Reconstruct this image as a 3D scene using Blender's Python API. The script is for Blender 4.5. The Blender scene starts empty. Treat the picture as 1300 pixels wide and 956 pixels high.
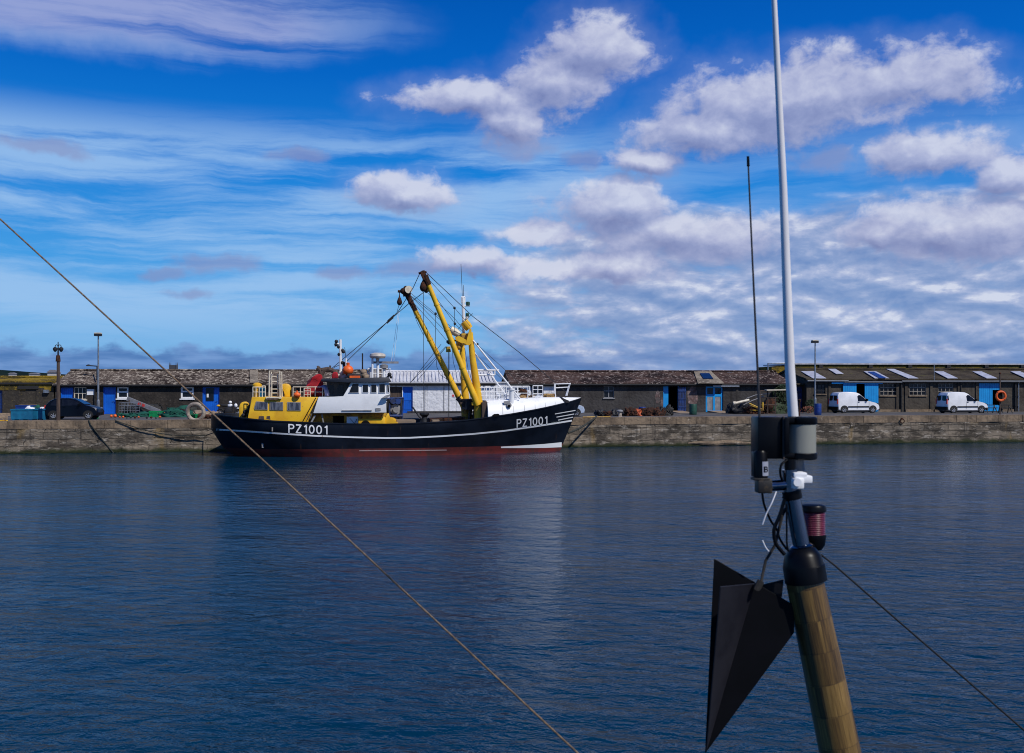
import bpy, bmesh, math, random
from mathutils import Vector, Matrix, noise
random.seed(11)
S = bpy.context.scene
COL = S.collection
R = math.radians
PI = math.pi

# ------------------------------------------------------------------ camera, world, sun
F, CX, HY, CAMZ, QZ = 1264.0, 650.0, 489.0, 4.55, 2.15     # focal length (px), horizon row, eye height, quay height
cam_d = bpy.data.cameras.new('camera')
cam_d.sensor_width = 36.0
cam_d.lens = 36.0 * F / 1300.0
cam_d.shift_y = (HY - 478.0) / 1300.0
cam_d.clip_start = 0.05
cam_d.clip_end = 20000
cam_d.dof.use_dof = True
cam_d.dof.focus_distance = 62.0
cam_d.dof.aperture_fstop = 11.0
cam = bpy.data.objects.new('camera', cam_d)
cam.location = (0, 0, CAMZ)
cam.rotation_euler = (R(90), 0, 0)
COL.objects.link(cam)
S.camera = cam

SUN_AZ, SUN_EL = R(132), R(47)        # azimuth clockwise from +Y: the sun is behind the camera's right shoulder
sd = Vector((math.sin(SUN_AZ) * math.cos(SUN_EL), math.cos(SUN_AZ) * math.cos(SUN_EL), math.sin(SUN_EL)))
sun_d = bpy.data.lights.new('sun', 'SUN')
sun_d.energy = 3.9
sun_d.angle = R(0.53)
sun_d.color = (1.0, 0.955, 0.88)
sun = bpy.data.objects.new('sun', sun_d)
sun.rotation_euler = sd.to_track_quat('Z', 'Y').to_euler()
sun.location = (30, -30, 60)
COL.objects.link(sun)

S.view_settings.view_transform = 'Standard'
S.view_settings.look = 'None'
S.view_settings.gamma = 1
S.view_settings.exposure = 0.0
S.view_settings.use_curve_mapping = False
S.cycles.filter_width = 1.05

class NT:
    """small node-tree helper"""
    def __init__(self, tree):
        self.t = tree
        self.n = tree.nodes
        self.l = tree.links
    def new(self, typ, **kw):
        nd = self.n.new(typ)
        for k, v in kw.items():
            setattr(nd, k, v)
        return nd
    def put(self, sock, v):
        if hasattr(v, 'is_output'):
            self.l.new(v, sock)
        elif v is not None:
            sock.default_value = v
    def math(self, op, a, b=None, c=None, clamp=False):
        nd = self.new('ShaderNodeMath', operation=op, use_clamp=clamp)
        self.put(nd.inputs[0], a); self.put(nd.inputs[1], b)
        if c is not None: self.put(nd.inputs[2], c)
        return nd.outputs[0]
    def vmath(self, op, a, b=None, scale=None):
        nd = self.new('ShaderNodeVectorMath', operation=op)
        self.put(nd.inputs[0], a); self.put(nd.inputs[1], b)
        if scale is not None: self.put(nd.inputs['Scale'], scale)
        return nd.outputs['Value'] if op in ('LENGTH', 'DOT_PRODUCT', 'DISTANCE') else nd.outputs[0]
    def mix(self, fac, a, b, blend='MIX'):
        nd = self.new('ShaderNodeMix', data_type='RGBA', blend_type=blend)
        self.put(nd.inputs['Factor'], fac)
        ins = [i for i in nd.inputs if i.type == 'RGBA']
        self.put(ins[0], a if not isinstance(a, tuple) else (*a[:3], 1))
        self.put(ins[1], b if not isinstance(b, tuple) else (*b[:3], 1))
        return [o for o in nd.outputs if o.type == 'RGBA'][0]
    def ramp(self, fac, stops, interp='LINEAR'):
        nd = self.new('ShaderNodeValToRGB')
        cr = nd.color_ramp
        cr.interpolation = interp
        while len(cr.elements) < len(stops): cr.elements.new(0.5)
        for e, (p, c) in zip(cr.elements, stops):
            e.position = p
            e.color = (c, c, c, 1) if isinstance(c, (int, float)) else (*c[:3], 1)
        self.put(nd.inputs[0], fac)
        return nd.outputs[0]
    def noise(self, vec, scale, detail=4, rough=0.55, dist=0.0, dim='3D'):
        nd = self.new('ShaderNodeTexNoise', noise_dimensions=dim)
        self.put(nd.inputs['Vector'], vec)
        nd.inputs['Scale'].default_value = scale
        nd.inputs['Detail'].default_value = detail
        nd.inputs['Roughness'].default_value = rough
        nd.inputs['Distortion'].default_value = dist
        return nd.outputs['Fac']
    def smooth(self, x, lo, hi):
        nd = self.new('ShaderNodeMapRange', interpolation_type='SMOOTHSTEP')
        self.put(nd.inputs['Value'], x)
        nd.inputs['From Min'].default_value = lo
        nd.inputs['From Max'].default_value = hi
        return nd.outputs[0]
    def xyz(self, x=0.0, y=0.0, z=0.0):
        nd = self.new('ShaderNodeCombineXYZ')
        self.put(nd.inputs[0], x); self.put(nd.inputs[1], y); self.put(nd.inputs[2], z)
        return nd.outputs[0]
    def sep(self, v):
        nd = self.new('ShaderNodeSeparateXYZ')
        self.put(nd.inputs[0], v)
        return nd.outputs

def px_dir(px, py):
    az = math.atan((px - CX) / F)
    return az, math.atan((HY - py) / F * math.cos(az))

W = bpy.data.worlds.new('World')
S.world = W
W.use_nodes = True
W.cycles.sampling_method = 'MANUAL'
W.cycles.sample_map_resolution = 512
w = NT(W.node_tree)
w.n.clear()
sky = w.new('ShaderNodeTexSky', sky_type='NISHITA')
sky.sun_disc = False
sky.sun_elevation = SUN_EL
sky.sun_rotation = SUN_AZ
sky.altitude = 10
sky.air_density = 1.0
sky.dust_density = 0.25
sky.ozone_density = 3.0
tc = w.new('ShaderNodeTexCoord')
dx, dy, dz = w.sep(w.vmath('NORMALIZE', tc.outputs['Generated']))
az = w.math('ARCTAN2', dx, dy)
el = w.math('ARCSINE', dz)
P2 = w.xyz(az, el, 0.0)
hs = w.new('ShaderNodeHueSaturation')
hs.inputs['Hue'].default_value = 0.503
hs.inputs['Saturation'].default_value = 1.45
hs.inputs['Value'].default_value = 1.0
w.put(hs.inputs['Color'], sky.outputs[0])
# a polarised-looking clear sky: deeper overhead
SKYG = w.ramp(w.math('DIVIDE', el, 1.2, clamp=True),
              [(0.0, (.19, .43, .78)), (0.05, (.115, .40, .79)), (0.10, (.045, .32, .77)), (0.17, (.006, .215, .70)), (0.25, (.0, .125, .56)), (0.34, (.0, .075, .41)), (1.0, (.0, .060, .27))])
clear = w.mix(0.93, hs.outputs[0], w.vmath('SCALE', SKYG, scale=10.0))

# cloud fields over azimuth / elevation
warp_n = w.new('ShaderNodeTexNoise', noise_dimensions='3D')
w.put(warp_n.inputs['Vector'], P2)
warp_n.inputs['Scale'].default_value = 9.0
warp_n.inputs['Detail'].default_value = 5.0
warp_n.inputs['Roughness'].default_value = 0.6
warp = w.vmath('MULTIPLY', w.vmath('SUBTRACT', warp_n.outputs['Color'], (0.5, 0.5, 0.5)), (0.085, 0.045, 0.0))
PW = w.vmath('ADD', P2, warp)
BD = [(380, 195, 50, 11), (275, 338, 62, 15), (440, 345, 42, 11), (55, 186, 56, 13), (735, 203, 40, 16), (1045, 206, 44, 18), (205, 345, 28, 9), (235, 368, 36, 8), (655, 185, 60, 22), (830, 205, 60, 20), (520, 345, 60, 14), (1200, 470, 1, 1)]
BL = [(770, 55, 80, 52), (700, 100, 95, 52), (610, 128, 135, 34), (650, 158, 66, 38),
      (1030, 125, 215, 62), (1130, 112, 125, 46), (900, 165, 110, 42), (820, 200, 60, 20),
      (1200, 195, 120, 36), (1292, 215, 60, 36),
      (775, 262, 100, 46), (870, 300, 150, 42), (785, 342, 75, 28), (510, 246, 86, 30),
      (1215, 290, 170, 50), (1120, 300, 90, 28),
      (600, 335, 80, 24), (690, 295, 70, 22), (700, 345, 90, 22)]
def cumulus(P, bl):
    f = None
    for (px, py, rx, ry) in bl:
        a, e = px_dir(px, py)
        v = w.vmath('MULTIPLY', w.vmath('SUBTRACT', P, (a, e, 0)), (F / rx, F / ry, 1.0))
        d = w.math('SUBTRACT', 1.0, w.vmath('LENGTH', v))
        f = d if f is None else w.math('MAXIMUM', f, d)
    return w.math('MAXIMUM', f, -1.0)
PN = w.vmath('MULTIPLY', P2, (1.0, 1.35, 1.0))
nz = w.noise(PN, 13.0, 6, 0.50, 0.15)
nzu = w.noise(w.vmath('ADD', PN, (0.006, 0.016, 0.0)), 13.0, 4, 0.48, 0.15)
f0 = cumulus(PW, BL)
fu = cumulus(w.vmath('ADD', PW, (0.008, 0.013, 0.0)), BL[:17])
cu = w.math('ADD', f0, w.math('MULTIPLY', w.math('SUBTRACT', nz, 0.5), 1.35))
cuu = w.math('ADD', fu, w.math('MULTIPLY', w.math('SUBTRACT', nzu, 0.5), 1.35))
fine = w.noise(PN, 46.0, 5, 0.62, 0.25)
cu = w.math('ADD', cu, w.math('MULTIPLY', w.math('SUBTRACT', fine, 0.5), 0.85))
a_cu = w.math('MAXIMUM', w.smooth(cu, -0.05, 0.50), w.math('MULTIPLY', w.smooth(w.math('ADD', f0, w.math('MULTIPLY', w.math('SUBTRACT', nz, 0.5), 1.0)), -0.42, 0.25), 0.17))
fd = w.math('ADD', cumulus(PW, BD), w.math('MULTIPLY', w.math('SUBTRACT', nz, 0.5), 1.2))
fd = w.math('ADD', fd, w.math('MULTIPLY', w.math('SUBTRACT', fine, 0.5), 0.9))
a_dim = w.math('MULTIPLY', w.smooth(fd, -0.05, 0.65), 0.62)
lit = w.math('ADD', 0.52, w.math('MULTIPLY', w.math('SUBTRACT', cu, cuu), 0.95), clamp=True)
c_cu = w.ramp(lit, [(0.0, (0.19, 0.23, 0.45)), (0.38, (0.30, 0.345, 0.57)), (0.66, (0.44, 0.475, 0.68)), (1.0, (0.64, 0.67, 0.81))])

# broken banks low on the right and a blue-grey bank along the horizon
nb = w.noise(w.vmath('MULTIPLY', P2, (1.0, 2.6, 1.0)), 12.0, 6, 0.54, 0.2)
nb2 = w.noise(w.vmath('MULTIPLY', w.vmath('ADD', P2, (0.003, 0.007, 0.0)), (1.0, 2.6, 1.0)), 12.0, 5, 0.52, 0.2)
band_r = w.math('MULTIPLY', w.smooth(el, -0.02, 0.03), w.math('SUBTRACT', 1.0, w.smooth(el, 0.13, 0.20)))
band_r = w.math('MULTIPLY', band_r, w.smooth(az, -0.16, 0.16))
bank = w.math('ADD', w.math('MULTIPLY', band_r, 0.80), w.math('MULTIPLY', w.math('SUBTRACT', nb, 0.5), 1.7))
a_bk = w.math('MULTIPLY', w.smooth(bank, 0.12, 0.62), w.smooth(band_r, 0.02, 0.35))
litb = w.math('ADD', 0.52, w.math('ADD', w.math('MULTIPLY', w.math('SUBTRACT', nb, nb2), 3.6), w.math('MULTIPLY', w.math('SUBTRACT', fine, 0.5), 0.7)), clamp=True)
c_bk = w.ramp(litb, [(0.0, (0.17, 0.27, 0.53)), (0.45, (0.27, 0.36, 0.60)), (0.75, (0.42, 0.48, 0.69)), (1.0, (0.68, 0.71, 0.83))])

nh = w.noise(w.vmath('MULTIPLY', P2, (1.0, 1.6, 1.0)), 22.0, 6, 0.55)
top_h = w.math('ADD', 0.036, w.math('MULTIPLY', w.math('SUBTRACT', nh, 0.5), 0.048))
a_hz = w.smooth(w.math('SUBTRACT', top_h, el), -0.002, 0.008)
a_hz = w.math('MULTIPLY', a_hz, w.math('SUBTRACT', 0.85, w.math('MULTIPLY', w.smooth(az, -0.05, 0.25), 0.45)))
c_hz = w.mix(w.smooth(w.noise(w.vmath('MULTIPLY', P2, (1.0, 6.0, 1.0)), 14.0, 4), .35, .65), (0.065, 0.165, 0.43), (0.17, 0.30, 0.60))

# high streaks
st = w.vmath('MULTIPLY', w.vmath('ADD', P2, w.vmath('MULTIPLY', warp, (0.3, 0.5, 0.0))), (1.0, 11.0, 1.0))
ns = w.noise(st, 3.6, 8, 0.62, 0.35)
ns2 = w.noise(w.vmath('MULTIPLY', P2, (1.0, 4.0, 1.0)), 2.6, 3, 0.5)
env = w.math('MULTIPLY', w.smooth(el, 0.02, 0.08), w.math('SUBTRACT', 1.0, w.smooth(el, 0.215, 0.27)))
env = w.math('MULTIPLY', env, w.math('SUBTRACT', 1.0, w.math('MULTIPLY', w.smooth(az, 0.0, 0.22), 0.65)))
aT, eT = px_dir(120, -8)
vT = w.vmath('MULTIPLY', w.vmath('SUBTRACT', PW, (aT, eT, 0)), (F / 430.0, F / 74.0, 1.0))
envT = w.smooth(w.math('SUBTRACT', 1.0, w.vmath('LENGTH', vT)), 0.0, 0.55)
env2 = w.math('MAXIMUM', env, w.math('MULTIPLY', envT, 1.0))
overhead = w.smooth(el, 0.42, 0.6)
env3 = w.math('MAXIMUM', env2, w.math('MULTIPLY', overhead, 0.05))
a_ci = w.math('MULTIPLY', w.smooth(w.math('ADD', w.math('MULTIPLY', ns, 0.75), w.math('MULTIPLY', ns2, 0.45)), 0.46, 0.70), env3)
a_ci = w.math('MULTIPLY', w.math('ADD', a_ci, w.math('MULTIPLY', envT, 0.05)), 0.74, clamp=True)
c_ci = w.mix(envT, (0.36, 0.57, 0.86), (0.36, 0.42, 0.70))

def up(c):
    return tuple(x * 10.0 for x in c) if isinstance(c, tuple) else w.vmath('SCALE', c, scale=10.0)
col = w.mix(a_ci, clear, up(c_ci))
col = w.mix(w.math('MULTIPLY', a_bk, 0.9), col, up(c_bk))
col = w.mix(a_hz, col, up(c_hz))
col = w.mix(a_dim, col, up((0.24, 0.29, 0.53)))
col = w.mix(w.math('MULTIPLY', a_cu, 0.90), col, up(c_cu))
bg = w.new('ShaderNodeBackground')
bg.inputs['Strength'].default_value = 0.10
w.put(bg.inputs['Color'], col)
wo = w.new('ShaderNodeOutputWorld')
w.l.new(bg.outputs[0], wo.inputs[0])

# ------------------------------------------------------------------ materials
MATS = {}
def mat(name, base, rough=0.6, metal=0.0, alt=None, scale=3.0, stretch=(1, 1, 1), lo=0.4, hi=0.6, detail=6,
        alt2=None, scale2=12.0, lo2=0.55, hi2=0.62, stretch2=(1, 1, 1), bump=0.0, bscale=20.0, spec=0.5, coat=0.0, trans=0.0, world=False):
    if name in MATS: return MATS[name]
    m = bpy.data.materials.new(name)
    m.use_nodes = True
    t = NT(m.node_tree)
    b = t.n['Principled BSDF']
    b.inputs['Roughness'].default_value = rough
    b.inputs['Metallic'].default_value = metal
    b.inputs['Specular IOR Level'].default_value = spec
    b.inputs['Coat Weight'].default_value = coat
    if trans: b.inputs['Transmission Weight'].default_value = trans
    tcn = t.new('ShaderNodeTexCoord')
    vec = tcn.outputs['Object']
    c = (*base, 1)
    if alt is None:
        alt = tuple(x * 0.82 for x in base)
    n1 = t.noise(t.vmath('MULTIPLY', vec, stretch), scale, detail, 0.6)
    c = t.mix(t.smooth(n1, lo, hi), tuple(base), tuple(alt))
    if alt2 is not None:
        n2 = t.noise(t.vmath('MULTIPLY', t.vmath('ADD', vec, (7.3, 1.1, 3.7)), stretch2), scale2, 5, 0.65)
        c = t.mix(t.smooth(n2, lo2, hi2), c, tuple(alt2))
    t.put(b.inputs['Base Color'], c)
    if bump:
        bn = t.new('ShaderNodeBump')
        bn.inputs['Strength'].default_value = bump
        bn.inputs['Distance'].default_value = 0.03
        t.put(bn.inputs['Height'], t.noise(vec, bscale, 5, 0.6))
        t.put(b.inputs['Normal'], bn.outputs[0])
    MATS[name] = m
    return m

def wall_mat(name, base, alt, pale, ps=0.62, mscale=0.9, stone=True, dark=(0.02, 0.018, 0.016)):
    """old rendered / rubble harbour wall: stones, patches, runs"""
    m = bpy.data.materials.new(name); m.use_nodes = True
    t = NT(m.node_tree); b = t.n['Principled BSDF']
    b.inputs['Roughness'].default_value = 0.9
    b.inputs['Specular IOR Level'].default_value = 0.2
    vec = t.new('ShaderNodeTexCoord').outputs['Object']
    c = t.mix(t.smooth(t.noise(vec, mscale, 6, 0.65), 0.38, 0.62), base, alt)
    v = t.new('ShaderNodeTexVoronoi'); v.feature = 'F1'
    t.put(v.inputs['Vector'], t.vmath('ADD', vec, t.vmath('SCALE', t.noise(vec, 3, 3), scale=0.3)))
    v.inputs['Scale'].default_value = 3.6
    if stone:
        c = t.mix(t.math('MULTIPLY', t.smooth(v.outputs['Distance'], 0.05, 0.45), 0.55), c, dark)
    runs = t.noise(t.vmath('MULTIPLY', vec, (2.2, 2.2, 0.16)), 1.7, 5, 0.6)
    c = t.mix(t.math('MULTIPLY', t.smooth(runs, 0.52, 0.72), 0.6), c, dark)
    c = t.mix(t.math('MULTIPLY', t.smooth(t.noise(t.vmath('ADD', vec, (31, 0, 9)), 1.4, 7, 0.72), ps, ps + 0.1), 0.8), c, pale)
    t.put(b.inputs['Base Color'], c)
    bn = t.new('ShaderNodeBump'); bn.inputs['Strength'].default_value = 0.6; bn.inputs['Distance'].default_value = 0.05
    t.put(bn.inputs['Height'], t.math('ADD', t.noise(vec, 7, 6, 0.7), t.math('MULTIPLY', v.outputs['Distance'], -1.0)))
    t.put(b.inputs['Normal'], bn.outputs[0])
    return m

def roof_mat(name, base, dark, pale, moss, mo=0.7, corr=0.0, pl=0.52):
    m = bpy.data.materials.new(name); m.use_nodes = True
    t = NT(m.node_tree); b = t.n['Principled BSDF']
    b.inputs['Roughness'].default_value = 0.95
    b.inputs['Specular IOR Level'].default_value = 0.1
    vec = t.new('ShaderNodeTexCoord').outputs['Object']
    c = t.mix(t.smooth(t.noise(vec, 0.5, 4, 0.6), 0.4, 0.62), base, dark)
    c = t.mix(t.smooth(t.noise(t.vmath('ADD', vec, (3, 5, 8)), 3.0, 6, 0.78), pl, pl + 0.07), c, pale)
    c = t.mix(t.math('MULTIPLY', t.smooth(t.noise(t.vmath('ADD', vec, (13, 5, 8)), 5.5, 5, 0.75), 0.53, 0.6), 0.85), c, dark)
    c = t.mix(t.math('MULTIPLY', t.smooth(t.noise(t.vmath('ADD', vec, (1, 25, 8)), 0.9, 6, 0.7), mo, mo + 0.1), 0.8), c, moss)
    t.put(b.inputs['Base Color'], c)
    bn = t.new('ShaderNodeBump'); bn.inputs['Strength'].default_value = 0.8; bn.inputs['Distance'].default_value = 0.05
    h = t.noise(vec, 6, 6, 0.7)
    t.put(bn.inputs['Height'], h)
    t.put(b.inputs['Normal'], bn.outputs[0])
    return m

def emis_none(): pass

M = {}
M['black'] = mat('black_paint', (0.008, 0.010, 0.014), 0.45, alt=(0.014, 0.017, 0.024), scale=1.5)
M['white'] = mat('white_paint', (0.78, 0.79, 0.80), 0.45, alt=(0.66, 0.67, 0.68), scale=1.2, lo=.5, hi=.8, alt2=(0.40, 0.28, 0.18), scale2=2.2, lo2=0.645, hi2=0.75, stretch2=(1.6, 1, .35))
M['yellow'] = mat('yellow_paint', (0.78, 0.46, 0.012), 0.5, alt=(0.66, 0.36, 0.01), scale=1.2, alt2=(0.22, 0.10, 0.03), scale2=3.5, lo2=0.62, hi2=0.74, stretch2=(1.6, 1, .5))
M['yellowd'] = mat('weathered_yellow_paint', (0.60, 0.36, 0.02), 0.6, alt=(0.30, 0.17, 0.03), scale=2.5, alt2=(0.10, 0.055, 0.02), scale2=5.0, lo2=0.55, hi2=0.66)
M['blue'] = mat('blue_door_paint', (0.0, 0.12, 0.62), 0.5, alt=(0.0, 0.095, 0.5), scale=1.0, alt2=(0.02, 0.05, 0.15), scale2=5, lo2=.68, hi2=.74)
M['cyan'] = mat('bright_blue_door_paint', (0.0, 0.28, 0.68), 0.5, alt=(0.0, 0.24, 0.6), scale=1.2, alt2=(0.05, 0.10, 0.16), scale2=3, lo2=.72, hi2=.78)
M['dkblue'] = mat('dark_blue_paint', (0.005, 0.035, 0.17), 0.6, alt=(0.01, 0.02, 0.07), scale=3)
M['glass'] = mat('dark_window_glass', (0.006, 0.007, 0.010), 0.08, alt=(0.010, 0.012, 0.016), spec=0.35)
M['dark'] = mat('dark_interior', (0.006, 0.006, 0.007), 0.9, spec=0.1)
M['rubber'] = mat('black_rubber', (0.012, 0.012, 0.013), 0.75)
M['plast'] = mat('black_plastic', (0.002, 0.0022, 0.0032), 0.36, alt=(0.003, 0.0035, 0.005), scale=20, spec=.15)
M['steel'] = mat('galvanised_steel', (0.34, 0.36, 0.38), 0.45, 0.7, alt=(0.24, 0.25, 0.27), scale=6)
M['chrome'] = mat('polished_steel', (0.22, 0.23, 0.26), 0.14, 1.0, alt=(0.16, 0.17, 0.20), scale=8, stretch=(1, 1, .2))
M['rust'] = mat('rusty_iron', (0.085, 0.030, 0.016), 0.9, alt=(0.035, 0.018, 0.013), scale=4, alt2=(0.02, 0.016, 0.014), scale2=9, lo2=.5, hi2=.6, bump=.5, spec=.2)
M['wood'] = mat('weathered_timber', (0.30, 0.22, 0.15), 0.85, alt=(0.19, 0.14, 0.10), scale=3, stretch=(.3, 3, 3), bump=.3)
M['dkwood'] = mat('dark_timber', (0.09, 0.06, 0.045), 0.9, alt=(0.05, 0.035, 0.03), scale=3, stretch=(4, 4, .4), bump=.4)
M['wire'] = mat('steel_wire_rope', (0.05, 0.055, 0.06), 0.6, 0.3, alt=(0.03, 0.03, 0.035), scale=8)
M['cream'] = mat('cream_painted_rail', (0.72, 0.66, 0.52), 0.5, alt=(0.60, 0.52, 0.40), scale=4)
M['greenn'] = mat('green_netting', (0.0, 0.085, 0.055), 0.9, alt=(0.005, 0.06, 0.045), scale=5, bump=.8, bscale=40)
M['green'] = mat('green_plastic', (0.0, 0.26, 0.07), 0.5, alt=(0.0, 0.20, 0.06), scale=3)
M['dkgreen'] = mat('dark_green_plastic', (0.012, 0.07, 0.045), 0.55, alt=(0.01, 0.05, 0.035), scale=3)
M['teal'] = mat('teal_plastic', (0.006, 0.14, 0.26), 0.5, alt=(0.004, 0.10, 0.20), scale=2)
M['navy'] = mat('navy_plastic', (0.004, 0.035, 0.22), 0.5, alt=(0.004, 0.03, 0.15), scale=2)
M['orange'] = mat('orange_buoy_plastic', (0.80, 0.13, 0.01), 0.5, alt=(0.62, 0.09, 0.01), scale=3)
M['dkorange'] = mat('faded_orange_float', (0.55, 0.11, 0.03), 0.6, alt=(0.34, 0.06, 0.02), scale=6)
M['red'] = mat('red_netting', (0.42, 0.005, 0.012), 0.85, alt=(0.25, 0.003, 0.01), scale=3, bump=.6, bscale=15)
M['redsign'] = mat('red_sign_paint', (0.62, 0.05, 0.04), 0.5)
M['lav'] = mat('pale_lavender_cloth', (0.30, 0.30, 0.46), 0.9, alt=(0.20, 0.20, 0.34), scale=5)
M['grey'] = mat('grey_paint', (0.25, 0.25, 0.26), 0.6, alt=(0.18, 0.18, 0.19), scale=3)
M['dkgrey'] = mat('dark_grey_metal', (0.025, 0.026, 0.030), 0.6, alt=(0.012, 0.012, 0.015), scale=3, spec=.3)
M['tan'] = mat('tan_window_frame', (0.30, 0.27, 0.24), 0.6)
M['carpaint'] = mat('dark_navy_car_paint', (0.0015, 0.002, 0.006), 0.28, alt=(0.0015, 0.002, 0.006), spec=.2)
M['silver'] = mat('silver_blue_car_paint', (0.42, 0.50, 0.62), 0.3, .2, coat=.5)
M['vanwhite'] = mat('white_van_paint', (0.70, 0.71, 0.74), 0.3, alt=(0.64, 0.65, 0.68), scale=1.5, coat=.3)
M['rim'] = mat('silver_wheel_rim', (0.5, 0.5, 0.52), 0.4, .6)
M['rope'] = mat('tan_fibre_rope', (0.22, 0.145, 0.085), 0.9, alt=(0.12, 0.08, 0.05), scale=60, bump=.5, bscale=200)
M['cordb'] = mat('dark_cord', (0.006, 0.006, 0.006), 0.9, alt=(0.018, 0.015, 0.013), scale=80)
M['moor'] = mat('dark_mooring_rope', (0.018, 0.020, 0.018), 0.9, alt=(0.035, 0.038, 0.03), scale=6)
M['ring'] = mat('off_white_rubber', (0.36, 0.31, 0.25), 0.8, alt=(0.22, 0.18, 0.15), scale=4)
M['whiteantenna'] = mat('white_fibreglass', (0.72, 0.71, 0.72), 0.4, alt=(0.66, 0.65, 0.66), scale=3)
M['whip'] = mat('dark_whip', (0.03, 0.028, 0.03), 0.5)
M['stucco'] = wall_mat('white_washed_wall', (0.76, 0.77, 0.80), (0.66, 0.67, 0.70), (0.33, 0.33, 0.34), 0.60, 0.8, False, (0.26, 0.27, 0.28))
M['rubble'] = wall_mat('dark_rubble_wall', (0.068, 0.057, 0.049), (0.038, 0.032, 0.029), (0.17, 0.15, 0.13), 0.60)
M['render'] = wall_mat('grey_rendered_wall', (0.060, 0.056, 0.055), (0.040, 0.036, 0.035), (0.14, 0.13, 0.12), 0.66, 0.6, False)
M['renderb'] = wall_mat('brown_grey_rendered_wall', (0.076, 0.066, 0.054), (0.052, 0.043, 0.035), (0.18, 0.16, 0.14), 0.66, 0.5, False)
M['peel'] = wall_mat('peeling_pink_plaster', (0.36, 0.27, 0.26), (0.22, 0.13, 0.12), (0.09, 0.08, 0.08), 0.50, 2.0, True)
M['lichwall'] = wall_mat('lichened_wall', (0.095, 0.080, 0.058), (0.060, 0.052, 0.045), (0.20, 0.15, 0.04), 0.58, 0.8)
M['mustard'] = roof_mat('mustard_lichen_roof', (0.23, 0.155, 0.018), (0.055, 0.045, 0.02), (0.30, 0.20, 0.03), (0.12, 0.10, 0.03), 0.6)
M['roofa'] = roof_mat('lichened_slate_roof', (0.105, 0.080, 0.064), (0.026, 0.017, 0.013), (0.42, 0.36, 0.29), (0.13, 0.10, 0.035), 0.66, pl=.51)
M['roofb'] = roof_mat('dark_red_brown_roof', (0.075, 0.046, 0.038), (0.018, 0.011, 0.010), (0.34, 0.28, 0.25), (0.07, 0.065, 0.025), 0.68, pl=.54)
M['roofc'] = roof_mat('mossy_brown_roof', (0.072, 0.058, 0.040), (0.032, 0.025, 0.019), (0.15, 0.125, 0.09), (0.075, 0.068, 0.025), 0.56, pl=.62)
M['roofpatch'] = roof_mat('pale_roof_patch', (0.26, 0.22, 0.17), (0.12, 0.10, 0.08), (0.33, 0.28, 0.22), (0.15, 0.13, 0.07), 0.7)
M['tin'] = mat('white_corrugated_sheet', (0.62, 0.62, 0.64), 0.5, alt=(0.50, 0.50, 0.52), scale=1.0, alt2=(0.30, 0.29, 0.28), scale2=4, lo2=.62, hi2=.75, stretch2=(3, 1, 1))
M['fascia'] = mat('blackened_fascia', (0.018, 0.018, 0.02), 0.8)
M['skylight'] = mat('pale_skylight_sheet', (0.50, 0.50, 0.54), 0.4, alt=(0.36, 0.36, 0.40), scale=2)
M['asphalt'] = mat('quay_asphalt', (0.085, 0.080, 0.078), 0.9, alt=(0.060, 0.056, 0.055), scale=0.7, alt2=(0.14, 0.125, 0.11), scale2=0.5, lo2=.56, hi2=.66, bump=.3, bscale=30)
M['hill'] = mat('far_woodland', (0.008, 0.015, 0.018), 1.0, alt=(0.012, 0.022, 0.022), scale=0.02, alt2=(0.008, 0.02, 0.018), scale2=.08, spec=0)
M['farwall'] = mat('far_house_wall', (0.5, 0.47, 0.44), 0.9)
M['farroof'] = mat('far_house_roof', (0.20, 0.20, 0.23), 0.9)
M['church'] = mat('church_stone', (0.055, 0.06, 0.075), 0.95)
M['ivy'] = mat('ivy_leaves', (0.020, 0.042, 0.012), 0.8, alt=(0.010, 0.022, 0.008), scale=6)
M['redplant'] = mat('dry_red_stems', (0.22, 0.06, 0.04), 0.9, alt=(0.12, 0.06, 0.03), scale=9)
M['skin'] = mat('skin', (0.50, 0.28, 0.20), 0.6)
M['hair'] = mat('brown_hair', (0.05, 0.03, 0.02), 0.8)

# ------------------------------------------------------------------ object helpers
def tag(o, label=None, cat=None, group=None, kind=None):
    if label: o['label'] = label
    if cat: o['category'] = cat
    if group: o['group'] = group
    if kind: o['kind'] = kind
    return o
def thing(name, label, cat, loc=(0, 0, 0), rotz=0.0, group=None):
    o = bpy.data.objects.new(name, None)
    o.empty_display_size = 0.3
    COL.objects.link(o)
    o.location = loc
    o.rotation_euler = (0, 0, rotz)
    return tag(o, label, cat, group)
def root_matrix(p):
    while p.parent: p = p.parent
    return p.matrix_basis.copy()

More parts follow.
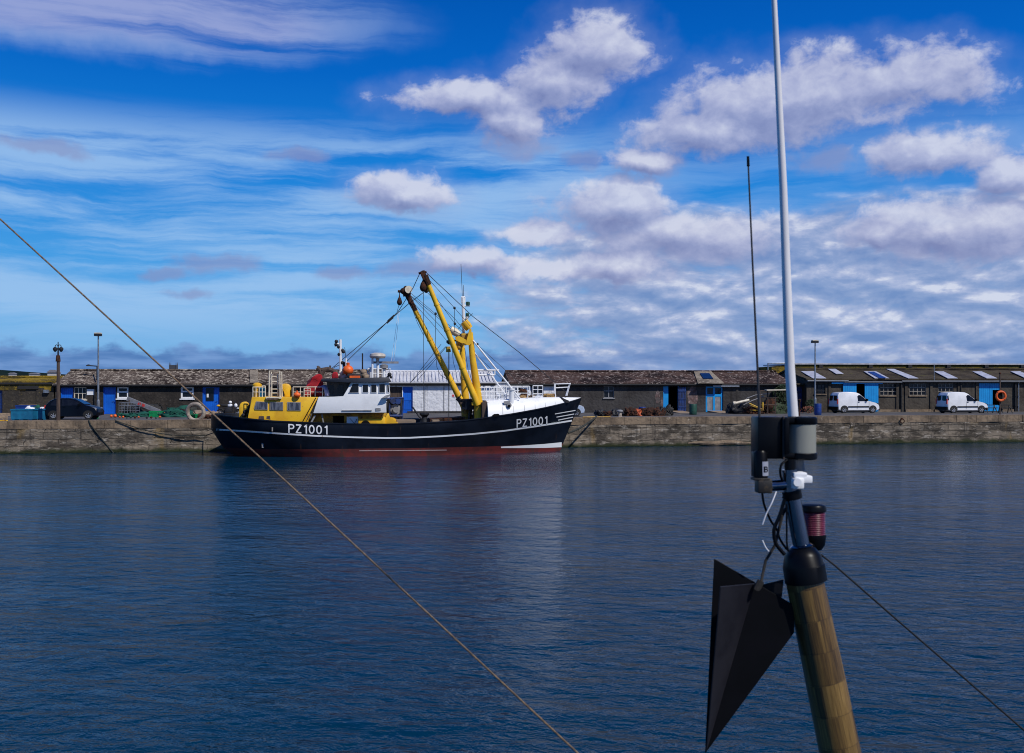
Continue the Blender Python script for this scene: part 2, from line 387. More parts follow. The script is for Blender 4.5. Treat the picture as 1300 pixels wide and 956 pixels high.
class MB:
    def __init__(s):
        s.bm = bmesh.new(); s.mi = 0
    def _f(s, vs):
        try:
            f = s.bm.faces.new(vs); f.material_index = s.mi; return f
        except ValueError: return None
    def v(s, p): return s.bm.verts.new(p)
    def quad(s, *ps): return s._f([s.v(p) for p in ps])
    def box(s, a, b, bev=0.0):
        x0, y0, z0 = a; x1, y1, z1 = b
        vs = [s.v(p) for p in ((x0,y0,z0),(x1,y0,z0),(x1,y1,z0),(x0,y1,z0),(x0,y0,z1),(x1,y0,z1),(x1,y1,z1),(x0,y1,z1))]
        fs = [s._f([vs[i] for i in q]) for q in ((0,3,2,1),(4,5,6,7),(0,1,5,4),(1,2,6,5),(2,3,7,6),(3,0,4,7))]
        if bev:
            es = list({e for f in fs for e in f.edges})
            bmesh.ops.bevel(s.bm, geom=es, offset=bev, segments=2, affect='EDGES', profile=0.5)
        return s
    def obox(s, c, ax, ay, az):
        c = Vector(c); ax, ay, az = Vector(ax), Vector(ay), Vector(az)
        vs = [s.v(c + ax*i + ay*j + az*k) for k in (-1, 1) for i, j in ((-1,-1),(1,-1),(1,1),(-1,1))]
        for q in ((0,3,2,1),(4,5,6,7),(0,1,5,4),(1,2,6,5),(2,3,7,6),(3,0,4,7)): s._f([vs[i] for i in q])
        return s
    def bar(s, p, q, wd, ht):
        p, q = Vector(p), Vector(q); d = (q - p); L = d.length
        if L < 1e-6: return s
        d.normalize()
        u = d.cross(Vector((0, 0, 1)))
        if u.length < 1e-3: u = Vector((1, 0, 0))
        u.normalize(); n = u.cross(d)
        return s.obox((p + q) / 2, d * L / 2, u * wd / 2, n * ht / 2)
    def tube(s, pts, r, seg=8, caps=True):
        pts = [Vector(p) for p in pts]
        n = len(pts)
        rs = r if isinstance(r, (list, tuple)) else [r] * n
        rings = []
        prev = None
        for i, p in enumerate(pts):
            d = (pts[min(i + 1, n - 1)] - pts[max(i - 1, 0)])
            if d.length < 1e-9: d = Vector((0, 0, 1))
            d.normalize()
            if prev is None:
                a = Vector((0, 0, 1)) if abs(d.z) < 0.9 else Vector((1, 0, 0))
                u = d.cross(a).normalized()
            else:
                u = (prev - d * prev.dot(d))
                if u.length < 1e-6: u = d.orthogonal()
                u.normalize()
            prev = u
            w_ = d.cross(u)
            rings.append([s.v(p + (u * math.cos(2*PI*k/seg) + w_ * math.sin(2*PI*k/seg)) * rs[i]) for k in range(seg)])
        for a, b in zip(rings, rings[1:]):
            for k in range(seg): s._f([a[k], a[(k+1) % seg], b[(k+1) % seg], b[k]])
        if caps:
            s._f(rings[0][::-1]); s._f(rings[-1])
        return s
    def lathe(s, prof, c=(0, 0, 0), seg=20, axis=None):
        """prof: (radius, height) pairs along axis through c"""
        c = Vector(c); ax = Vector(axis or (0, 0, 1)).normalized()
        u = ax.orthogonal().normalized(); w_ = ax.cross(u)
        rings = []
        for r, h in prof:
            r = max(r, 1e-4)
            rings.append([s.v(c + ax * h + (u * math.cos(2*PI*k/seg) + w_ * math.sin(2*PI*k/seg)) * r) for k in range(seg)])
        for a, b in zip(rings, rings[1:]):
            for k in range(seg): s._f([a[k], a[(k+1) % seg], b[(k+1) % seg], b[k]])
        s._f(rings[0][::-1]); s._f(rings[-1])
        return s
    def prism(s, poly, v0, v1, f=None):
        """poly of (x, z) extruded along y from v0 to v1"""
        a = [s.v((x, v0, z)) for x, z in poly]
        b = [s.v((x, v1, z)) for x, z in poly]
        n = len(poly)
        s._f(a); s._f(b[::-1])
        for i in range(n): s._f([a[i], b[i], b[(i+1) % n], a[(i+1) % n]])
        return s
    def sphere(s, c, r, sx=1, sy=1, sz=1, seg=12):
        mtx = Matrix.Translation(c) @ Matrix.Diagonal((sx, sy, sz, 1))
        ret = bmesh.ops.create_uvsphere(s.bm, u_segments=seg, v_segments=max(6, seg * 2 // 3), radius=r, matrix=mtx)
        for vv in ret['verts']:
            for f in vv.link_faces: f.material_index = s.mi
        return s
    def torus(s, c, Rr, r, axis=(0, 1, 0), seg=24, ts=8, a0=0, a1=2*PI):
        c = Vector(c); ax = Vector(axis).normalized(); u = ax.orthogonal().normalized(); w_ = ax.cross(u)
        n = seg
        pts = [c + (u * math.cos(a0 + (a1-a0)*k/n) + w_ * math.sin(a0 + (a1-a0)*k/n)) * Rr for k in range(n + 1)]
        s.tube(pts, r, ts, caps=(abs(a1 - a0 - 2*PI) > 1e-3))
        return s
    def build(s, name, m, parent=None, label=None, cat=None, group=None, kind=None, world=True, sharp=35, origin=None):
        bmesh.ops.remove_doubles(s.bm, verts=s.bm.verts, dist=1e-5)
        bmesh.ops.recalc_face_normals(s.bm, faces=s.bm.faces)
        me = bpy.data.meshes.new(name)
        s.bm.to_mesh(me); s.bm.free()
        for mm in (m if isinstance(m, (list, tuple)) else [m]): me.materials.append(mm)
        for p in me.polygons: p.use_smooth = True
        me.set_sharp_from_angle(angle=R(sharp))
        o = bpy.data.objects.new(name, me)
        COL.objects.link(o)
        if parent is not None:
            if world: me.transform(root_matrix(parent).inverted())
            o.parent = parent
        elif kind != 'structure':
            xs = [v.co.x for v in me.vertices]; ys = [v.co.y for v in me.vertices]; zs = [v.co.z for v in me.vertices]
            b = Vector(((min(xs)+max(xs))/2, (min(ys)+max(ys))/2, min(zs))) if origin is None else Vector(origin)
            me.transform(Matrix.Translation(-b))
            o.location = b
        tag(o, label, cat, group, kind)
        return o

def copy_tree(o, parent=None):
    c = o.copy(); COL.objects.link(c)
    if parent is not None: c.parent = parent
    for ch in list(o.children): copy_tree(ch, c)
    return c

# ------------------------------------------------------------------ frames: straight lines of the harbour
def at(px, py, Y): return Vector(((px - CX) / F * Y, Y, CAMZ + (HY - py) / F * Y))
def gY(py): return F * (CAMZ - QZ) / (py - HY)
def ground(px, py):
    Y = gY(py); return Vector(((px - CX) / F * Y, Y, QZ))
class Fr:
    def __init__(s, o, ang):
        s.o = Vector((o[0], o[1], 0)); s.a = ang
        s.e = Vector((math.cos(ang), math.sin(ang), 0)); s.n = Vector((-math.sin(ang), math.cos(ang), 0))
    def loc(s, px, py, v=0.0):
        d = Vector(((px - CX) / F, 1, (HY - py) / F))
        t = (v + s.n.dot(s.o)) / s.n.dot(d)
        p = d * t
        return Vector((s.e.dot(p - s.o), v, CAMZ + p.z))
    def w(s, u, v, z): return s.o + s.e * u + s.n * v + Vector((0, 0, z))
    def wp(s, l): return s.w(*l)
    def inv(s, p):
        q = Vector((p[0], p[1], 0)) - s.o
        return Vector((s.e.dot(q), s.n.dot(q), p[2]))
eL, eR = ground(0, 535), ground(1300, 527)
QF = Fr(eL, math.atan2(eR.y - eL.y, eR.x - eL.x))        # quay edge
bL, bR = ground(0, 526), ground(1300, 522.5)
WF = Fr(bL, math.atan2(bR.y - bL.y, bR.x - bL.x))        # line of the harbour sheds

# ------------------------------------------------------------------ water, quay, ground
def water_material():
    m = bpy.data.materials.new('harbour_water'); m.use_nodes = True
    t = NT(m.node_tree); b = t.n['Principled BSDF']
    b.inputs['Roughness'].default_value = 0.05
    b.inputs['IOR'].default_value = 1.33
    b.inputs['Specular IOR Level'].default_value = 0.23
    vec = t.new('ShaderNodeTexCoord').outputs['Object']
    n0 = t.noise(vec, 0.05, 3, 0.5)
    t.put(b.inputs['Base Color'], t.mix(n0, (0.0002, 0.018, 0.042), (0.0004, 0.032, 0.072)))
    rot = t.new('ShaderNodeMapping'); t.put(rot.inputs['Vector'], vec); rot.inputs['Rotation'].default_value = (0, 0, R(14))
    v1 = rot.outputs[0]
    h1 = t.noise(t.vmath('MULTIPLY', v1, (0.55, 1.0, 1)), 0.9, 3, 0.55, 0.4)
    h0 = t.noise(t.vmath('MULTIPLY', v1, (0.5, 1.0, 1)), 0.30, 2, 0.5, 0.3)
    h2 = t.noise(t.vmath('MULTIPLY', v1, (0.6, 1.0, 1)), 3.1, 4, 0.6, 0.5)
    h3 = t.noise(t.vmath('MULTIPLY', vec, (0.8, 1.0, 1)), 11.0, 3, 0.6)
    calm = t.math('ADD', 0.35, t.math('MULTIPLY', t.noise(t.vmath('MULTIPLY', vec, (0.6, 1.6, 1)), 0.13, 3, 0.5), 1.3))
    h = t.math('ADD', t.math('ADD', t.math('MULTIPLY', h0, 0.16), t.math('MULTIPLY', h1, 0.13)), t.math('MULTIPLY', t.math('ADD', t.math('MULTIPLY', h2, 0.070), t.math('MULTIPLY', h3, 0.011)), calm))
    lee = t.math('SUBTRACT', 1.25, t.math('MULTIPLY', t.smooth(t.sep(vec)[1], 22.0, 66.0), 0.85))      # the water lies calmer in the lee of the quay
    h = t.math('MULTIPLY', h, lee)
    bn = t.new('ShaderNodeBump'); bn.inputs['Strength'].default_value = 1.0; bn.inputs['Distance'].default_value = 1.0
    t.put(bn.inputs['Height'], h)
    t.put(b.inputs['Normal'], bn.outputs[0])
    return m
mb = MB()
mb.quad((-6000, -3000, 0), (6000, -3000, 0), (6000, 9000, 0), (-6000, 9000, 0))
mb.build('water', water_material(), kind='structure')

def quay_material():
    m = bpy.data.materials.new('quay_masonry'); m.use_nodes = True
    t = NT(m.node_tree); b = t.n['Principled BSDF']
    b.inputs['Roughness'].default_value = 0.92
    b.inputs['Specular IOR Level'].default_value = 0.25
    vec = t.new('ShaderNodeTexCoord').outputs['Object']
    x, y, z = t.sep(vec)
    wob = t.noise(vec, 0.6, 4, 0.6)
    v2 = t.xyz(t.math('ADD', x, t.math('MULTIPLY', wob, 1.6)), t.math('ADD', z, t.math('MULTIPLY', t.math('SUBTRACT', wob, .5), 0.34)), 0.0)
    br = t.new('ShaderNodeTexBrick')
    br.offset = 0.43; br.squash = 0.8; br.squash_frequency = 3
    t.put(br.inputs['Vector'], v2)
    br.inputs['Scale'].default_value = 1.0
    br.inputs['Brick Width'].default_value = 2.3
    br.inputs['Row Height'].default_value = 0.47
    br.inputs['Mortar Size'].default_value = 0.022
    br.inputs['Mortar Smooth'].default_value = 0.6
    br.inputs['Color1'].default_value = (0.25, 0.205, 0.155, 1)
    br.inputs['Color2'].default_value = (0.13, 0.108, 0.084, 1)
    br.inputs['Mortar'].default_value = (0.055, 0.047, 0.038, 1)
    c = br.outputs['Color']
    big = t.noise(t.vmath('MULTIPLY', vec, (1, 1, 2.2)), 0.55, 6, 0.65)
    c = t.mix(t.math('MULTIPLY', t.smooth(big, 0.42, 0.58), .85), c, (0.032, 0.027, 0.022))
    pale = t.noise(t.vmath('MULTIPLY', t.vmath('ADD', vec, (9, 0, 3)), (0.8, 1, 3.5)), 1.1, 7, 0.78)
    c = t.mix(t.math('MULTIPLY', t.smooth(pale, 0.54, 0.62), 0.75), c, (0.38, 0.34, 0.29))
    runs = t.noise(t.vmath('MULTIPLY', vec, (3.0, 1, 0.22)), 1.5, 5, 0.65)
    c = t.mix(t.math('MULTIPLY', t.smooth(runs, 0.52, 0.7), 0.65), c, (0.05, 0.042, 0.036))
    och = t.noise(t.vmath('MULTIPLY', t.vmath('ADD', vec, (4, 0, 1)), (1.2, 1, 0.4)), 0.5, 4, 0.6)
    c = t.mix(t.math('MULTIPLY', t.smooth(och, 0.58, 0.68), 0.45), c, (0.26, 0.17, 0.06))
    weed = t.math('ADD', z, t.math('MULTIPLY', t.math('SUBTRACT', t.noise(vec, 1.4, 5, 0.6), .5), 0.5))
    c = t.mix(t.math('SUBTRACT', 1.0, t.smooth(weed, 0.06, 0.42)), c, (0.022, 0.028, 0.010))
    t.put(b.inputs['Base Color'], c)
    bn = t.new('ShaderNodeBump'); bn.inputs['Strength'].default_value = 0.9; bn.inputs['Distance'].default_value = 0.09
    t.put(bn.inputs['Height'], t.math('ADD', t.noise(t.vmath('MULTIPLY', vec, (1, 1, 2)), 2.6, 6, 0.65), t.math('MULTIPLY', br.outputs['Fac'], -0.5)))
    t.put(b.inputs['Normal'], bn.outputs[0])
    return m
MQ = quay_material()
M['coping'] = wall_mat('granite_coping', (0.25, 0.185, 0.125), (0.12, 0.09, 0.064), (0.40, 0.34, 0.27), 0.60, 0.7, False, (0.04, 0.033, 0.028))
QU0, QU1 = -60.0, 150.0
qroot = thing('quay_wall', 'long stained masonry quay wall running the width of the harbour', 'wall', QF.w(0, 0, 0), QF.a)
mb = MB()
NU, NZ = 900, 10
rows = []
for i in range(NU + 1):
    u = QU0 + (QU1 - QU0) * i / NU
    rw = []
    for k in range(NZ + 1):
        z = -0.6 + (QZ - 0.52 + 0.6) * k / NZ
        d = noise.noise(Vector((u * 0.5, z * 1.2, 0))) * 0.10 + noise.noise(Vector((u * 1.9, z * 3.5, 4))) * 0.05
        d -= 0.10 * max(0, 1 - z / 0.7)
        rw.append(mb.v(QF.w(u, d + 0.04, z)))
    rows.append(rw)
for a, b_ in zip(rows, rows[1:]):
    for k in range(NZ): mb._f([a[k], b_[k], b_[k+1], a[k+1]])
mb.build('wall_face', MQ, qroot)
mb = MB()
u = QU0
rr = random.Random(3)
while u < QU1:
    l = rr.uniform(1.6, 2.9)
    d = rr.uniform(-0.015, 0.015)
    a = Vector((u + l / 2, 0.47 + d, QZ - 0.25 + rr.uniform(-.008, .008)))
    mb.obox(QF.wp(a), QF.e * (l / 2 - 0.012), QF.n * 0.45, Vector((0, 0, 0.27)))
    u += l
mb.build('coping', M['coping'], qroot)
# tide-worn ledge of pale stone
mb = MB()
g0, g1 = QF.loc(874, 563, -0.12), QF.loc(962, 561, -0.12)
mb.tube([QF.w(g0.x + (g1.x - g0.x) * k / 12, 0.02, g0.z + 0.04 * math.sin(k * 1.1)) for k in range(13)], [0.06 + 0.14 * math.sin(PI * min(k + .6, 12) / 12.6) for k in range(13)], 8)
mb.build('ledge', M['coping'], qroot)

mb = MB()
def quaydeck(n, v0, v1, z):
    for i in range(n):
        ua, ub = QU0 + (QU1 - QU0) * i / n, QU0 + (QU1 - QU0) * (i + 1) / n
        mb.quad(QF.w(ua, v0, z), QF.w(ub, v0, z), QF.w(ub, v1, z), QF.w(ua, v1, z))
quaydeck(1, 0.80, 60, QZ)
mb.build('quay_road', M['asphalt'], kind='structure')
mb = MB()
mb.quad(QF.w(-4000, 0.7, QZ - 0.35), QF.w(QU0, 0.7, QZ - .35), QF.w(QU0, 5000, QZ - 0.35), QF.w(-4000, 5000, QZ - 0.35))
mb.quad(QF.w(QU0, 0.7, QZ - 0.35), QF.w(QU1, 0.7, QZ - .35), QF.w(QU1, 5000, QZ - 0.35), QF.w(QU0, 5000, QZ - 0.35))
mb.quad(QF.w(QU1, 0.7, QZ - 0.35), QF.w(4000, 0.7, QZ - .35), QF.w(4000, 5000, QZ - 0.35), QF.w(QU1, 5000, QZ - 0.35))
mb.build('ground', M['asphalt'], kind='structure')

# far hill, houses, church
mb = MB()
n = 118
rows = []
for i in range(n + 1):
    x = -1500 + i * 11.0
    hb = 13.4 + 1.6 * noise.noise(Vector((x * .012, 0, 0))) + 0.9 * noise.noise(Vector((x * .06, 3, 0))) + 0.5 * noise.noise(Vector((x * .3, 3, 0)))
    t_ = min(1, max(0, (x + 1500) / 160)) * min(1, max(0, (-350 - x) / 50))
    hb *= t_
    rows.append([mb.v((x, 600, QZ - 2)), mb.v((x, 640, QZ + hb * .55)), mb.v((x, 690, QZ + hb * .92)), mb.v((x, 760, QZ + hb * 1.12)), mb.v((x, 900, QZ + hb * 0.9)), mb.v((x, 1300, QZ - 2))])
for a, b_ in zip(rows, rows[1:]):
    for k in range(5): mb._f([a[k], b_[k], b_[k+1], a[k+1]])
mb.build('hills', M['hill'], kind='structure')
def far_house(px, py0, py1, wpx, Y, label):
    p = at(px, py0, Y); k = Y / F
    wd, h = wpx * k, (py0 - py1) * k
    r = thing('house', label, 'house', p, 0.1, 'far houses below the wooded hill')
    b = MB(); b.box((-wd/2, 0, -6), (wd/2, wd*.7, h*.55)); b.build('wall', M['farwall'], r, world=False)
    b = MB(); b.prism([(-wd/2-.3, h*.55), (wd/2+.3, h*.55), (wd/2-.8, h), (-wd/2+.8, h)], -.3, wd*.7); b.build('roof', M['farroof'], r, world=False)
far_house(15, 476.5, 473, 8, 420, 'small dim far house at the left end below the wooded hill')
far_house(42.5, 477, 473.3, 11, 400, 'pale pinkish far house below the middle of the wooded hill')
far_house(67, 477, 469.5, 13, 300, 'pale sloping-roofed far house just left of the lamp post')
cr = thing('church_tower', 'dark pinnacled church tower showing just above the shed roof', 'tower', at(219, 489, 520), 0.1)
k = 520 / F
b = MB(); b.box((-4.2*k, 0, -4), (4.2*k, 8*k, 24.5*k)); b.build('tower_shaft', M['church'], cr, world=False)
b = MB()
for i in range(6): b.box((-4.2*k + i*1.5*k, -0.05, 24.5*k), (-4.2*k + i*1.5*k + .8*k, 8*k, 25.6*k))
b.build('parapet', M['church'], cr, world=False)
for sx in (-4.4, 3.9):
    for yy in (0, 8*k):
        b = MB(); b.lathe([(.55*k, 20*k), (.55*k, 26*k), (.02, 29.5*k)], (sx*k + .2, yy, 0), 6); b.build('pinnacle', M['church'], cr, world=False)

# ------------------------------------------------------------------ the harbour sheds
class Shed:
    """a gabled shed on the wall line WF; openings given in photo pixels on its front wall"""
    def __init__(s, name, label, px0, px1, py_eave, py_ridge, depth, mwall, mroof, v=0.0, over=0.28, zfloor=None, group=None, ribs=False, u0=None, u1=None, hipr=0.0, ez=None, rz=None, cat='shed'):
        s.v = v
        s.u0 = WF.loc(px0, 500, v).x if u0 is None else u0
        s.u1 = WF.loc(px1, 500, v).x if u1 is None else u1
        pm = (px0 + px1) / 2 if (px0 is not None and px1 is not None) else 650
        s.ze = WF.loc(pm, py_eave, v - over).z if ez is None else ez
        s.zr = WF.loc(pm, py_ridge, v + depth / 2).z if rz is None else rz
        s.zr -= 0.24
        s.depth = depth; s.over = over
        s.mwall, s.mroof, s.ribs = mwall, mroof, ribs
        s.root = thing(name, label, cat, WF.w(s.u0, v, QZ), WF.a, group)
        s.open = []
    def L(s, px, py, dv=0.0): return WF.loc(px, py, s.v + dv)
    def rect(s, x0, y0, x1, y1, dv=0.0):
        a = s.L(x0, y1, dv); b = s.L(x1, y0, dv)
        return a.x, b.x, a.z, b.z
    def W(s, u, dv, z): return WF.w(u, s.v + dv, z)
    def hole(s, r): s.open.append(r)
    def panel(s, b, u0, u1, z0, z1, d0, d1):
        c = s.W((u0+u1)/2, (d0+d1)/2, (z0+z1)/2)
        b.obox(c, WF.e * (u1-u0)/2, WF.n * (d1-d0)/2, Vector((0, 0, (z1-z0)/2)))
    def walls(s):
        b = MB()
        th = 0.35
        zt = s.ze + 0.02
        us = sorted({s.u0, s.u1} | {x for r in s.open for x in r[:2]})
        zs = sorted({QZ - 0.2, zt} | {x for r in s.open for x in r[2:]})
        for ua, ub in zip(us, us[1:]):
            run = None
            for za, zb in zip(zs, zs[1:]):
                um, zm = (ua+ub)/2, (za+zb)/2
                if any(r[0] < um < r[1] and r[2] < zm < r[3] for r in s.open): continue
                s.panel(b, ua, ub, za, zb, 0, th)
        # gables and back wall
        for ue in (s.u0, s.u1 - 0.3):
            pts = [(0.36, QZ - .2), (s.depth, QZ - .2), (s.depth, s.ze), (s.depth / 2, s.zr - 0.06), (0.36, s.ze)]
            a = [b.v(s.W(ue, y, z)) for y, z in pts]; c = [b.v(s.W(ue + .3, y, z)) for y, z in pts]
            b._f(a); b._f(c[::-1])
            for i in range(5): b._f([a[i], c[i], c[(i+1) % 5], a[(i+1) % 5]])
        s.panel(b, s.u0 + .3, s.u1 - .3, QZ - .2, s.ze, s.depth - .3, s.depth)
        b.build('wall', s.mwall, s.root)
        b = MB(); s.panel(b, s.u0 + .3, s.u1 - .3, QZ - .1, QZ + 0.03, .36, s.depth - .3); b.build('floor_slab', M['dark'], s.root)
    def slope(s, u, t, up=0.0):
        """t 0 at the eave edge, 1 at the ridge"""
        y = -s.over + t * (s.depth / 2 + s.over)
        k = (s.zr - s.ze) / (s.depth / 2 + s.over)
        return s.W(u, y, s.ze + t * (s.zr - s.ze) + up)
    def roof(s, rough=0.05, seedv=0):
        b = MB()
        n = max(8, int((s.u1 - s.u0) / 0.35)); mt = 10
        ov = 0.12
        g = []
        for i in range(n + 1):
            u = s.u0 - ov + (s.u1 - s.u0 + 2*ov) * i / n
            row = []
            for k in range(mt + 1):
                t = k / mt
                j = rough * noise.noise(Vector((u * 0.9, t * 4, seedv))) + rough * .7 * noise.noise(Vector((u * 3.1, t * 9, seedv + 5)))
                sag = -0.05 * math.sin(PI * t) + 0.05 * noise.noise(Vector((u * .15, seedv, 1)))
                row.append(s.slope(u, t, 0.10 + j + sag))
            g.append(row)
        gv = [[b.v(p) for p in r] for r in g]
        for a, c in zip(gv, gv[1:]):
            for k in range(mt): b._f([a[k], c[k], c[k+1], a[k+1]])
        # thickness at the eave, underside, and far slope
        e0 = [b.v(p[0] - Vector((0, 0, 0.12))) for p in g]
        for i in range(n): b._f([e0[i], e0[i+1], gv[i+1][0], gv[i][0]])
        back = [b.v(s.W(s.u0 - ov + (s.u1 - s.u0 + 2*ov) * i / n, s.depth + s.over, s.ze + .1)) for i in range(n + 1)]
        for i in range(n): b._f([gv[i][mt], gv[i+1][mt], back[i+1], back[i]])
        und = [b.v(s.slope(s.u0 - ov + (s.u1 - s.u0 + 2*ov) * i / n, 1.0, -0.06)) for i in range(n + 1)]
        for i in range(n): b._f([e0[i+1], e0[i], und[i], und[i+1]])
        for i in (0, n):
            b._f([e0[i]] + gv[i] + [und[i]])
            b._f([gv[i][mt], back[i], und[i]])
        bb = [b.v(v_.co - Vector((0, 0, .14))) for v_ in back]
        for i in range(n):
            b._f([back[i], back[i+1], bb[i+1], bb[i]]); b._f([bb[i], bb[i+1], und[i+1], und[i]])
        if s.ribs:
            u = s.u0
            while u < s.u1:
                b.bar(s.slope(u, 0.0, .13), s.slope(u, .995, .13), 0.10, 0.05)
                u += 0.31
        b.build('roof', s.mroof, s.root, sharp=40)
        b = MB(); b.tube([s.slope(s.u0 - .1 + (s.u1 - s.u0 + .2) * i / 40, 1.0, 0.14 + .02 * noise.noise(Vector((i*.7, seedv, 0)))) for i in range(41)], 0.11, 6)
        b.build('ridge_cap', s.mroof, s.root)
    def gutter(s, m=None, u0=None, u1=None):
        b = MB()
        b.tube([s.W(s.u0 - .05 if u0 is None else u0, -s.over - .02, s.ze - .06), s.W(s.u1 + .05 if u1 is None else u1, -s.over - .02, s.ze - .06)], 0.075, 8)
        b.build('gutter', m or M['fascia'], s.root)
        b = MB(); s.panel(b, s.u0 - .02, s.u1 + .02, s.ze - 0.20, s.ze + 0.02, -s.over + .06, -0.003)
        b.build('fascia_board', M['fascia'], s.root)
    def pipe(s, px, m=None, name='drainpipe', y1=526, y0=None, r=0.06):
        u = s.L(px, 500).x
        b = MB(); b.tube([s.W(u, -s.over, s.ze - .12), s.W(u, -.12, s.ze - .34), s.W(u, -.12, QZ + .02)], r, 8)
        for z in (QZ + .5, QZ + 1.4): b.lathe([(r + .03, -.03), (r + .03, .03)], s.W(u, -.12, z), 8)
        b.build(name, m or M['fascia'], s.root)
    def door(s, px0, py0, px1, py1, m, style='plank', to_floor=True, dv=0.14, label=None, open_=False, handle=True):
        r = list(s.rect(px0, py0, px1, py1))
        if to_floor: r[2] = QZ + 0.03
        s.hole((r[0], r[1], QZ - 0.2 if to_floor else r[2], r[3]))
        u0, u1, z0, z1 = r
        b = MB()
        fw = 0.07
        s.panel(b, u0, u0 + fw, z0, z1, dv - .07, dv + .04); s.panel(b, u1 - fw, u1, z0, z1, dv - .07, dv + .04)
        s.panel(b, u0 + fw, u1 - fw, z1 - fw, z1, dv - .07, dv + .04)
        s.panel(b, u0, u1, QZ - .15, z0 + 0.0, .02, .3)
        if not open_:
            n = max(3, int((u1 - u0 - 2*fw) / 0.16))
            for i in range(n):
                a = u0 + fw + (u1 - u0 - 2*fw) * i / n + .004; c = u0 + fw + (u1 - u0 - 2*fw) * (i+1) / n - .004
                s.panel(b, a, c, z0 + .01, z1 - fw - .005, dv, dv + .05)
            s.panel(b, u0 + fw, u1 - fw, z0 + .01, z1 - fw - .005, dv + .035, dv + .06)
            if style == 'ledged':
                for q in (.15, .5, .85):
                    zc = z0 + (z1 - z0) * q
                    s.panel(b, u0 + fw + .02, u1 - fw - .02, zc - .06, zc + .06, dv - .03, dv)
        d = b.build('door', m, s.root, label=label)
        if handle and not open_:
            b = MB(); zc = z0 + 1.0
            b.tube([s.W(u1 - .2, dv, zc), s.W(u1 - .2, dv - .06, zc), s.W(u1 - .32, dv - .06, zc)], .014, 6)
            b.build('handle', M['dkgrey'], d)
        return d, r
    def window(s, px0, py0, px1, py1, mframe, nx=1, nz=2, sill=True, fw=0.07, dv=0.10, bw=0.04, zsplit=None, label=None, sillm=None):
        r = s.rect(px0, py0, px1, py1); s.hole(r)
        u0, u1, z0, z1 = r
        b = MB()
        s.panel(b, u0, u0 + fw, z0, z1, dv - .05, dv + .05); s.panel(b, u1 - fw, u1, z0, z1, dv - .05, dv + .05)
        s.panel(b, u0 + fw, u1 - fw, z1 - fw, z1, dv - .05, dv + .05); s.panel(b, u0 + fw, u1 - fw, z0, z0 + fw, dv - .05, dv + .05)
        for i in range(1, nx):
            u = u0 + (u1 - u0) * i / nx; s.panel(b, u - bw/2, u + bw/2, z0 + fw, z1 - fw, dv - .035, dv + .03)
        for i in range(1, nz):
            z = z0 + (z1 - z0) * (i / nz if zsplit is None else zsplit)
            s.panel(b, u0 + fw, u1 - fw, z - bw/2, z + bw/2, dv - .038, dv + .033)
        f = b.build('window', mframe, s.root, label=label)
        b = MB(); s.panel(b, u0 + fw * .5, u1 - fw * .5, z0 + fw * .5, z1 - fw * .5, dv, dv + .012); b.build('pane', M['glass'], f)
        if sill:
            b = MB(); s.panel(b, u0 - .08, u1 + .08, z0 - .10, z0 - .004, -.09, .12); b.build('sill', sillm or mframe, f)
        return f
    def roofquad(s, name, pts, m, up=0.17, th=0.04, parent=None, label=None):
        """pts: photo pixels on the front slope; solved onto the slope plane"""
        b = MB()
        out = []
        e = s.slope(0, 0, up); k = s.slope(0, 1, up) - e
        nrm = WF.e.cross(k).normalized()
        for px, py in pts:
            d = Vector(((px - CX) / F, 1, (HY - py) / F)); o = Vector((0, 0, CAMZ))
            t = nrm.dot(e - o) / nrm.dot(d); out.append(o + d * t)
        a = [b.v(p) for p in out]; c = [b.v(p - nrm * th) for p in out]
        b._f(a); b._f(c[::-1])
        n = len(a)
        for i in range(n): b._f([a[i], c[i], c[(i+1) % n], a[(i+1) % n]])
        return b.build(name, m, parent or s.root, label=label)

# --- A: the lichened shed at the far left
A = Shed('harbour_shed', 'low lichen-covered shed with a mustard-coloured roof at the left end of the quay', None, None, 0, 0, 6.0, M['lichwall'], M['mustard'], u0=-32, u1=WF.loc(68, 500).x, ez=WF.loc(30, 485.5, -.1).z, rz=WF.loc(30, 476.8, 2.6).z, over=.1)
A.door(-12, 493, 3, 526, M['dkblue'])
r = A.rect(25, 494, 46, 513.5); A.hole(r)
b = MB(); A.panel(b, r[0], r[1], r[2], r[3], .06, .2); b.build('boarded_window', M['lichwall'], A.root)
b = MB(); A.panel(b, r[0] - .15, r[1] + .2, r[3], r[3] + .28, -.06, -.003); b.build('lintel', M['fascia'], A.root)
b = MB(); A.panel(b, r[0] - .05, r[1] + .05, r[2] - .1, r[2], -.07, .05); b.build('sill', M['coping'], A.root)
A.walls(); A.roof(.09, 3)
b = MB(); A.panel(b, A.u0, A.u1, A.ze - .16, A.ze + .0, -.14, -.003); b.build('fascia_board', M['fascia'], A.root)
b = MB()
rr = random.Random(8)
bb_ = A.u0
zz = A.ze - .16
while bb_ < A.u1 - .3:                                       # crust of lichen hanging below the eave
    l = rr.uniform(.5, 1.2); A.panel(b, bb_, min(bb_ + l, A.u1), zz - rr.uniform(.25, .8), zz, -.02, -.004); bb_ += l
b.build('lichened_render', M['mustard'], A.root)
p = A.L(60, 497, -.15)
b = MB(); A.panel(b, p.x - .28, p.x + .12, p.z - .12, p.z + .14, -.22, -.01); b.build('wall_lamp', M['steel'], A.root)

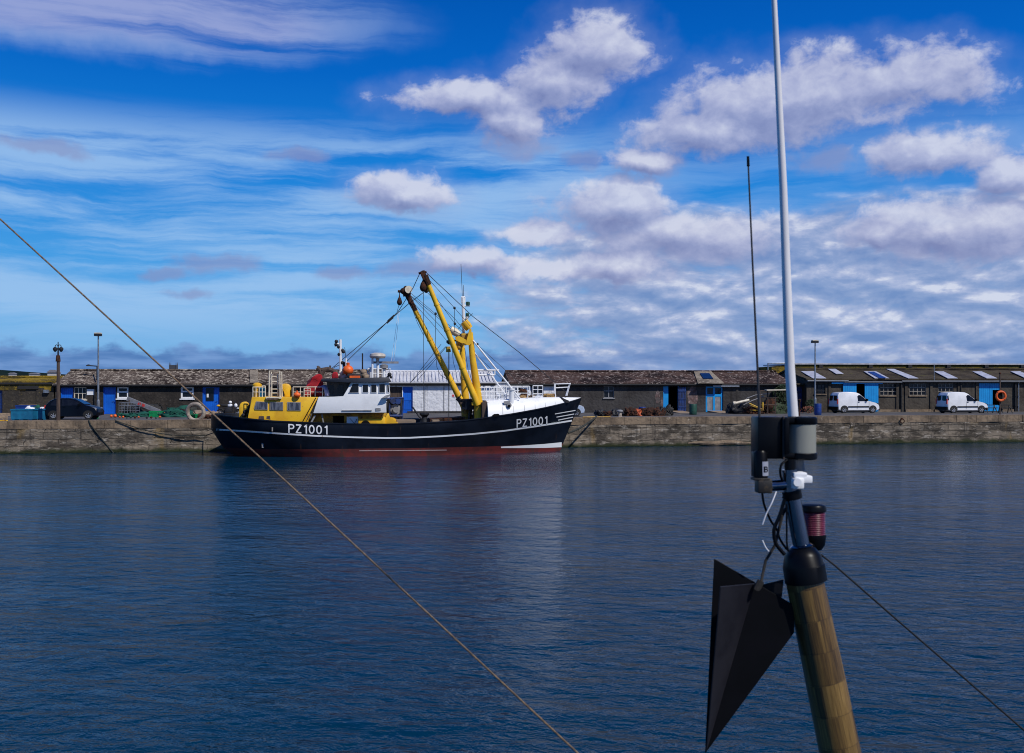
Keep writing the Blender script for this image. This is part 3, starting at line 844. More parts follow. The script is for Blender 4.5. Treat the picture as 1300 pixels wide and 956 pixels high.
# --- B: the long shed behind the stern
B = Shed('harbour_shed', 'long dark rubble shed with a lichen-spotted roof and blue doors behind the trawler stern', 70, 490, 488.3, 468.6, 8.0, M['rubble'], M['roofa'])
B.door(77, 492, 93, 527, M['blue'], handle=False)
B.window(94, 491.5, 109.5, 507, M['cream'], 3, 2, fw=.05, bw=.05, sill=True)
B.door(131, 491.5, 147, 526.5, M['blue'])
B.window(148.5, 491, 163, 506, M['white'], 1, 2, fw=.13, bw=.12, zsplit=.56)
B.window(229.5, 491, 246, 506, M['white'], 1, 2, fw=.13, bw=.12, zsplit=.60)
d, r = B.door(257, 491, 278.5, 524.5, M['blue'], label='blue door with a dark glass upper panel')
g0 = B.rect(261, 492.5, 271, 509)
b = MB(); B.panel(b, *g0, .10, .135); b.build('pane', M['glass'], d)
g0 = B.rect(262.2, 500, 264.6, 504.5)
b = MB(); B.panel(b, *g0, .085, .097); b.build('notice', M['white'], d)
B.walls(); B.roof(.07, 11); B.gutter()
B.pipe(121, M['dkgrey']); B.pipe(75.5, M['fascia'])
g0 = B.rect(110.5, 494, 120, 501.5)
b = MB(); B.panel(b, *g0, -.04, -.005); b.build('notice_board', M['white'], B.root)
B.roofquad('roof_patch', [(317.5, 486), (328, 486), (327.4, 470), (317.2, 470)], M['roofpatch'])
for x0 in (104, ):
    b = MB(); q0 = B.slope(B.L(x0 + 18, 480).x, .1, .3); q1 = B.slope(B.L(x0 + 8, 480).x, .6, .9); q2 = q1 - WF.e * .7 + Vector((0, 0, .05))
    b.tube([q0, q1, q2], .05, 8); b.lathe([(.05, .1), (.2, .02), (.2, -.05)], q2, 10); b.build('swan_neck_lamp', M['fascia'], B.root)
for pxv in (139, 236):
    g0 = B.rect(pxv - 3, 488.8, pxv + 3, 489.8); b = MB(); B.panel(b, *g0, -.36, -.25); b.build('vent_strip', M['steel'], B.root)

# --- C: the white store
C_ = Shed('store_building', 'white-washed store with a pale corrugated roof behind the trawler foredeck', 489.5, 628, 486.5, 470.0, 7.4, M['stucco'], M['tin'], ribs=True)
C_.door(495, 491, 510.5, 523, M['dkwood'], handle=False, label='bare dark timber door')
C_.door(511.5, 491, 524, 523.5, M['blue'], style='ledged')
C_.walls(); C_.roof(.0, 21); C_.gutter()
g0 = C_.rect(574, 500.5, 580, 504)
sg = MB(); C_.panel(sg, g0[0], g0[1], g0[2], g0[3], -.03, -.004)
sgo = sg.build('warning_sign', M['white'], C_.root)
for q in ((574.2, 576.4), (577.3, 579.8)):
    g1 = C_.rect(q[0], 500.9, q[1], 503.6); b = MB(); C_.panel(b, *g1, -.04, -.031); b.build('sign_mark', M['redsign'], sgo)
for q in (539.5, 563.5):
    g0 = C_.rect(q - .35, 491, q + .35, 524); b = MB(); C_.panel(b, *g0, -.02, -.003); b.build('joint_strip', M['grey'], C_.root)
g0 = C_.rect(517, 521.8, 606, 524.0); b = MB(); C_.panel(b, *g0, -.12, -.003); b.build('plinth', M['render'], C_.root)

# --- low white office between the sheds
O = Shed('lean_to_office', 'low flat-roofed white office with small windows in the gap between two sheds', 629.2, 646.6, 486.2, 485.4, 6, M['stucco'], M['tin'], over=.1)
O.window(632, 490, 637.5, 500, M['white'], 1, 2)
O.window(640, 490, 645, 500, M['white'], 1, 2)
O.walls(); O.roof(0, 2)

# --- D: the long dark shed right of the bow
D = Shed('harbour_shed', 'long grey rendered shed with red-brown mottled roof right of the trawler bow', 648, 1004, 487.4, 469.9, 8.0, M['render'], M['roofb'])
D.window(654, 491, 662, 500, M['white'], 1, 2); D.window(674, 492, 690, 501, M['grey'], 2, 2)
D.window(766.5, 490, 779.5, 505, M['grey'], 2, 2, fw=.05, bw=.08, zsplit=.58, dv=.14)
# open door with a leaf folded back
dd, r = D.door(842, 489, 862, 521, M['cyan'], open_=True, label='bright blue door frame standing open', handle=False)
g0 = D.rect(842.8, 489.8, 849, 515); b = MB(); D.panel(b, g0[0], g0[1], QZ + .1, g0[3], .16, .2); b.build('fixed_leaf', M['cyan'], dd)
g1 = D.rect(860.5, 491.5, 870.5, 520); b = MB()
n = 5
for i in range(n): D.panel(b, g1[0] + (g1[1]-g1[0])*i/n + .01, g1[0] + (g1[1]-g1[0])*(i+1)/n - .01, QZ + .12, g1[3], -.14, -.08)
for zc in (.5, 1.2, 1.9): D.panel(b, g1[0], g1[1], QZ + zc - .06, QZ + zc + .06, -.19, -.14)
b.build('door_leaf', M['dkblue'], D.root, label='dark blue leaf folded back against the wall')
# glazed double door
r = list(D.rect(896, 490.5, 917.3, 522.5)); r[2] = QZ + .04; D.hole((r[0], r[1], QZ - .2, r[3]))
u0, u1, z0, z1 = r; um = (u0 + u1) / 2; zm = WF.loc(906, 501.5).z
b = MB(); fw = .14
for a, c in ((u0, u0 + fw), (um - fw/2 - .02, um + fw/2 + .02), (u1 - fw, u1)): D.panel(b, a, c, z0, z1, .03, .14)
for (a, c) in ((u0 + fw, um - fw/2 - .02), (um + fw/2 + .02, u1 - fw)):
    for zc in (z0 + .07, zm, z1 - .07): D.panel(b, a, c, zc - .07 - (.07 if zc == zm else 0), zc + .07, .04, .13)
dd2 = b.build('door', M['cyan'], D.root, label='bright blue framed double door with two dark panes over two bare timber panels')
for (a, c) in ((u0 + fw, um - fw/2 - .02), (um + fw/2 + .02, u1 - fw)):
    b = MB(); D.panel(b, a, c, zm, z1 - .1, .075, .095); b.build('pane', M['glass'], dd2)
    b = MB(); D.panel(b, a, c, z0 + .1, zm, .07, .09); b.build('timber_panel', M['grey'], dd2)
D.walls(); D.roof(.08, 31); D.gutter()
g0 = D.rect(648.5, 489.2, 703, 524.6); b = MB()
D.panel(b, g0[0], D.rect(654, 490, 662, 500)[0], QZ, g0[3], -.03, -.004)
D.panel(b, D.rect(662, 490, 674, 500)[0], D.rect(662, 490, 674, 500)[1], QZ, g0[3], -.03, -.004)
D.panel(b, D.rect(690, 490, 703, 500)[0], g0[1], QZ, g0[3], -.03, -.004)
D.panel(b, D.rect(654, 490, 662, 500)[0], D.rect(654, 490, 662, 500)[1], QZ, D.rect(654, 490, 662, 502)[2], -.03, -.004)
D.panel(b, D.rect(674, 490, 690, 500)[0], D.rect(674, 490, 690, 500)[1], QZ, D.rect(654, 490, 662, 503)[2], -.03, -.004)
b.build('whitewashed_bay', M['stucco'], D.root)
g0 = D.rect(871, 490, 887, 516)
def ragged(S_, px, py, rx, ry, m, name, seed, d=-.012):
    rr = random.Random(seed); b = MB(); pts = []
    for i in range(26):
        a = 2*PI*i/26; k = 1 + rr.uniform(-.22, .14)
        l = S_.L(px + rx*k*math.cos(a), py + ry*k*math.sin(a)); pts.append(S_.W(l.x, d, l.z))
    f = [b.v(p) for p in pts]; g_ = [b.v(p + WF.n * .009) for p in pts]
    b._f(f); b._f(g_[::-1])
    for i in range(26): b._f([f[i], g_[i], g_[(i+1) % 26], f[(i+1) % 26]])
    return b.build(name, m, S_.root)
ragged(D, 879, 502, 7, 13, M['peel'], 'peeling_plaster', 5)
ragged(D, 834.8, 504, 3.2, 9, M['peel'], 'bare_plaster_patch', 9)
ragged(D, 840.3, 511, 1.6, 7, M['peel'], 'bare_plaster_patch', 10)
D.roofquad('roof_patch', [(886, 486.5), (919.5, 486.5), (903, 471.5), (881, 471.5)], M['roofpatch'])
D.roofquad('skylight', [(893, 480.5), (905.5, 480.5), (900.5, 473.6), (888.5, 473.6)], M['glass'], up=.24)
g0 = D.rect(904, 489.3, 937, 491.2); b = MB(); D.panel(b, *g0, -.35, -.26); b.build('awning_rail', M['steel'], D.root)
g0 = D.rect(917.8, 491.5, 937, 520); b = MB(); D.panel(b, g0[0], g0[1], QZ + .02, g0[3], -.07, -.004); b.build('sliding_door', M['render'], D.root)
for i, (pa, pb) in enumerate(((849, 870), (898, 921))):
    a0 = WF.loc(pa, 521, -.1).x; a1 = WF.loc(pb - 4, 521, -.1).x
    b = MB(); v_ = [(a0, -.1, QZ + .16), (a1, -.1, QZ + .16), (a1 + .5, -2.6, QZ + .03), (a0 + .3, -2.6, QZ + .03)]
    t_ = [b.v(WF.w(*q)) for q in v_]; u_ = [b.v(WF.w(q[0], q[1], QZ + .005)) for q in v_]
    b._f(t_); b._f(u_[::-1])
    for k in range(4): b._f([t_[k], u_[k], u_[(k+1) % 4], t_[(k+1) % 4]])
    b.build('ramp', M['wood'], label=('pale wooden ramp below the open bright blue door', 'pale wooden ramp below the glazed blue double door')[i], cat='ramp', group='wooden door ramps')

M['guttergrey'] = mat('blue_grey_gutter_paint', (.11, .125, .15), .6)
M['dullcream'] = mat('dull_cream_glazing_bars', (.30, .27, .22), .6, alt=(.16, .14, .12), scale=4)
# --- E: the right-hand shed with skylights
E = Shed('harbour_shed', 'right-hand brown shed with a mossy roof of slanting skylights and wide sliding blue doors', 1024, None, 0, 0, 9.4, M['renderb'], M['roofc'], u1=120, ez=WF.loc(1200, 482.5, -.3).z, rz=WF.loc(1200, 467.2, 4.7).z)
E.door(1013 + 12.5, 489, 1030, 522, M['dkblue'], handle=False) if False else None
E.window(1034, 488, 1048, 500, M['dkgrey'], 3, 3, fw=.04, bw=.035, sillm=M['coping'])
E.window(1117, 487, 1138.5, 502, M['dullcream'], 4, 3, fw=.05, bw=.055, sillm=M['coping'])
E.window(1154.5, 487, 1175.5, 502, M['dullcream'], 4, 3, fw=.05, bw=.055, sillm=M['coping'])
E.window(1191, 487, 1210.5, 502, M['dullcream'], 4, 3, fw=.05, bw=.055, sillm=M['coping'])
r = E.rect(1070, 487, 1114, 521); E.hole((r[0], r[1], QZ - .2, r[3]))
u = E.rect(1086.5, 487, 1097, 521)
b = MB()
def planks(b, S_, a, c, z0, z1, d0, d1, n):
    for i in range(n): S_.panel(b, a + (c-a)*i/n + .006, a + (c-a)*(i+1)/n - .006, z0, z1, d0, d1)
    S_.panel(b, a, c, z0, z1, (d0+d1)/2, d1 + .01)
planks(b, E, E.rect(1069.5, 0, 0, 0)[0], u[0], QZ + .05, r[3] - .02, -.14, -.09, 6)
b.build('sliding_door', M['cyan'], E.root, label='left bright blue sliding door leaf')
b = MB(); planks(b, E, u[1], E.rect(1114.3, 0, 0, 0)[0], QZ + .05, r[3] - .02, -.14, -.09, 8)
b.build('sliding_door', M['cyan'], E.root, label='right bright blue sliding door leaf')
g0 = E.rect(1054.5, 485.2, 1119, 487.3); b = MB(); E.panel(b, *g0, -.26, -.15); b.build('door_rail', M['cyan'], E.root)
r = E.rect(1243, 486.5, 1271, 520.5); E.hole((r[0], r[1], QZ - .2, r[3]))
mid = E.rect(1257, 0, 0, 0)[0]; dk = E.rect(1260.5, 495, 1270.8, 518)
b = MB(); planks(b, E, r[0] + .03, mid - .02, QZ + .05, r[3], .04, .09, 5); b.build('door', M['cyan'], E.root, label='left leaf of the tall bright blue door at the right end')
b = MB(); planks(b, E, mid, dk[0], QZ + .05, r[3], .04, .09, 2); planks(b, E, dk[0], r[1] - .03, dk[3], r[3], .04, .09, 4); planks(b, E, dk[0], r[1] - .03, QZ + .05, QZ + .6, .04, .09, 4)
b.build('door', M['cyan'], E.root, label='right leaf of the tall bright blue door with a dark hatch in it')
E.walls(); E.roof(.05, 41)
b = MB()
b.tube([E.W(E.u0 - .05, -.32, E.ze - .08), E.W(E.L(1075, 480).x, -.32, E.ze - .10)], .08, 8)
b.tube([E.W(E.L(1070, 480).x, -.30, E.ze - .18), E.W(E.L(1143, 480).x, -.30, E.ze - .2)], .07, 8)
b.tube([E.W(E.L(1143, 480).x, -.30, E.ze - .12), E.W(E.u1, -.30, E.ze - .12)], .08, 8)
b.build('gutter', M['guttergrey'], E.root)
b = MB(); E.panel(b, E.u0, E.u1, E.ze - .24, E.ze, -.2, -.003); b.build('fascia_board', M['fascia'], E.root)
E.pipe(1143.5, M['fascia'], r=.08); E.pipe(1219, M['fascia']); E.pipe(1292, M['steel']); E.pipe(1288, M['fascia'], r=.09)
for pxa, pxb in ((1113, 1143), (1149, 1184), (1186, 1215), (1272, 1286)):
    g0 = E.rect(pxa, 519.5, pxb, 522.5); b = MB(); E.panel(b, g0[0], g0[1], QZ + .0, QZ + .22, -.14, -.003); b.build('plinth', M['coping'], E.root)
for pxa in (1053, 1127 + 12, 1150, 1182, 1217, 1240):
    g0 = E.rect(pxa - 1.6, 484.5, pxa + 1.6, 521); b = MB(); E.panel(b, g0[0], g0[1], QZ + .01, E.ze - .26, -.09, -.003); b.build('pilaster', M['renderb'], E.root)
SKY_ = [[(1017, 471.2), (1033, 471.2), (1049, 480), (1032, 480)], [(1051, 465 + 3), (1060.5, 468), (1071, 471.4 + 3), (1061.5, 474.4)],
        [(1124, 465.8 + 2), (1134, 465.8 + 2), (1166, 480), (1153, 480)],
        [(1186, 471.3), (1197.5, 471.3), (1216, 480), (1203, 480)], [(1234.5, 471.3), (1246, 471.3), (1266, 480), (1252.5, 480)],
        [(1283, 471.3), (1295, 471.3), (1316, 480), (1302, 480)], [(1331, 471.3), (1343, 471.3), (1366, 480), (1352, 480)]]
for q in SKY_: E.roofquad('skylight', q, M['skylight'])
E.roofquad('skylight', [(1096.5, 471.2), (1112, 471.2), (1129, 480), (1110.5, 480)], M['skylight'], label='skylight with a dark blue middle sheet')
E.roofquad('solar_panel', [(1101.5, 471.8), (1109.5, 471.8), (1125, 479.6), (1116, 479.6)], M['navy'], up=.22)
b = MB()
for px in (1184, ):
    p_ = E.slope(E.L(1184, 480).x, 0.0, .1); b.tube([p_ - Vector((0, 0, .3)), p_ + Vector((0, 0, 1.3))], .03, 6)
b.build('vent_pipe', M['steel'], E.root)
# recessed link to the left of E with its blue-grey door
G = Shed('lean_to_office', 'dark recessed lean-to with a blue-grey door beside the right-hand shed', 1004.6, 1023.4, 487.5, 484, 5, M['renderb'], M['roofc'], v=.9, over=.5)
G.door(1011, 491, 1025.2 - 1, 523, M['dkblue'], handle=False)
G.walls(); G.roof(.05, 7)

# --- long taller shed behind E: olive wall band with vents and white capping
Bk = WF.loc(1010, 465, 11.5)
zt = WF.loc(1150, 461.4, 11.5).z; zb = QZ
br = thing('rear_shed', 'long rear building showing as an olive lichened band with white capping above the right-hand roof', 'building', WF.w(Bk.x, 11.5, QZ), WF.a)
b = MB(); cc = WF.w((Bk.x + 130) / 2, 16, (zb + zt) / 2 - .1); b.obox(cc, WF.e * (130 - Bk.x) / 2, WF.n * 4.5, Vector((0, 0, (zt - zb) / 2 - .1)))
b.build('wall', roof_mat('olive_lichened_band', (.12,.10,.035), (.05,.045,.02), (.17,.14,.05), (.15,.11,.02), .5), br)
b = MB(); cc = WF.w((Bk.x + 130) / 2, 16, zt - .06); b.obox(cc, WF.e * ((130 - Bk.x) / 2 + .1), WF.n * 4.65, Vector((0, 0, .07)))
b.build('capping', M['skylight'], br)
for px in (1042, 1105, 1155, 1204, 1252, 1298, 1345):
    q = WF.loc(px, 465.7, 11.4); b = MB(); b.obox(WF.w(q.x, 11.4, q.z - .02), WF.e * .2, WF.n * .12, Vector((0, 0, .19))); b.obox(WF.w(q.x + .15, 11.1, q.z - .2), WF.e * .3, WF.n * .3, Vector((0, 0, .12)))
    b.build('vent', M['fascia'], br)
# small mustard-topped block and a white rail frame beyond D's right end
q0, q1 = WF.loc(979.5, 468, 13), WF.loc(996, 465.4, 13)
b = MB(); b.obox(WF.w((q0.x + q1.x)/2, 15, (QZ + q1.z)/2), WF.e * (q1.x - q0.x)/2, WF.n * 2, Vector((0, 0, (q1.z - QZ)/2)))
b.build('store_hut', M['mustard'], label='small mustard-lichened flat top peeping over the dark shed roof', cat='hut')
b = MB(); q2 = WF.loc(975, 461.2, 12); q3 = WF.loc(1009, 461.2, 12)
b.tube([WF.w(q2.x, 12, QZ), WF.w(q2.x, 12, q2.z), WF.w(q3.x - .4, 12, q2.z)], .07, 6)
b.build('pipe_frame', M['steel'], label='thin pale pipe frame standing above the dark shed roof', cat='frame')

# --- ivy and shrub against the end of D
rr = random.Random(21)
def shrub(name, label, px, py, wd, ht, n, m, leaf=.12, v=-.5, group=None, cat='plant'):
    l = WF.loc(px, py, v); base = WF.w(l.x, v, QZ)
    rt = thing(name, label, cat, base, WF.a, group)
    b = MB()
    for i in range(5):
        a = rr.uniform(0, 2*PI); top = Vector((math.cos(a) * wd * .35, math.sin(a) * .2, ht * rr.uniform(.5, .85)))
        b.tube([(0, 0, 0), top * .5 + Vector((0, 0, .05)), top], [.03, .02, .008], 5)
    b.build('stem', M['dkwood'], rt, world=False)
    b = MB()
    for i in range(n):
        z = rr.random() ** .8 * ht; k = math.sqrt(max(0.05, 1 - (z / ht) ** 3)) * (0.75 + .35 * noise.noise(Vector((z * 2.5, l.x, 1))))
        c = Vector((rr.uniform(-1, 1) * wd / 2 * k, rr.gauss(0, .18), z + .05))
        d1 = Vector((rr.gauss(0, 1), rr.gauss(0, 1), rr.gauss(0, 1))).normalized() * leaf * rr.uniform(.6, 1.3)
        d2 = d1.orthogonal().normalized() * leaf * .6
        b.quad(c - d1, c + d2, c + d1, c - d2)
    b.build('foliage', m, rt, world=False)
    return rt
shrub('ivy', 'dark ivy tumbling over the end of the grey shed beside the white pole', 993, 524, 2.6, 2.4, 1500, M['ivy'], .10)
shrub('shrub', 'small dark green shrub beside the blue barrel', 1030, 524, 1.3, 1.1, 500, M['ivy'], .09, v=-1.0)
shrub('dry_plant', 'spindly red dry plant at the quay edge near the blue barrel', 1026, 527, 1.5, .55, 160, M['redplant'], .07, v=-4.0)

# ------------------------------------------------------------------ the trawler
cl = -4.05                                             # centreline distance in front of the quay edge
q = QF.loc(268, 530, cl)
BO = QF.w(q.x, cl, 0)
BF = Fr(BO, QF.a)
LEN = BF.loc(738.5, 505.5, 0).x
boat = thing('trawler', 'black-hulled beam trawler with yellow deckhouse, white wheelhouse and yellow derricks moored at the quay', 'fishing boat', BO, BF.a)
BMX = 3.2
def lerp(a, b, t): return a + (b - a) * t
def u_stern(z): return 0.0 if z > 1.7 else (1.7 - z) * 0.62 + max(0, .5 - z) * .8
ZTOP = BF.loc(738.5, 505.5, 0).z
def u_bow(z): return LEN - 1.42 * (ZTOP - z) / (ZTOP - 0.3) if z < ZTOP else LEN
def Bhalf(u, z):
    a, c = u_stern(z), u_bow(z)
    s_ = min(1, max(0, (u - a) / (c - a)))
    t = min(1, max(0, z / 3.0))
    bm_ = lerp(2.95, BMX, min(1, t * 1.6))
    sl = lerp(.34, .17, t)
    k = 1.0
    if s_ < sl: k = max(0.0, 1 - (1 - s_ / sl) ** lerp(2.0, 2.6, t)) ** lerp(.8, .5, t)
    s0 = lerp(.50, .64, t); pw = lerp(1.55, 2.3, t)
    if s_ > s0: k *= max(0.0, 1 - ((s_ - s0) / (1 - s0)) ** pw)
    return bm_ * k
def hullpt(px, py, out=0.0):
    v = -3.0
    for _ in range(14):
        l = BF.loc(px, py, v); nv = -Bhalf(l.x, l.z); v = v * .4 + nv * .6
    l = BF.loc(px, py, v)
    return Vector((l.x, v - out, l.z))
SH = [(268.5, 526.5), (280, 527.5), (300, 530), (326, 533), (350, 535), (390, 536.6), (440, 538.4), (490, 538.8), (520, 538), (550, 536.6), (588, 534.2), (623, 529.6), (650, 525.6), (680, 520.2), (700, 516), (720, 511.2), (730, 508.4), (738, 505.6)]
SP = []
for px, py in SH:
    h = hullpt(px, py)
    SP.append((h.x, h.z))
SP[0] = (0.0, SP[0][1]); SP[-1] = (LEN, ZTOP)
SP = sorted(SP)
def zsh(u):
    if u <= SP[0][0]: return SP[0][1]
    for (a, za), (c, zc) in zip(SP, SP[1:]):
        if u <= c:
            return za + (zc - za) * (u - a) / max(1e-6, c - a)
    return SP[-1][1]
zred = BF.loc(560, 568.5, -3.0).z
print('boat L', LEN, 'zred', zred, 'ztop', ZTOP)
NS = 90
def station(i):
    s_ = i / NS
    return s_ if 0.1 < s_ < .9 else s_
def hull_rows(side):
    rows = []
    for i in range(NS + 1):
        s_ = 0.5 - 0.5 * math.cos(PI * i / NS)
        s_ = lerp(s_, i / NS, .35)
        ut = s_ * LEN
        zt_ = zsh(ut)
        levels = [-1.0, -.4, 0.0, zred * .5, zred] + [lerp(zred, zt_, k / 9) for k in range(1, 10)]
        row = []
        for z in levels:
            u = lerp(u_stern(z), u_bow(z), s_)
            row.append(Vector((u, side * Bhalf(u, z), z)))
        rows.append(row)
    return rows
mb = MB()
for side in (-1, 1):
    rows = hull_rows(side)
    vs = [[mb.v(p) for p in r_] for r_ in rows]
    for a, c in zip(vs, vs[1:]):
        for k in range(len(a) - 1):
            mb.mi = 1 if k < 4 else 0
            mb._f([a[k], c[k], c[k+1], a[k+1]])
mb.mi = 0
M['hull'] = mat('navy_black_hull_paint', (0.003, 0.0045, 0.009), 0.42, alt=(0.006, 0.009, 0.017), scale=.8, alt2=(0.055, 0.032, 0.022), scale2=1.9, lo2=.62, hi2=.76, stretch2=(1.6, 1, .25), bump=.12, bscale=1.2, spec=.25)
M['boot'] = mat('red_oxide_boot_topping', (0.13, 0.012, 0.010), 0.7, alt=(0.07, 0.010, 0.009), scale=1.2, alt2=(0.04, 0.02, 0.014), scale2=1.5, lo2=.55, hi2=.72, stretch2=(1, 1, .5))
hull = mb.build('hull', [M['hull'], M['boot']], boat, world=False, sharp=50)
# bulwark inner face, cap rail and deck
mb = MB()
def inner(u, z, d): return max(0.0, Bhalf(u, z) - d)
for side in (-1, 1):
    prev = None
    for i in range(81):
        u = 0.15 + (LEN - .5) * i / 80; z = zsh(u)
        c = [Vector((u, side * inner(u, z, -.04), z - .02)), Vector((u, side * inner(u, z, -.04), z + .05)), Vector((u, side * inner(u, z, .14), z + .05)), Vector((u, side * max(0, inner(u, z - .95, .16)), z - .95))]
        c = [mb.v(p) for p in c]
        if prev:
            for k in range(3): mb._f([prev[k], c[k], c[k+1], prev[k+1]])
        prev = c
mb.build('bulwark_rail', M['hull'], boat, world=False)
mb = MB(); prev = None
for i in range(81):
    u = 0.15 + (LEN - .5) * i / 80; z = zsh(u) - .9
    c = [mb.v((u, -inner(u, z, .08), z)), mb.v((u, inner(u, z, .08), z))]
    if prev: mb._f([prev[0], c[0], c[1], prev[1]])
    prev = c
mb.build('deck', mat('worn_deck_planks', (0.10, 0.075, 0.06), .85, alt=(.05, .04, .035), scale=1.5, stretch=(.4, 5, 1)), boat, world=False)

def strip(name, pts, hw, m, label=None, taper=False, n=None, out=.012):
    """painted line on the hull; hw = half width in photo pixels"""
    b = MB(); prev = None
    P_ = []
    for (a, c) in zip(pts, pts[1:]):
        k = max(2, int(abs(c[0] - a[0]) / 5))
        for i in range(k): P_.append((lerp(a[0], c[0], i / k), lerp(a[1], c[1], i / k)))
    P_.append(pts[-1])
    for i, (x, y) in enumerate(P_):
        h = hw if not callable(hw) else hw(i / (len(P_) - 1))
        c = [b.v(hullpt(x, y - h, out)), b.v(hullpt(x, y + h, out)), b.v(hullpt(x, y + h, 0)), b.v(hullpt(x, y - h, 0))]
        if prev:
            for k in range(4): b._f([prev[k], c[k], c[(k+1) % 4], prev[(k+1) % 4]])
        prev = c
    return b.build(name, m, boat, world=False, label=label)
strip('hull_stripe', [(269.5, 545.2), (290, 546), (340, 549.5), (400, 553.3), (450, 555.2), (490, 556.1), (520, 555.8), (560, 553.8), (600, 551), (640, 547), (680, 541.3), (710, 536.6), (726, 534)], 1.0, M['white'])
for x0, y0, x1, y1 in ((704.5, 525.6, 730.6, 521.0), (706.5, 529.6, 728.8, 525.6), (708.5, 533.4, 727.5, 529.6)):
    strip('bow_stripe', [(x0, y0), (x1, y1)], .52, M['white'])
strip('draught_stripe', [(636, 567.9), (660, 567.3), (690, 566.2), (713.0, 564.6)], lambda t: .9 + 2.2 * t, M['white'])
strip('load_line', [(456, 572.3), (500, 572.0), (567, 571.4)], .42, mat('faded_white_line', (.5, .38, .37), .7))
strip('name_lettering', [(699.5, 537.0), (712, 534.9)], .7, mat('grey_green_lettering', (.17, .21, .19), .6, alt=(.02, .025, .03), scale=9, lo=.45, hi=.52))

def text_mesh(body, bold=0.004):
    cu = bpy.data.curves.new('lettering', 'FONT'); cu.body = body; cu.offset = bold; cu.resolution_u = 4
    cu.space_character = 1.08
    ob = bpy.data.objects.new('lettering', cu); COL.objects.link(ob)
    bpy.context.view_layer.update()
    me = bpy.data.meshes.new_from_object(ob.evaluated_get(bpy.context.evaluated_depsgraph_get()))
    bpy.data.objects.remove(ob)
    bm = bmesh.new(); bm.from_mesh(me)
    bmesh.ops.triangulate(bm, faces=bm.faces)
    return bm
GLYPH = {'P': [[(.08, 0), (.08, 1)], [(.08, .93), (.42, .93), (.56, .86), (.60, .72), (.56, .58), (.42, .50), (.08, .50)]],
         'Z': [[(.04, .93), (.60, .93)], [(.60, .96), (.06, .04)], [(.02, .07), (.62, .07)]],
         '1': [[(.36, 0), (.36, 1)], [(.38, .96), (.24, .82), (.12, .76)]],
         '0': [[(.32 + .25 * math.cos(a), .5 + .43 * math.sin(a)) for a in [PI * k / 10 for k in range(21)]]]}
def stroke_text(body, sw=.145):
    bm = bmesh.new(); x0 = 0
    for ch in body:
        for pl in GLYPH[ch]:
            n = len(pl)
            closed = ch == '0'
            vs = []
            for i in range(n):
                a = Vector(pl[max(i - 1, 0)] if not closed else pl[(i - 1) % (n - 1)]); c = Vector(pl[min(i + 1, n - 1)] if not closed else pl[(i + 1) % (n - 1)])
                d = (c - a).normalized(); nn = Vector((-d.y, d.x)) * sw / 2
                p = Vector(pl[i]); vs.append((bm.verts.new((x0 + p.x + nn.x, p.y + nn.y, 0)), bm.verts.new((x0 + p.x - nn.x, p.y - nn.y, 0))))
            for a, c in zip(vs, vs[1:]): bm.faces.new([a[0], a[1], c[1], c[0]])
        x0 += {'1': .62}.get(ch, .80)
    return bm
def hull_text(body, x0, x1, yt0, yb0, yt1, yb1, label):
    """lettering whose corners fall on photo pixels; wraps onto the side plating"""
    bm = stroke_text(body)
    bmesh.ops.subdivide_edges(bm, edges=[e for e in bm.edges if e.calc_length() > .25], cuts=2)
    bmesh.ops.triangulate(bm, faces=bm.faces)
    xs = [v.co.x for v in bm.verts]; ys = [v.co.y for v in bm.verts]
    mx, Mx, my, My = min(xs), max(xs), min(ys), max(ys)
    for v in bm.verts:
        a = (v.co.x - mx) / (Mx - mx); c = (v.co.y - my) / (My - my)
        px = lerp(x0, x1, a); py = lerp(lerp(yb0, yb1, a), lerp(yt0, yt1, a), c)
        v.co = hullpt(px, py, .03)
    me = bpy.data.meshes.new('registration_letters'); bm.to_mesh(me); bm.free(); me.materials.append(M['white'])
    o = bpy.data.objects.new('registration_letters', me); COL.objects.link(o); o.parent = boat; o['label'] = label
hull_text('PZ1001', 366, 415.8, 538.0, 549.6, 540.2, 551.6, 'white registration on the quarter')
hull_text('PZ1001', 655.8, 694.8, 532.2, 543.2, 528.0, 538.8, 'white registration on the bow')

# outline prism in boat space, outline read off the photo at lateral plane v0
def bpoly(pts, v0): return [(lambda l: (l.x, l.z))(BF.loc(px, py, v0)) for px, py in pts]
def bprism(name, pts, v0, v1, m, parent=None, label=None, bev=0.0, ref=None):
    b = MB(); b.prism(bpoly(pts, v0 if ref is None else ref), v0, v1)
    if bev: bmesh.ops.bevel(b.bm, geom=list(b.bm.edges), offset=bev, segments=2, affect='EDGES', profile=.5)
    return b.build(name, m, parent or boat, world=False, label=label)
def bl(px, py, v): return BF.loc(px, py, v)
def btube(b, pts, r, seg=8): b.tube([bl(*p) for p in pts], r, seg)
def part_tube(name, lst, r, m, parent=None, seg=8, label=None):
    b = MB()
    for pts in lst: btube(b, pts, r, seg)
    return b.build(name, m, parent or boat, world=False, label=label)

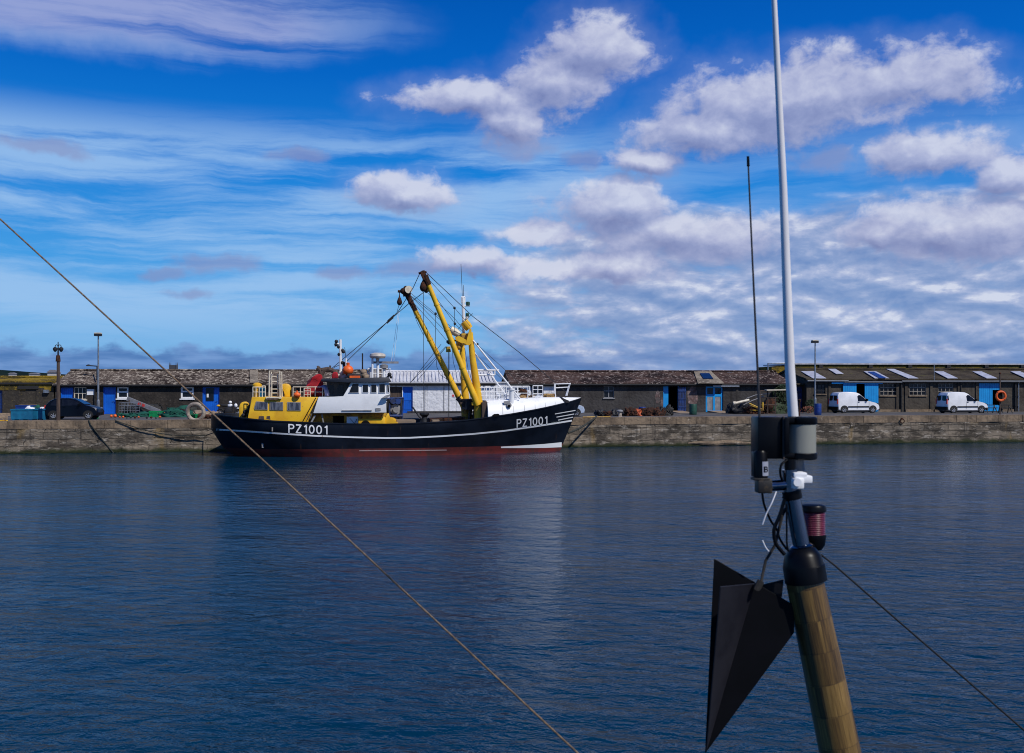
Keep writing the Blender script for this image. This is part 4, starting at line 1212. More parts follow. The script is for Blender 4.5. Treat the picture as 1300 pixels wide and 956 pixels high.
# --- forecastle (white whaleback)
mb = MB(); prev = None
uf0 = hullpt(620, 530).x
zt0 = bl(621, 508.6, -2.4).z; zt1 = ZTOP + .04
for i in range(41):
    t = i / 40; u = lerp(uf0, LEN - .08, t)
    z = zsh(u) + .05; zt_ = max(z + .015, lerp(zt0, zt1, t ** .9) + .10 * math.sin(PI * t))
    bh = inner(u, zsh(u), .04); lean = min(.85, bh * .35)
    pr = []
    for side in (-1, 1):
        q_ = [(side * bh, z), (side * (bh - lean * .12), lerp(z, zt_, .5)), (side * (bh - lean * .45), lerp(z, zt_, .88)), (side * (bh - lean), zt_)]
        pr += q_ if side < 0 else q_[::-1]
    c = [mb.v((u, y, z_)) for y, z_ in pr]
    if prev:
        for k in range(7): mb._f([prev[k], c[k], c[k+1], prev[k+1]])
    else: mb._f(c[::-1])
    prev = c
mb._f(prev)
fc = mb.build('forecastle', M['white'], boat, world=False, sharp=60)
for k in range(6):
    u = lerp(uf0 + 1, LEN - 2.2, k / 5); z = zsh(u) + .05; zt_ = lerp(zt0, zt1, ((u - uf0) / (LEN - uf0)) ** .9); bh = inner(u, zsh(u), .04); lean = min(.85, bh * .35)
    b = MB(); b.tube([(u, -bh - .005, z + .02), (u, -(bh - lean * .12) - .008, lerp(z, zt_, .5)), (u, -(bh - lean * .42), lerp(z, zt_, .88) + .02)], .012, 5); b.build('plate_seam', M['grey'], fc, world=False)
for px_, v_ in ((633, -1.5), (655, -1.2), (684, -.9)):
    b = MB(); c_ = bl(px_, 508, v_); b.lathe([(.10, -.1), (.10, .22), (.19, .24), (.19, .32), (.06, .38)], c_, 12); b.build('mushroom_vent', M['white'], fc, world=False)
bprism('hawse_hole', [(625, 527.6), (628, 525.6), (633, 525.4), (634.5, 527), (633, 528.4), (627, 529)], -3.02, -2.8, M['dark'], fc)

# --- yellow deckhouse aft
dh = bprism('deckhouse', [(313.5, 548), (315, 529), (319.5, 504), (404.5, 504), (395, 524), (388, 548)], -2.45, 2.45, M['yellow'], bev=.04)
def port(name, pts, v, parent, mf, grow=1.15, depth=.05, inset=None):
    cx = sum(p[0] for p in pts) / len(pts); cy = sum(p[1] for p in pts) / len(pts)
    big = [(cx + (x - cx) * grow + (0.9 if x > cx else -0.9) * .9, cy + (y - cy) * grow + (.6 if y > cy else -.6)) for x, y in pts]
    f = bprism(name, big, v - depth, v + .02, mf, parent)
    bprism('pane', pts, v - depth - .012, v - depth + .01, M['winlit'] if inset else M['glass'], f)
    return f
M['winlit'] = mat('curtained_window', (0.12, 0.13, 0.16), .15, alt=(0.035, 0.04, 0.06), scale=1.6, stretch=(3, 1, .6), lo=.42, hi=.55)
for pts in ([(326, 510.2), (339, 511), (339, 519.6), (324.3, 519.4), (323.6, 517)], [(343.5, 511), (358.6, 511), (358.6, 520.2), (343.5, 520)], [(365.6, 511), (381, 511.4), (381, 520.6), (365.6, 520.4)]):
    port('window', pts, -2.45, dh, M['tan'], 1.02, inset=True)
part_tube('handrail', [[(401, 505, -2.52), (385, 534, -2.52)]], .03, M['dark'], dh)
part_tube('handrail', [[(404, 505, -2.60), (390, 533, -2.60)]], .02, M['wire'], dh)
# stern vent housing, rounded
st_ = [(303.5, 545), (303.3, 518), (304.5, 513), (307.5, 510.3), (311.5, 510), (314.5, 512), (315.5, 516), (313.4, 545)]
vh = bprism('vent_housing', st_, -1.5, -.5, M['yellow'], bev=.05)
b = MB(); btube(b, [(317, 514, -1.7), (311.5, 528, -1.7)], .05); btube(b, [(319.6, 514, -1.8), (313.5, 529, -1.8)], .04)
for q_ in ((311, 523), (309.5, 527)): b.sphere(bl(*q_, -1.75), .14)
b.build('davit_gear', M['dkgrey'], boat, world=False)
# boat-deck rails, cream
def rail(pxa, pxb, ytop, ybot, v, m, n=6, r=.028, mids=(.5,), name='railing', parent=None, yt2=None, yb2=None):
    b = MB()
    yt2 = ytop if yt2 is None else yt2; yb2 = ybot if yb2 is None else yb2
    btube(b, [(pxa, ytop, v), (pxb, yt2, v)], r)
    for k in mids: btube(b, [(pxa, lerp(ytop, ybot, k), v), (pxb, lerp(yt2, yb2, k), v)], r * .75)
    for i in range(n):
        t = i / (n - 1); x = lerp(pxa, pxb, t)
        btube(b, [(x, lerp(ytop, yt2, t), v), (x, lerp(ybot, yb2, t), v)], r)
    return b.build(name, m, parent or boat, world=False)
rail(321, 337, 491.5, 504, -2.3, M['cream'], 5)
rail(321, 337, 490, 503, 2.0, M['cream'], 5)
rail(372, 409.5, 491.3, 504, -2.3, M['cream'], 5)
rail(386, 394, 493, 504, -2.34, M['cream'], 2, mids=(.3,.7))
# ladder gantry
b = MB()
for v in (-2.2, -1.5):
    o_ = 0 if v == -2.2 else 2.5
    btube(b, [(341.5 + o_, 504, v), (342 + o_, 470.8 + o_ * .6, v), (355 + o_, 471 + o_ * .6, v), (355.5 + o_, 504, v)], .04)
for y in (478, 484.5, 494, 499): btube(b, [(345, y, -2.0), (352.5, y, -2.0)], .03)
btube(b, [(345, 475, -2.0), (345, 504, -2.0)], .03); btube(b, [(352.8, 475, -2.0), (352.8, 504, -2.0)], .03)
b.obox(bl(348, 505, -2.1), (.48, 0, 0), (0, .5, 0), (0, 0, .05))
b.build('ladder_frame', M['cream'], boat, world=False)
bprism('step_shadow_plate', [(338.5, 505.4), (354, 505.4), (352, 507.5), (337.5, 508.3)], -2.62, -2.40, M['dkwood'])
# funnels
bprism('funnel', [(360.5, 504), (361, 493), (356.5, 493.5), (356.6, 489.3), (359, 487.2), (363, 486.8), (367, 488), (369, 491.5), (369.2, 504)], -1.2, .1, M['yellow'], bev=.08)
b = MB(); b.lathe([(.2, 0), (.2, .55), (.30, .62), (.30, .78), (.12, .9)], bl(326.5, 503.5, -1.0), 14); b.build('vent_cowl', M['yellow'], boat, world=False)
b = MB(); b.box(tuple(bl(329, 504, -1) - Vector((0, .3, 0))), tuple(bl(336, 492, -1) + Vector((0, .3, 0)))); b.build('deck_locker', M['teal'], boat, world=False)
b = MB(); b.box(tuple(bl(370, 504, -1) - Vector((0, .3, 0))), tuple(bl(376, 493, -1) + Vector((0, .5, 0)))); b.build('deck_locker', M['dkgrey'], boat, world=False)
# --- white superstructure
wh = bprism('superstructure', [(397.6, 524.7), (404.2, 504), (436.2, 503.6), (445.6, 485.5), (493.8, 485.2), (495.4, 500.5), (489.6, 507), (490.8, 523.9)], -2.9, 2.9, M['white'], bev=.035)
port('window', [(443.2, 498.4), (447.6, 487.4), (455.2, 487), (455.2, 498.3)], -2.9, wh, M['white'], 1.0)
port('window', [(460.6, 488.4), (467.2, 488.4), (467.2, 497.8), (460.6, 497.8)], -2.9, wh, M['white'], 1.0)
port('window', [(471.4, 488.3), (477.8, 488.3), (477.8, 497.9), (471.4, 497.9)], -2.9, wh, M['white'], 1.0)
port('window', [(481.6, 487.8), (488.6, 487.8), (488.6, 498.2), (481.6, 498.2)], -2.9, wh, M['white'], 1.0)
port('window', [(491.6, 488.5), (493.4, 488.5), (494.2, 497.8), (492.0, 497.8)], -2.9, wh, M['white'], 1.0)
bprism('rubbing_strake', [(434, 520.6), (472, 520.3), (472, 521.8), (434, 522.0)], -2.96, -2.88, M['grey'], wh)
bprism('scuff_plate', [(477, 518), (483, 518), (483.5, 521), (477, 521.5)], -2.95, -2.88, M['grey'], wh)
bprism('visor', [(484.5, 505.6), (490, 502), (495.8, 500.8), (495.2, 502.8), (491, 504.8)], -3.25, -2.9, M['grey'], wh)
ro = bprism('wheelhouse_roof', [(408, 480.6), (440, 480.4), (493.6, 478.8), (497, 484.8), (470, 485.6), (440, 485.4), (408, 484.4)], -3.12, 3.0, mat('dark_blue_grey_roof_edge', (.018, .024, .04), .6), bev=.03)
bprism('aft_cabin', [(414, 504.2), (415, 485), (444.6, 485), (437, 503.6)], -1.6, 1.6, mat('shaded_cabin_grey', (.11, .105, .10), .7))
for x0, x1 in ((417.5, 423.5), (428.5, 436)):
    bprism('window', [(x0, 489), (x1, 489), (x1, 499.5), (x0, 499.5)], -1.64, -1.56, M['glass'])
# recess under the overhang
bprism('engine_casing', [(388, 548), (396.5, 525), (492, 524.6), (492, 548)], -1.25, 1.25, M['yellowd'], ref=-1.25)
bprism('engine_door', [(423, 528), (436.5, 528), (436.5, 548), (423, 548)], -1.30, -1.22, M['dark'])
b = MB(); b.bar(bl(400.2, 527, -2.6), bl(391.5, 543, -2.6), .26, .10); b.build('stay_plate', M['grey'], boat, world=False)
b = MB(); b.bar(bl(408.5, 526, -2.6), bl(411.5, 540, -2.6), .10, .08); b.build('stay_plate', M['grey'], boat, world=False)
pn = bprism('white_gate', [(440.2, 529), (454.6, 529), (454.6, 544), (440.2, 544)], -2.35, -2.30, M['white'])
b = MB(); b.bar(bl(444, 531, -2.38), bl(451, 538.5, -2.38), .05, .02); b.bar(bl(453, 532, -2.38), bl(449.5, 539, -2.38), .05, .02); b.build('gate_brace', M['dkgrey'], pn, world=False)
# yellow machinery forward of the casing
mc = bprism('winch_housing', [(455, 545), (455, 529.5), (458, 533.2), (483.6, 532.6), (484, 529.5), (488.8, 529), (489.3, 545)], -2.5, -1.5, M['yellow'], bev=.04)
b = MB(); b.lathe([(.30, 0), (.30, .12)], bl(464, 539.6, -2.52), 16, (0, -1, 0)); b.build('drum_hole', M['dark'], mc, world=False)
bprism('winch_frame', [(491, 526.2), (493.8, 524.6), (495, 531), (499.5, 531.4), (503, 535.2), (506, 537.5), (506, 545), (488, 545), (487, 534)], -2.4, -2.0, M['yellow'], bev=.03)
b = MB(); b.lathe([(.34, 0), (.34, .05), (.16, .06), (.16, .7), (.34, .71), (.34, .76)], bl(497.5, 536.5, -2.0), 16, (0, 1, 0)); b.build('winch_drum', M['yellowd'], boat, world=False)
# dark winch block ahead of the wheelhouse
wb = bprism('trawl_winch', [(491.5, 545), (492.5, 508), (497, 505), (511.5, 504.5), (511.5, 545)], -.6, 1.6, M['dkgrey'], bev=.05)
b = MB()
b.tube([bl(491, 506, -.9), bl(513, 505, -.9)], .05); b.tube([bl(494.5, 512, -.9), bl(494.5, 532, -.9)], .06); b.tube([bl(512, 506, -.9), bl(510, 532, -.9)], .06)
b.tube([bl(495, 528, -1.0), bl(511, 528, -1.0)], .09)
for q_ in ((499, 509), (505, 509.5)): b.lathe([(.2, 0), (.2, .25)], bl(*q_, -.75), 12, (0, -1, 0))
b.build('winch_frame', M['dkblue'], boat, world=False)
b = MB(); b.lathe([(.36, 0), (.36, .06), (.2, .08), (.2, .3)], bl(502.4, 520, -.7), 16, (0, -1, 0)); b.bar(bl(496, 515, -.72), bl(509, 516, -.72), .10, .05)
b.build('gear_cover', M['grey'], boat, world=False)
b = MB()
for y in (0, 1): b.bar(bl(491, 506.5 + y * 3, -2.4), bl(486, 508.5 + y * 5, -2.4), .05, .05)
b.build('lamp_bracket', M['white'], boat, world=False)
# foredeck clutter
bprism('hatch_boards', [(503.5, 533.2), (528, 533.4), (527.6, 548), (503.5, 548)], -2.2, -.9, M['wood'])
b = MB(); b.lathe([(.26, 0), (.20, .1), (.17, .62), (.32, .78), (.32, .88)], bl(538.8, 538.5, -1.7) - Vector((0, 0, .15)), 16); b.build('mooring_bitt', M['dkgrey'], boat, world=False)
bprism('hatch_coaming', [(546, 531.5), (590, 529.6), (590, 545), (546, 545)], -.8, .9, M['rust'])
bprism('fish_chute', [(549, 533), (558, 533), (557, 545), (549, 545)], -2.2, -1.6, M['wood'])
b = MB(); btube(b, [(524, 517, -.2), (532, 529, -.8), (541, 537, -1.2)], .05); b.build('hose', M['dkgrey'], boat, world=False)

# --- gallows mast
VN, VF = -1.75, 1.75
def leg(pts, v, r): 
    b = MB(); b.tube([bl(x, y, v) for x, y in pts], r, 12); return b
leg([(586.2, 434), (588.2, 470), (591.3, 512)], VF, [.17, .22, .27]).build('gallows_leg', M['yellow'], boat, world=False)
leg([(597.0, 422), (600.0, 455), (605, 490), (608, 514)], VN, [.17, .21, .26, .28]).build('gallows_leg', M['yellow'], boat, world=False)
b = leg([(591.3, 510), (593, 540)], VF, [.36, .36]); b.build('leg_shoe', M['yellowd'], boat, world=False)
b = leg([(607.6, 512), (608.6, 540)], VN, [.30, .33]); b.obox(bl(607, 512.5, VN), (.42, 0, 0), (0, .3, 0), (0, 0, .10)); b.build('leg_shoe', M['yellow'], boat, world=False)
b = MB(); b.tube([bl(586.2, 433, VF), bl(596.5, 432, VN)], .24, 10)
b.obox((bl(583.5, 432, .5) + bl(594, 430, -.9)) / 2, (.34, 0, 0), (0, 1.5, 0), (0, 0, .34))
b.build('crosshead', M['yellowd'], boat, world=False)
bprism('head_plate', [(594.6, 424), (596.6, 416.5), (598.6, 417.5), (599, 436), (595.5, 438.5), (591, 437)], VN - .32, VN - .2, M['yellow'])
bprism('head_plate', [(578, 428), (583, 426.5), (592, 431.5), (592, 436.5), (585, 435), (579, 432)], VN - .3, VN - .15, M['yellow'])
b = MB(); b.tube([bl(583, 428, -1.6), bl(583.2, 442, -1.6)], .16, 10); b.sphere(bl(582.6, 440.5, -1.7), .2); b.build('head_sheave', M['yellowd'], boat, world=False)
b = MB(); b.lathe([(.26, -.3), (.3, 0), (.26, .3)], bl(592.4, 412.8, -1.2), 14, (.6, 0, -.8)); b.build('floodlight', M['yellow'], boat, world=False)
b = MB(); b.lathe([(.22, -.35), (.27, 0), (.2, .35)], bl(577.5, 421.3, -1.2), 14, (.8, 0, -.5)); b.build('floodlight', M['cream'], boat, world=False)
b = MB(); b.tube([bl(570, 434, -.8), bl(586, 431, -.8)], .06); b.sphere(bl(570.5, 434.5, -.8), .16); b.sphere(bl(574, 434, -.8), .11); b.sphere(bl(568.8, 434, -.8), .12); b.build('side_block', M['dkgrey'], boat, world=False)
b = MB(); b.tube([bl(569, 440, -1.2), bl(569.3, 447, -1.2)], [.14, .17], 10); b.build('hanging_block', M['yellowd'], boat, world=False)
bprism('winch_shield', [(611.5, 545), (612, 511), (616, 510.2), (621, 511.6), (623.6, 515), (623, 521), (620, 530.5), (620, 545)], -2.55, -1.2, M['dkwood'], ref=-2.4)
b = MB(); b.obox(bl(598, 513, 0), (.5, 0, 0), (0, 1.4, 0), (0, 0, .35)); b.tube([bl(598, 516, -.6), bl(596, 532, -.6)], .12); b.tube([bl(603, 516, -.9), bl(602, 532, -.9)], .10); b.build('mast_winch', M['dkgrey'], boat, world=False)
b = MB(); b.bar(bl(580.5, 505, -.2), bl(590, 515, -.2), .22, .3); b.build('boom_heel', M['dkwood'], boat, world=False)
# derricks
def derrick(p0, p1, v, r0, r1, label, tv=None):
    b = MB(); tv = v if tv is None else tv
    a, c = bl(*p0, v), bl(*p1, tv)
    n = 10
    b.tube([a.lerp(c, k / n) for k in range(n + 1)], [lerp(r0, r1, k / n) for k in range(n + 1)], 12)
    for k in (3, 6, 8): 
        q_ = a.lerp(c, k / n); d = (c - a).normalized()
        b.tube([q_ - d * .06, q_ + d * .06], lerp(r0, r1, k / n) + .03, 12)
    return b.build('derrick', M['yellow'], boat, world=False, label=label), a, c
d1, a1, c1 = derrick((589.5, 517.5), (516.5, 373), 1.2, .22, .15, 'left yellow derrick leaning farther aft')
d2, a2, c2 = derrick((606.5, 514.5), (541.2, 354.5), -2.0, .22, .15, 'right yellow derrick reaching highest')
b = MB(); d = (c1 - a1).normalized()
b.tube([c1 - d * 1.3, c1 + d * .15], [.17, .2], 10); b.obox(c1 + d * .05, (.24, 0, .08), (0, .22, 0), (-.05, 0, .16)); b.sphere(bl(519.5, 368.5, 1), .14)
b.sphere(bl(512, 369.5, 1.0), .22); b.sphere(bl(515.5, 366.5, 1.3), .2); b.tube([bl(505, 369.8, 1), bl(514, 370.5, 1)], .09)
b.build('derrick_head', M['rust'], d1, world=False)
b = MB(); b.lathe([(.26, -.07), (.26, .07)], bl(518.8, 367.6, .75), 14, (0, 1, 0)); b.build('sheave', M['cream'], d1, world=False)
def block(name, px, py, v, k, parent, m=None):
    c = bl(px, py, v); b = MB(); b.lathe([(.03, .42*k), (.05, .3*k), (.13*k, .14*k), (.19*k, -.06*k), (.15*k, -.2*k), (.05*k, -.28*k)], c, 10)
    b.tube([c + Vector((0, 0, .35*k)), c + Vector((0, 0, .75*k))], .03, 6); return b.build(name, m or M['rust'], parent, world=False)
block('hanging_block', 507.2, 382.5, 1.0, 1.0, d1); block('hanging_block', 521, 382.5, .6, .9, d1)
b = MB(); d = (c2 - a2).normalized()
b.tube([c2 - d * .4, c2 + d * .25], [.19, .22], 10)
b.obox(bl(538, 349.5, -2), (.14, 0, .06), (0, .18, 0), (-.12, 0, .27)); b.tube([bl(531.5, 347, -2), bl(541.5, 345.2, -2)], .07)
b.tube([bl(537, 343.5, -2), bl(537.5, 350, -2)], .09); b.build('derrick_head', M['rust'], d2, world=False)
block('hanging_block', 537.2, 363.5, -2.0, 1.25, d2); block('hanging_block', 541.2, 366, -1.5, 1.1, d2, M['dkwood'])
# white topmast on the gallows
b = MB(); v = -.6
btube(b, [(588.8, 427, v), (587.8, 378, v)], .10, 8); btube(b, [(585.6, 377.5, v), (590.2, 377, v)], .06)
btube(b, [(586.2, 377, v), (586.2, 384, v)], .05); btube(b, [(590, 377, v), (590, 384, v)], .05); btube(b, [(585.6, 384, v), (590.6, 384, v)], .05)
btube(b, [(588.5, 388, v), (596.5, 388, v)], .06); btube(b, [(592, 405, v), (593.5, 402, v)], .12); btube(b, [(593.5, 416, v), (593.5, 402, v)], .05)
tm = b.build('topmast', M['white'], boat, world=False)
b = MB(); b.lathe([(.14, 0), (.14, .2), (.1, .24)], bl(594, 387.6, v), 10); b.lathe([(.12, 0), (.12, .2), (.08, .25)], bl(593.3, 402, v), 10); b.build('navigation_lamp', M['dkgreen'], tm, world=False)
part_tube('whip_aerial', [[(587, 377, v), (585.2, 335, v)], [(588.4, 377, v), (588.2, 362, v)]], .018, M['wire'], tm, 5)
# stays and rigging
part_tube('forestay_tube', [[(600.5, 432, -1.9), (660, 506, -2.2)]], .055, M['white'])
part_tube('forestay_tube', [[(601.8, 447, 1.2), (645.5, 506, 1.4)]], .055, M['white'])
part_tube('mast_platform', [[(601, 469.8, -1.6), (633.6, 470, -1.6)], [(601, 475.8, -1.6), (628, 476, -1.6)], [(601, 470, 1.2), (628, 470, 1.2)], [(628, 470, -1.6), (628, 476, -1.6)], [(628, 470, -1.6), (628, 470, 1.2)], [(606, 470, -1.6), (606, 470, 1.2)]], .05, M['white'])
WR = [[(541, 346, -2), (600.5, 384 + 18, -1), (660, 448, -.5), (719, 498, 0)],
      [(541, 351, -2), (577, 391, -1.8), (597, 414, -1.6)], [(542, 362, -2), (577.5, 411, -1.8), (592, 425, -1.4)],
      [(577, 391, -1.8), (577, 422, -1.8)], [(543, 372, -2), (577.5, 405, -1.6), (590, 420, -1.4)],
      [(519, 370, 1), (553, 398.5, .4), (575, 417, .2)], [(521, 375, 1), (552, 400, .5), (580, 424, .2)], [(518, 372, 1), (560, 415, .4), (577, 431, 0)],
      [(553, 398, .4), (552.6, 445, .4)], [(521, 380, 1), (548, 410, .4), (571, 437, 0)],
      [(533, 347, -2), (524, 366.5, 1), (505.5, 395.5, .9), (440, 459, .6), (424, 466.5, .4)],
      [(538, 371, -2), (519, 385.5, .9), (497, 404.5, .8), (440, 452, .5), (421, 468, .3)],
      [(507.2, 385, 1), (504, 396, .9)],
      [(519.5, 382, 1), (530, 410, 1), (538, 426, 1)], [(537.6, 371, -2), (538, 533, -1.7)],
      [(569.3, 447, -1.2), (569, 536, -1.2)], [(570.2, 447, -1.2), (570, 536, -1.2)],
      [(566, 440, -.8), (520, 487, -.8)], [(560, 437, 0), (521, 486, 0)], [(567, 440, -.8), (529, 484, -.6)],
      [(553.5, 452, 1.5), (554.6, 466, 1.5), (559, 476, 1.5), (570, 483, 1.4), (576, 482, 1.3)],
      [(574, 441, .5), (575.5, 460, .5), (579.5, 474, .5), (586, 466, .5)],
      [(590, 442, 1), (596, 480, 1), (597.5, 512, 1)], [(603, 435, .8), (655, 482, .9), (672, 500, 1)], [(602, 448, 1.6), (640, 484, 1.6)],
      [(546, 438, 1), (562, 470, 1), (586, 512, 1.1)], [(584, 413, -1), (600, 398, -1)], [(575, 425, -1), (588, 411, -1), (594, 400, -1)]]
for i, pts in enumerate(WR): part_tube('rigging_wire', [pts], .017 if i not in (10, 11, 0) else .025, M['wire'], seg=5)
b = MB()
for q_ in ((496.5, 404), (495, 406.5)): b.obox(bl(*q_, .8), (.22, 0, .2), (0, .05, 0), (-.04, 0, .05))
for q_ in ((553, 398.2, .4), (577, 391, -1.8), (577.5, 411, -1.8), (606, 437, -1.9)): b.sphere(bl(*q_), .09)
b.build('shackle', M['dkgrey'], boat, world=False)
part_tube('halyard', [[(505.5, 396, .5), (497, 458, .3)], [(507, 396, .5), (500, 458, .3)]], .012, M['white'], seg=5)
# wheelhouse top
b = MB(); btube(b, [(432.6, 480.6, -.5), (432, 431, -.5)], .09); btube(b, [(439.3, 480, -.8), (439.3, 455, -.8)], .05)
for (x0, y0, x1, y1) in ((426, 436, 432, 437), (426, 434, 426, 441), (432, 444, 436.5, 445), (430.5, 450, 432, 450), (429, 441, 432, 441)): btube(b, [(x0, y0, -.5), (x1, y1, -.5)], .05)
am = b.build('aerial_mast', M['white'], boat, world=False)
b = MB()
for q_ in ((427, 433.5), (426.6, 437.5), (430, 440.5), (434.6, 444.8), (436, 446.5), (430.6, 450)): b.sphere(bl(*q_, -.5), .12)
b.build('aerial_fittings', M['dkgrey'], am, world=False)
b = MB()
for q_ in ((438.5, 461.5), (437.5, 464), (434.4, 460.5)): b.sphere(bl(*q_, -.5), .13)
b.build('loudhailer', M['dkgrey'], am, world=False)
b = MB(); btube(b, [(437.6, 441, -.8), (439.4, 456, -.8)], .018, 5); b.build('whip_aerial', M['wire'], am, world=False)
b = MB()
for q_ in ((431.5, 477), (433.5, 473.6), (437, 478.4), (435, 479)): b.sphere(bl(*q_, -.7), .20, 1, 1, .8)
b.build('searchlight', M['cream'], boat, world=False)
b = MB(); btube(b, [(472.8, 480, -.6), (472.8, 452, -.6)], .07); btube(b, [(479.6, 480, -.4), (479.6, 458.5, -.4)], .09); btube(b, [(471, 480, -.2), (470.8, 466, -.2)], .09)
btube(b, [(472.8, 452.5, -.6), (477, 452.5, -.6)], .05); btube(b, [(479.6, 455, -.4), (479.6, 463, -.4)], .05); btube(b, [(487.6, 480, -.3), (487.6, 466, -.3)], .09)
b.build('radar_post', M['white'], boat, world=False)
b = MB(); b.lathe([(.10, -.3), (.12, -.08), (.46, -.06), (.54, .06), (.50, .22), (.22, .30)], bl(479.4, 453.6, -.5), 20); b.build('radar_dome', mat('beige_radome', (.55, .50, .44), .5), boat, world=False)
b = MB(); b.obox(bl(489.6, 460.2, -.3), (.85, 0, 0), (0, .1, 0), (0, 0, .07)); b.lathe([(.1, -.25), (.26, -.2), (.26, .0), (.1, .06)], bl(487.6, 463.5, -.3), 14); b.build('radar_scanner', M['grey'], boat, world=False)
part_tube('railing', [[(467, 468, .8), (496, 468.5, .8)], [(467, 474, .8), (496, 474.5, .8)]] + [[(x, 468, .8), (x, 480, .8)] for x in (467, 476, 485, 495)], .03, M['white'])
part_tube('whip_aerial', [[(460.2, 480, 0), (460.2, 448.5, 0)]], .045, M['dkgrey'])
b = MB(); b.tube([bl(491, 480, -1.5), bl(493.5, 476.8, -1.5)], .07); b.sphere(bl(494.5, 475.6, -1.5), .14); b.sphere(bl(496.5, 479, -1.5), .09); b.build('horn', M['dkgrey'], boat, world=False)
bprism('liferaft_cradle', [(441, 480), (440.5, 474.3), (460, 474.8), (459.5, 480)], -1.6, -.6, M['dkgrey'], bev=.04)
b = MB()
for q_ in ((462.5, 476), (464, 478.5), (461.5, 472.5)): b.sphere(bl(*q_, -.8), .22)
b.build('rope_coils', M['wood'], boat, world=False)
# clutter aft of the roof
b = MB()
for pts in ([(403, 466.5), (406, 470), (407.5, 476), (409.5, 484)], [(402.5, 467.5), (405, 467)], [(404, 484), (411, 470), (420, 469.5), (426, 473.5)], [(408, 470), (416, 468.5), (424, 471)]):
    b.tube([bl(x, y, -.9) for x, y in pts], .15, 8)
b.tube([bl(419, 470, -.6), bl(419.2, 464, -.6)], .06)
b.build('power_block', M['dkwood'], boat, world=False)
# forecastle rails, white
rail(609, 640, 492, 508.2, -1.9, M['white'], 6, mids=(.33, .66))
rail(611, 642, 490.5, 505, 1.6, M['white'], 6, mids=(.5,))
rail(643, 672, 490.3, 507.2, 1.5, M['white'], 5, mids=(.33, .66))
rail(643, 670, 491.5, 506.8, -1.7, M['white'], 3, mids=(.5,))
rail(676.5, 689, 489.8, 506, -1.2, M['white'], 3, mids=(.3, .6, .85))
b = MB()
for v in (-.75, .75):
    o_ = 0 if v < 0 else -1.2
    btube(b, [(705 + o_, 506, v), (705 + o_, 487.6, v), (724 + o_, 487, v), (719.5 + o_, 502.5, v)], .045)
    btube(b, [(705 + o_, 492.5, v), (722.4 + o_, 491.5, v)], .035)
btube(b, [(724, 487, -.75), (722.8, 487, .75)], .045)
b.build('bow_railing', M['white'], boat, world=False)
b = MB(); b.lathe([(.18, 0), (.16, 1.1), (.22, 1.12), (.22, 1.25)], bl(649.5, 517, -2.2), 14); b.build('white_bollard', M['white'], fc, world=False)
b = MB(); b.lathe([(.17, -.06), (.17, .06)], bl(646.2, 514.6, -2.62), 16, (0, 1, 0)); b.obox(bl(643.4, 511, -2.55), (.2, 0, .02), (0, .06, 0), (0, 0, .1)); b.build('fairlead', M['grey'], fc, world=False)
b = MB(); b.lathe([(.09, -.07), (.09, .07)], bl(646.2, 515.4, -2.66), 12, (0, 1, 0)); b.build('fairlead_hole', M['dark'], fc, world=False)
bprism('anchor_windlass', [(712, 503), (716, 506), (722, 508.5), (723, 511), (719, 511.5), (713, 507.5)], -1.0, -.6, M['dkgrey'], fc)
b = MB()
for k in range(26):
    b.sphere(bl(lerp(662, 676, random.random()), 505.5 - 2.2 * random.random(), -1.0 + random.random()), .13, 1.3, 1, .8, 8)
for k in range(30):
    b.sphere(bl(lerp(692, 704, random.random()), 505.0 - 3.5 * random.random(), -.8 + random.random()), .14, 1.3, 1, .8, 8)
b.build('rope_pile', mat('straw_rope', (.42, .26, .09), .9, alt=(.14, .08, .04), scale=5), boat, world=False)
b = MB()
for k in range(14): b.sphere(bl(lerp(660, 668, random.random()), lerp(496, 504, random.random()), .4 + random.random()*.4), .16, 1, 1, 1, 8)
b.build('net_bundle', M['rust'], boat, world=False)
bprism('hull_fitting', [(345, 542.6), (346.6, 542.6), (346.4, 547.6), (345, 547.6)], -Bhalf(bl(345, 545, -3).x, 2) - .05, -Bhalf(bl(345, 545, -3).x, 2) + .05, M['tan'])
bprism('discharge_plate', [(332, 560.5), (334.5, 560.5), (335, 568.5), (332.5, 568.5)], hullpt(333, 564).y - .05, hullpt(333, 564).y + .1, M['grey'])
for x0, x1 in ((328, 335), (338, 343)):
    bprism('stern_gear', [(x0, 532), (x0 + .5, 528.5), (x1 - .5, 528.3), (x1, 533)], -3.0, -2.7, M['dkwood'])

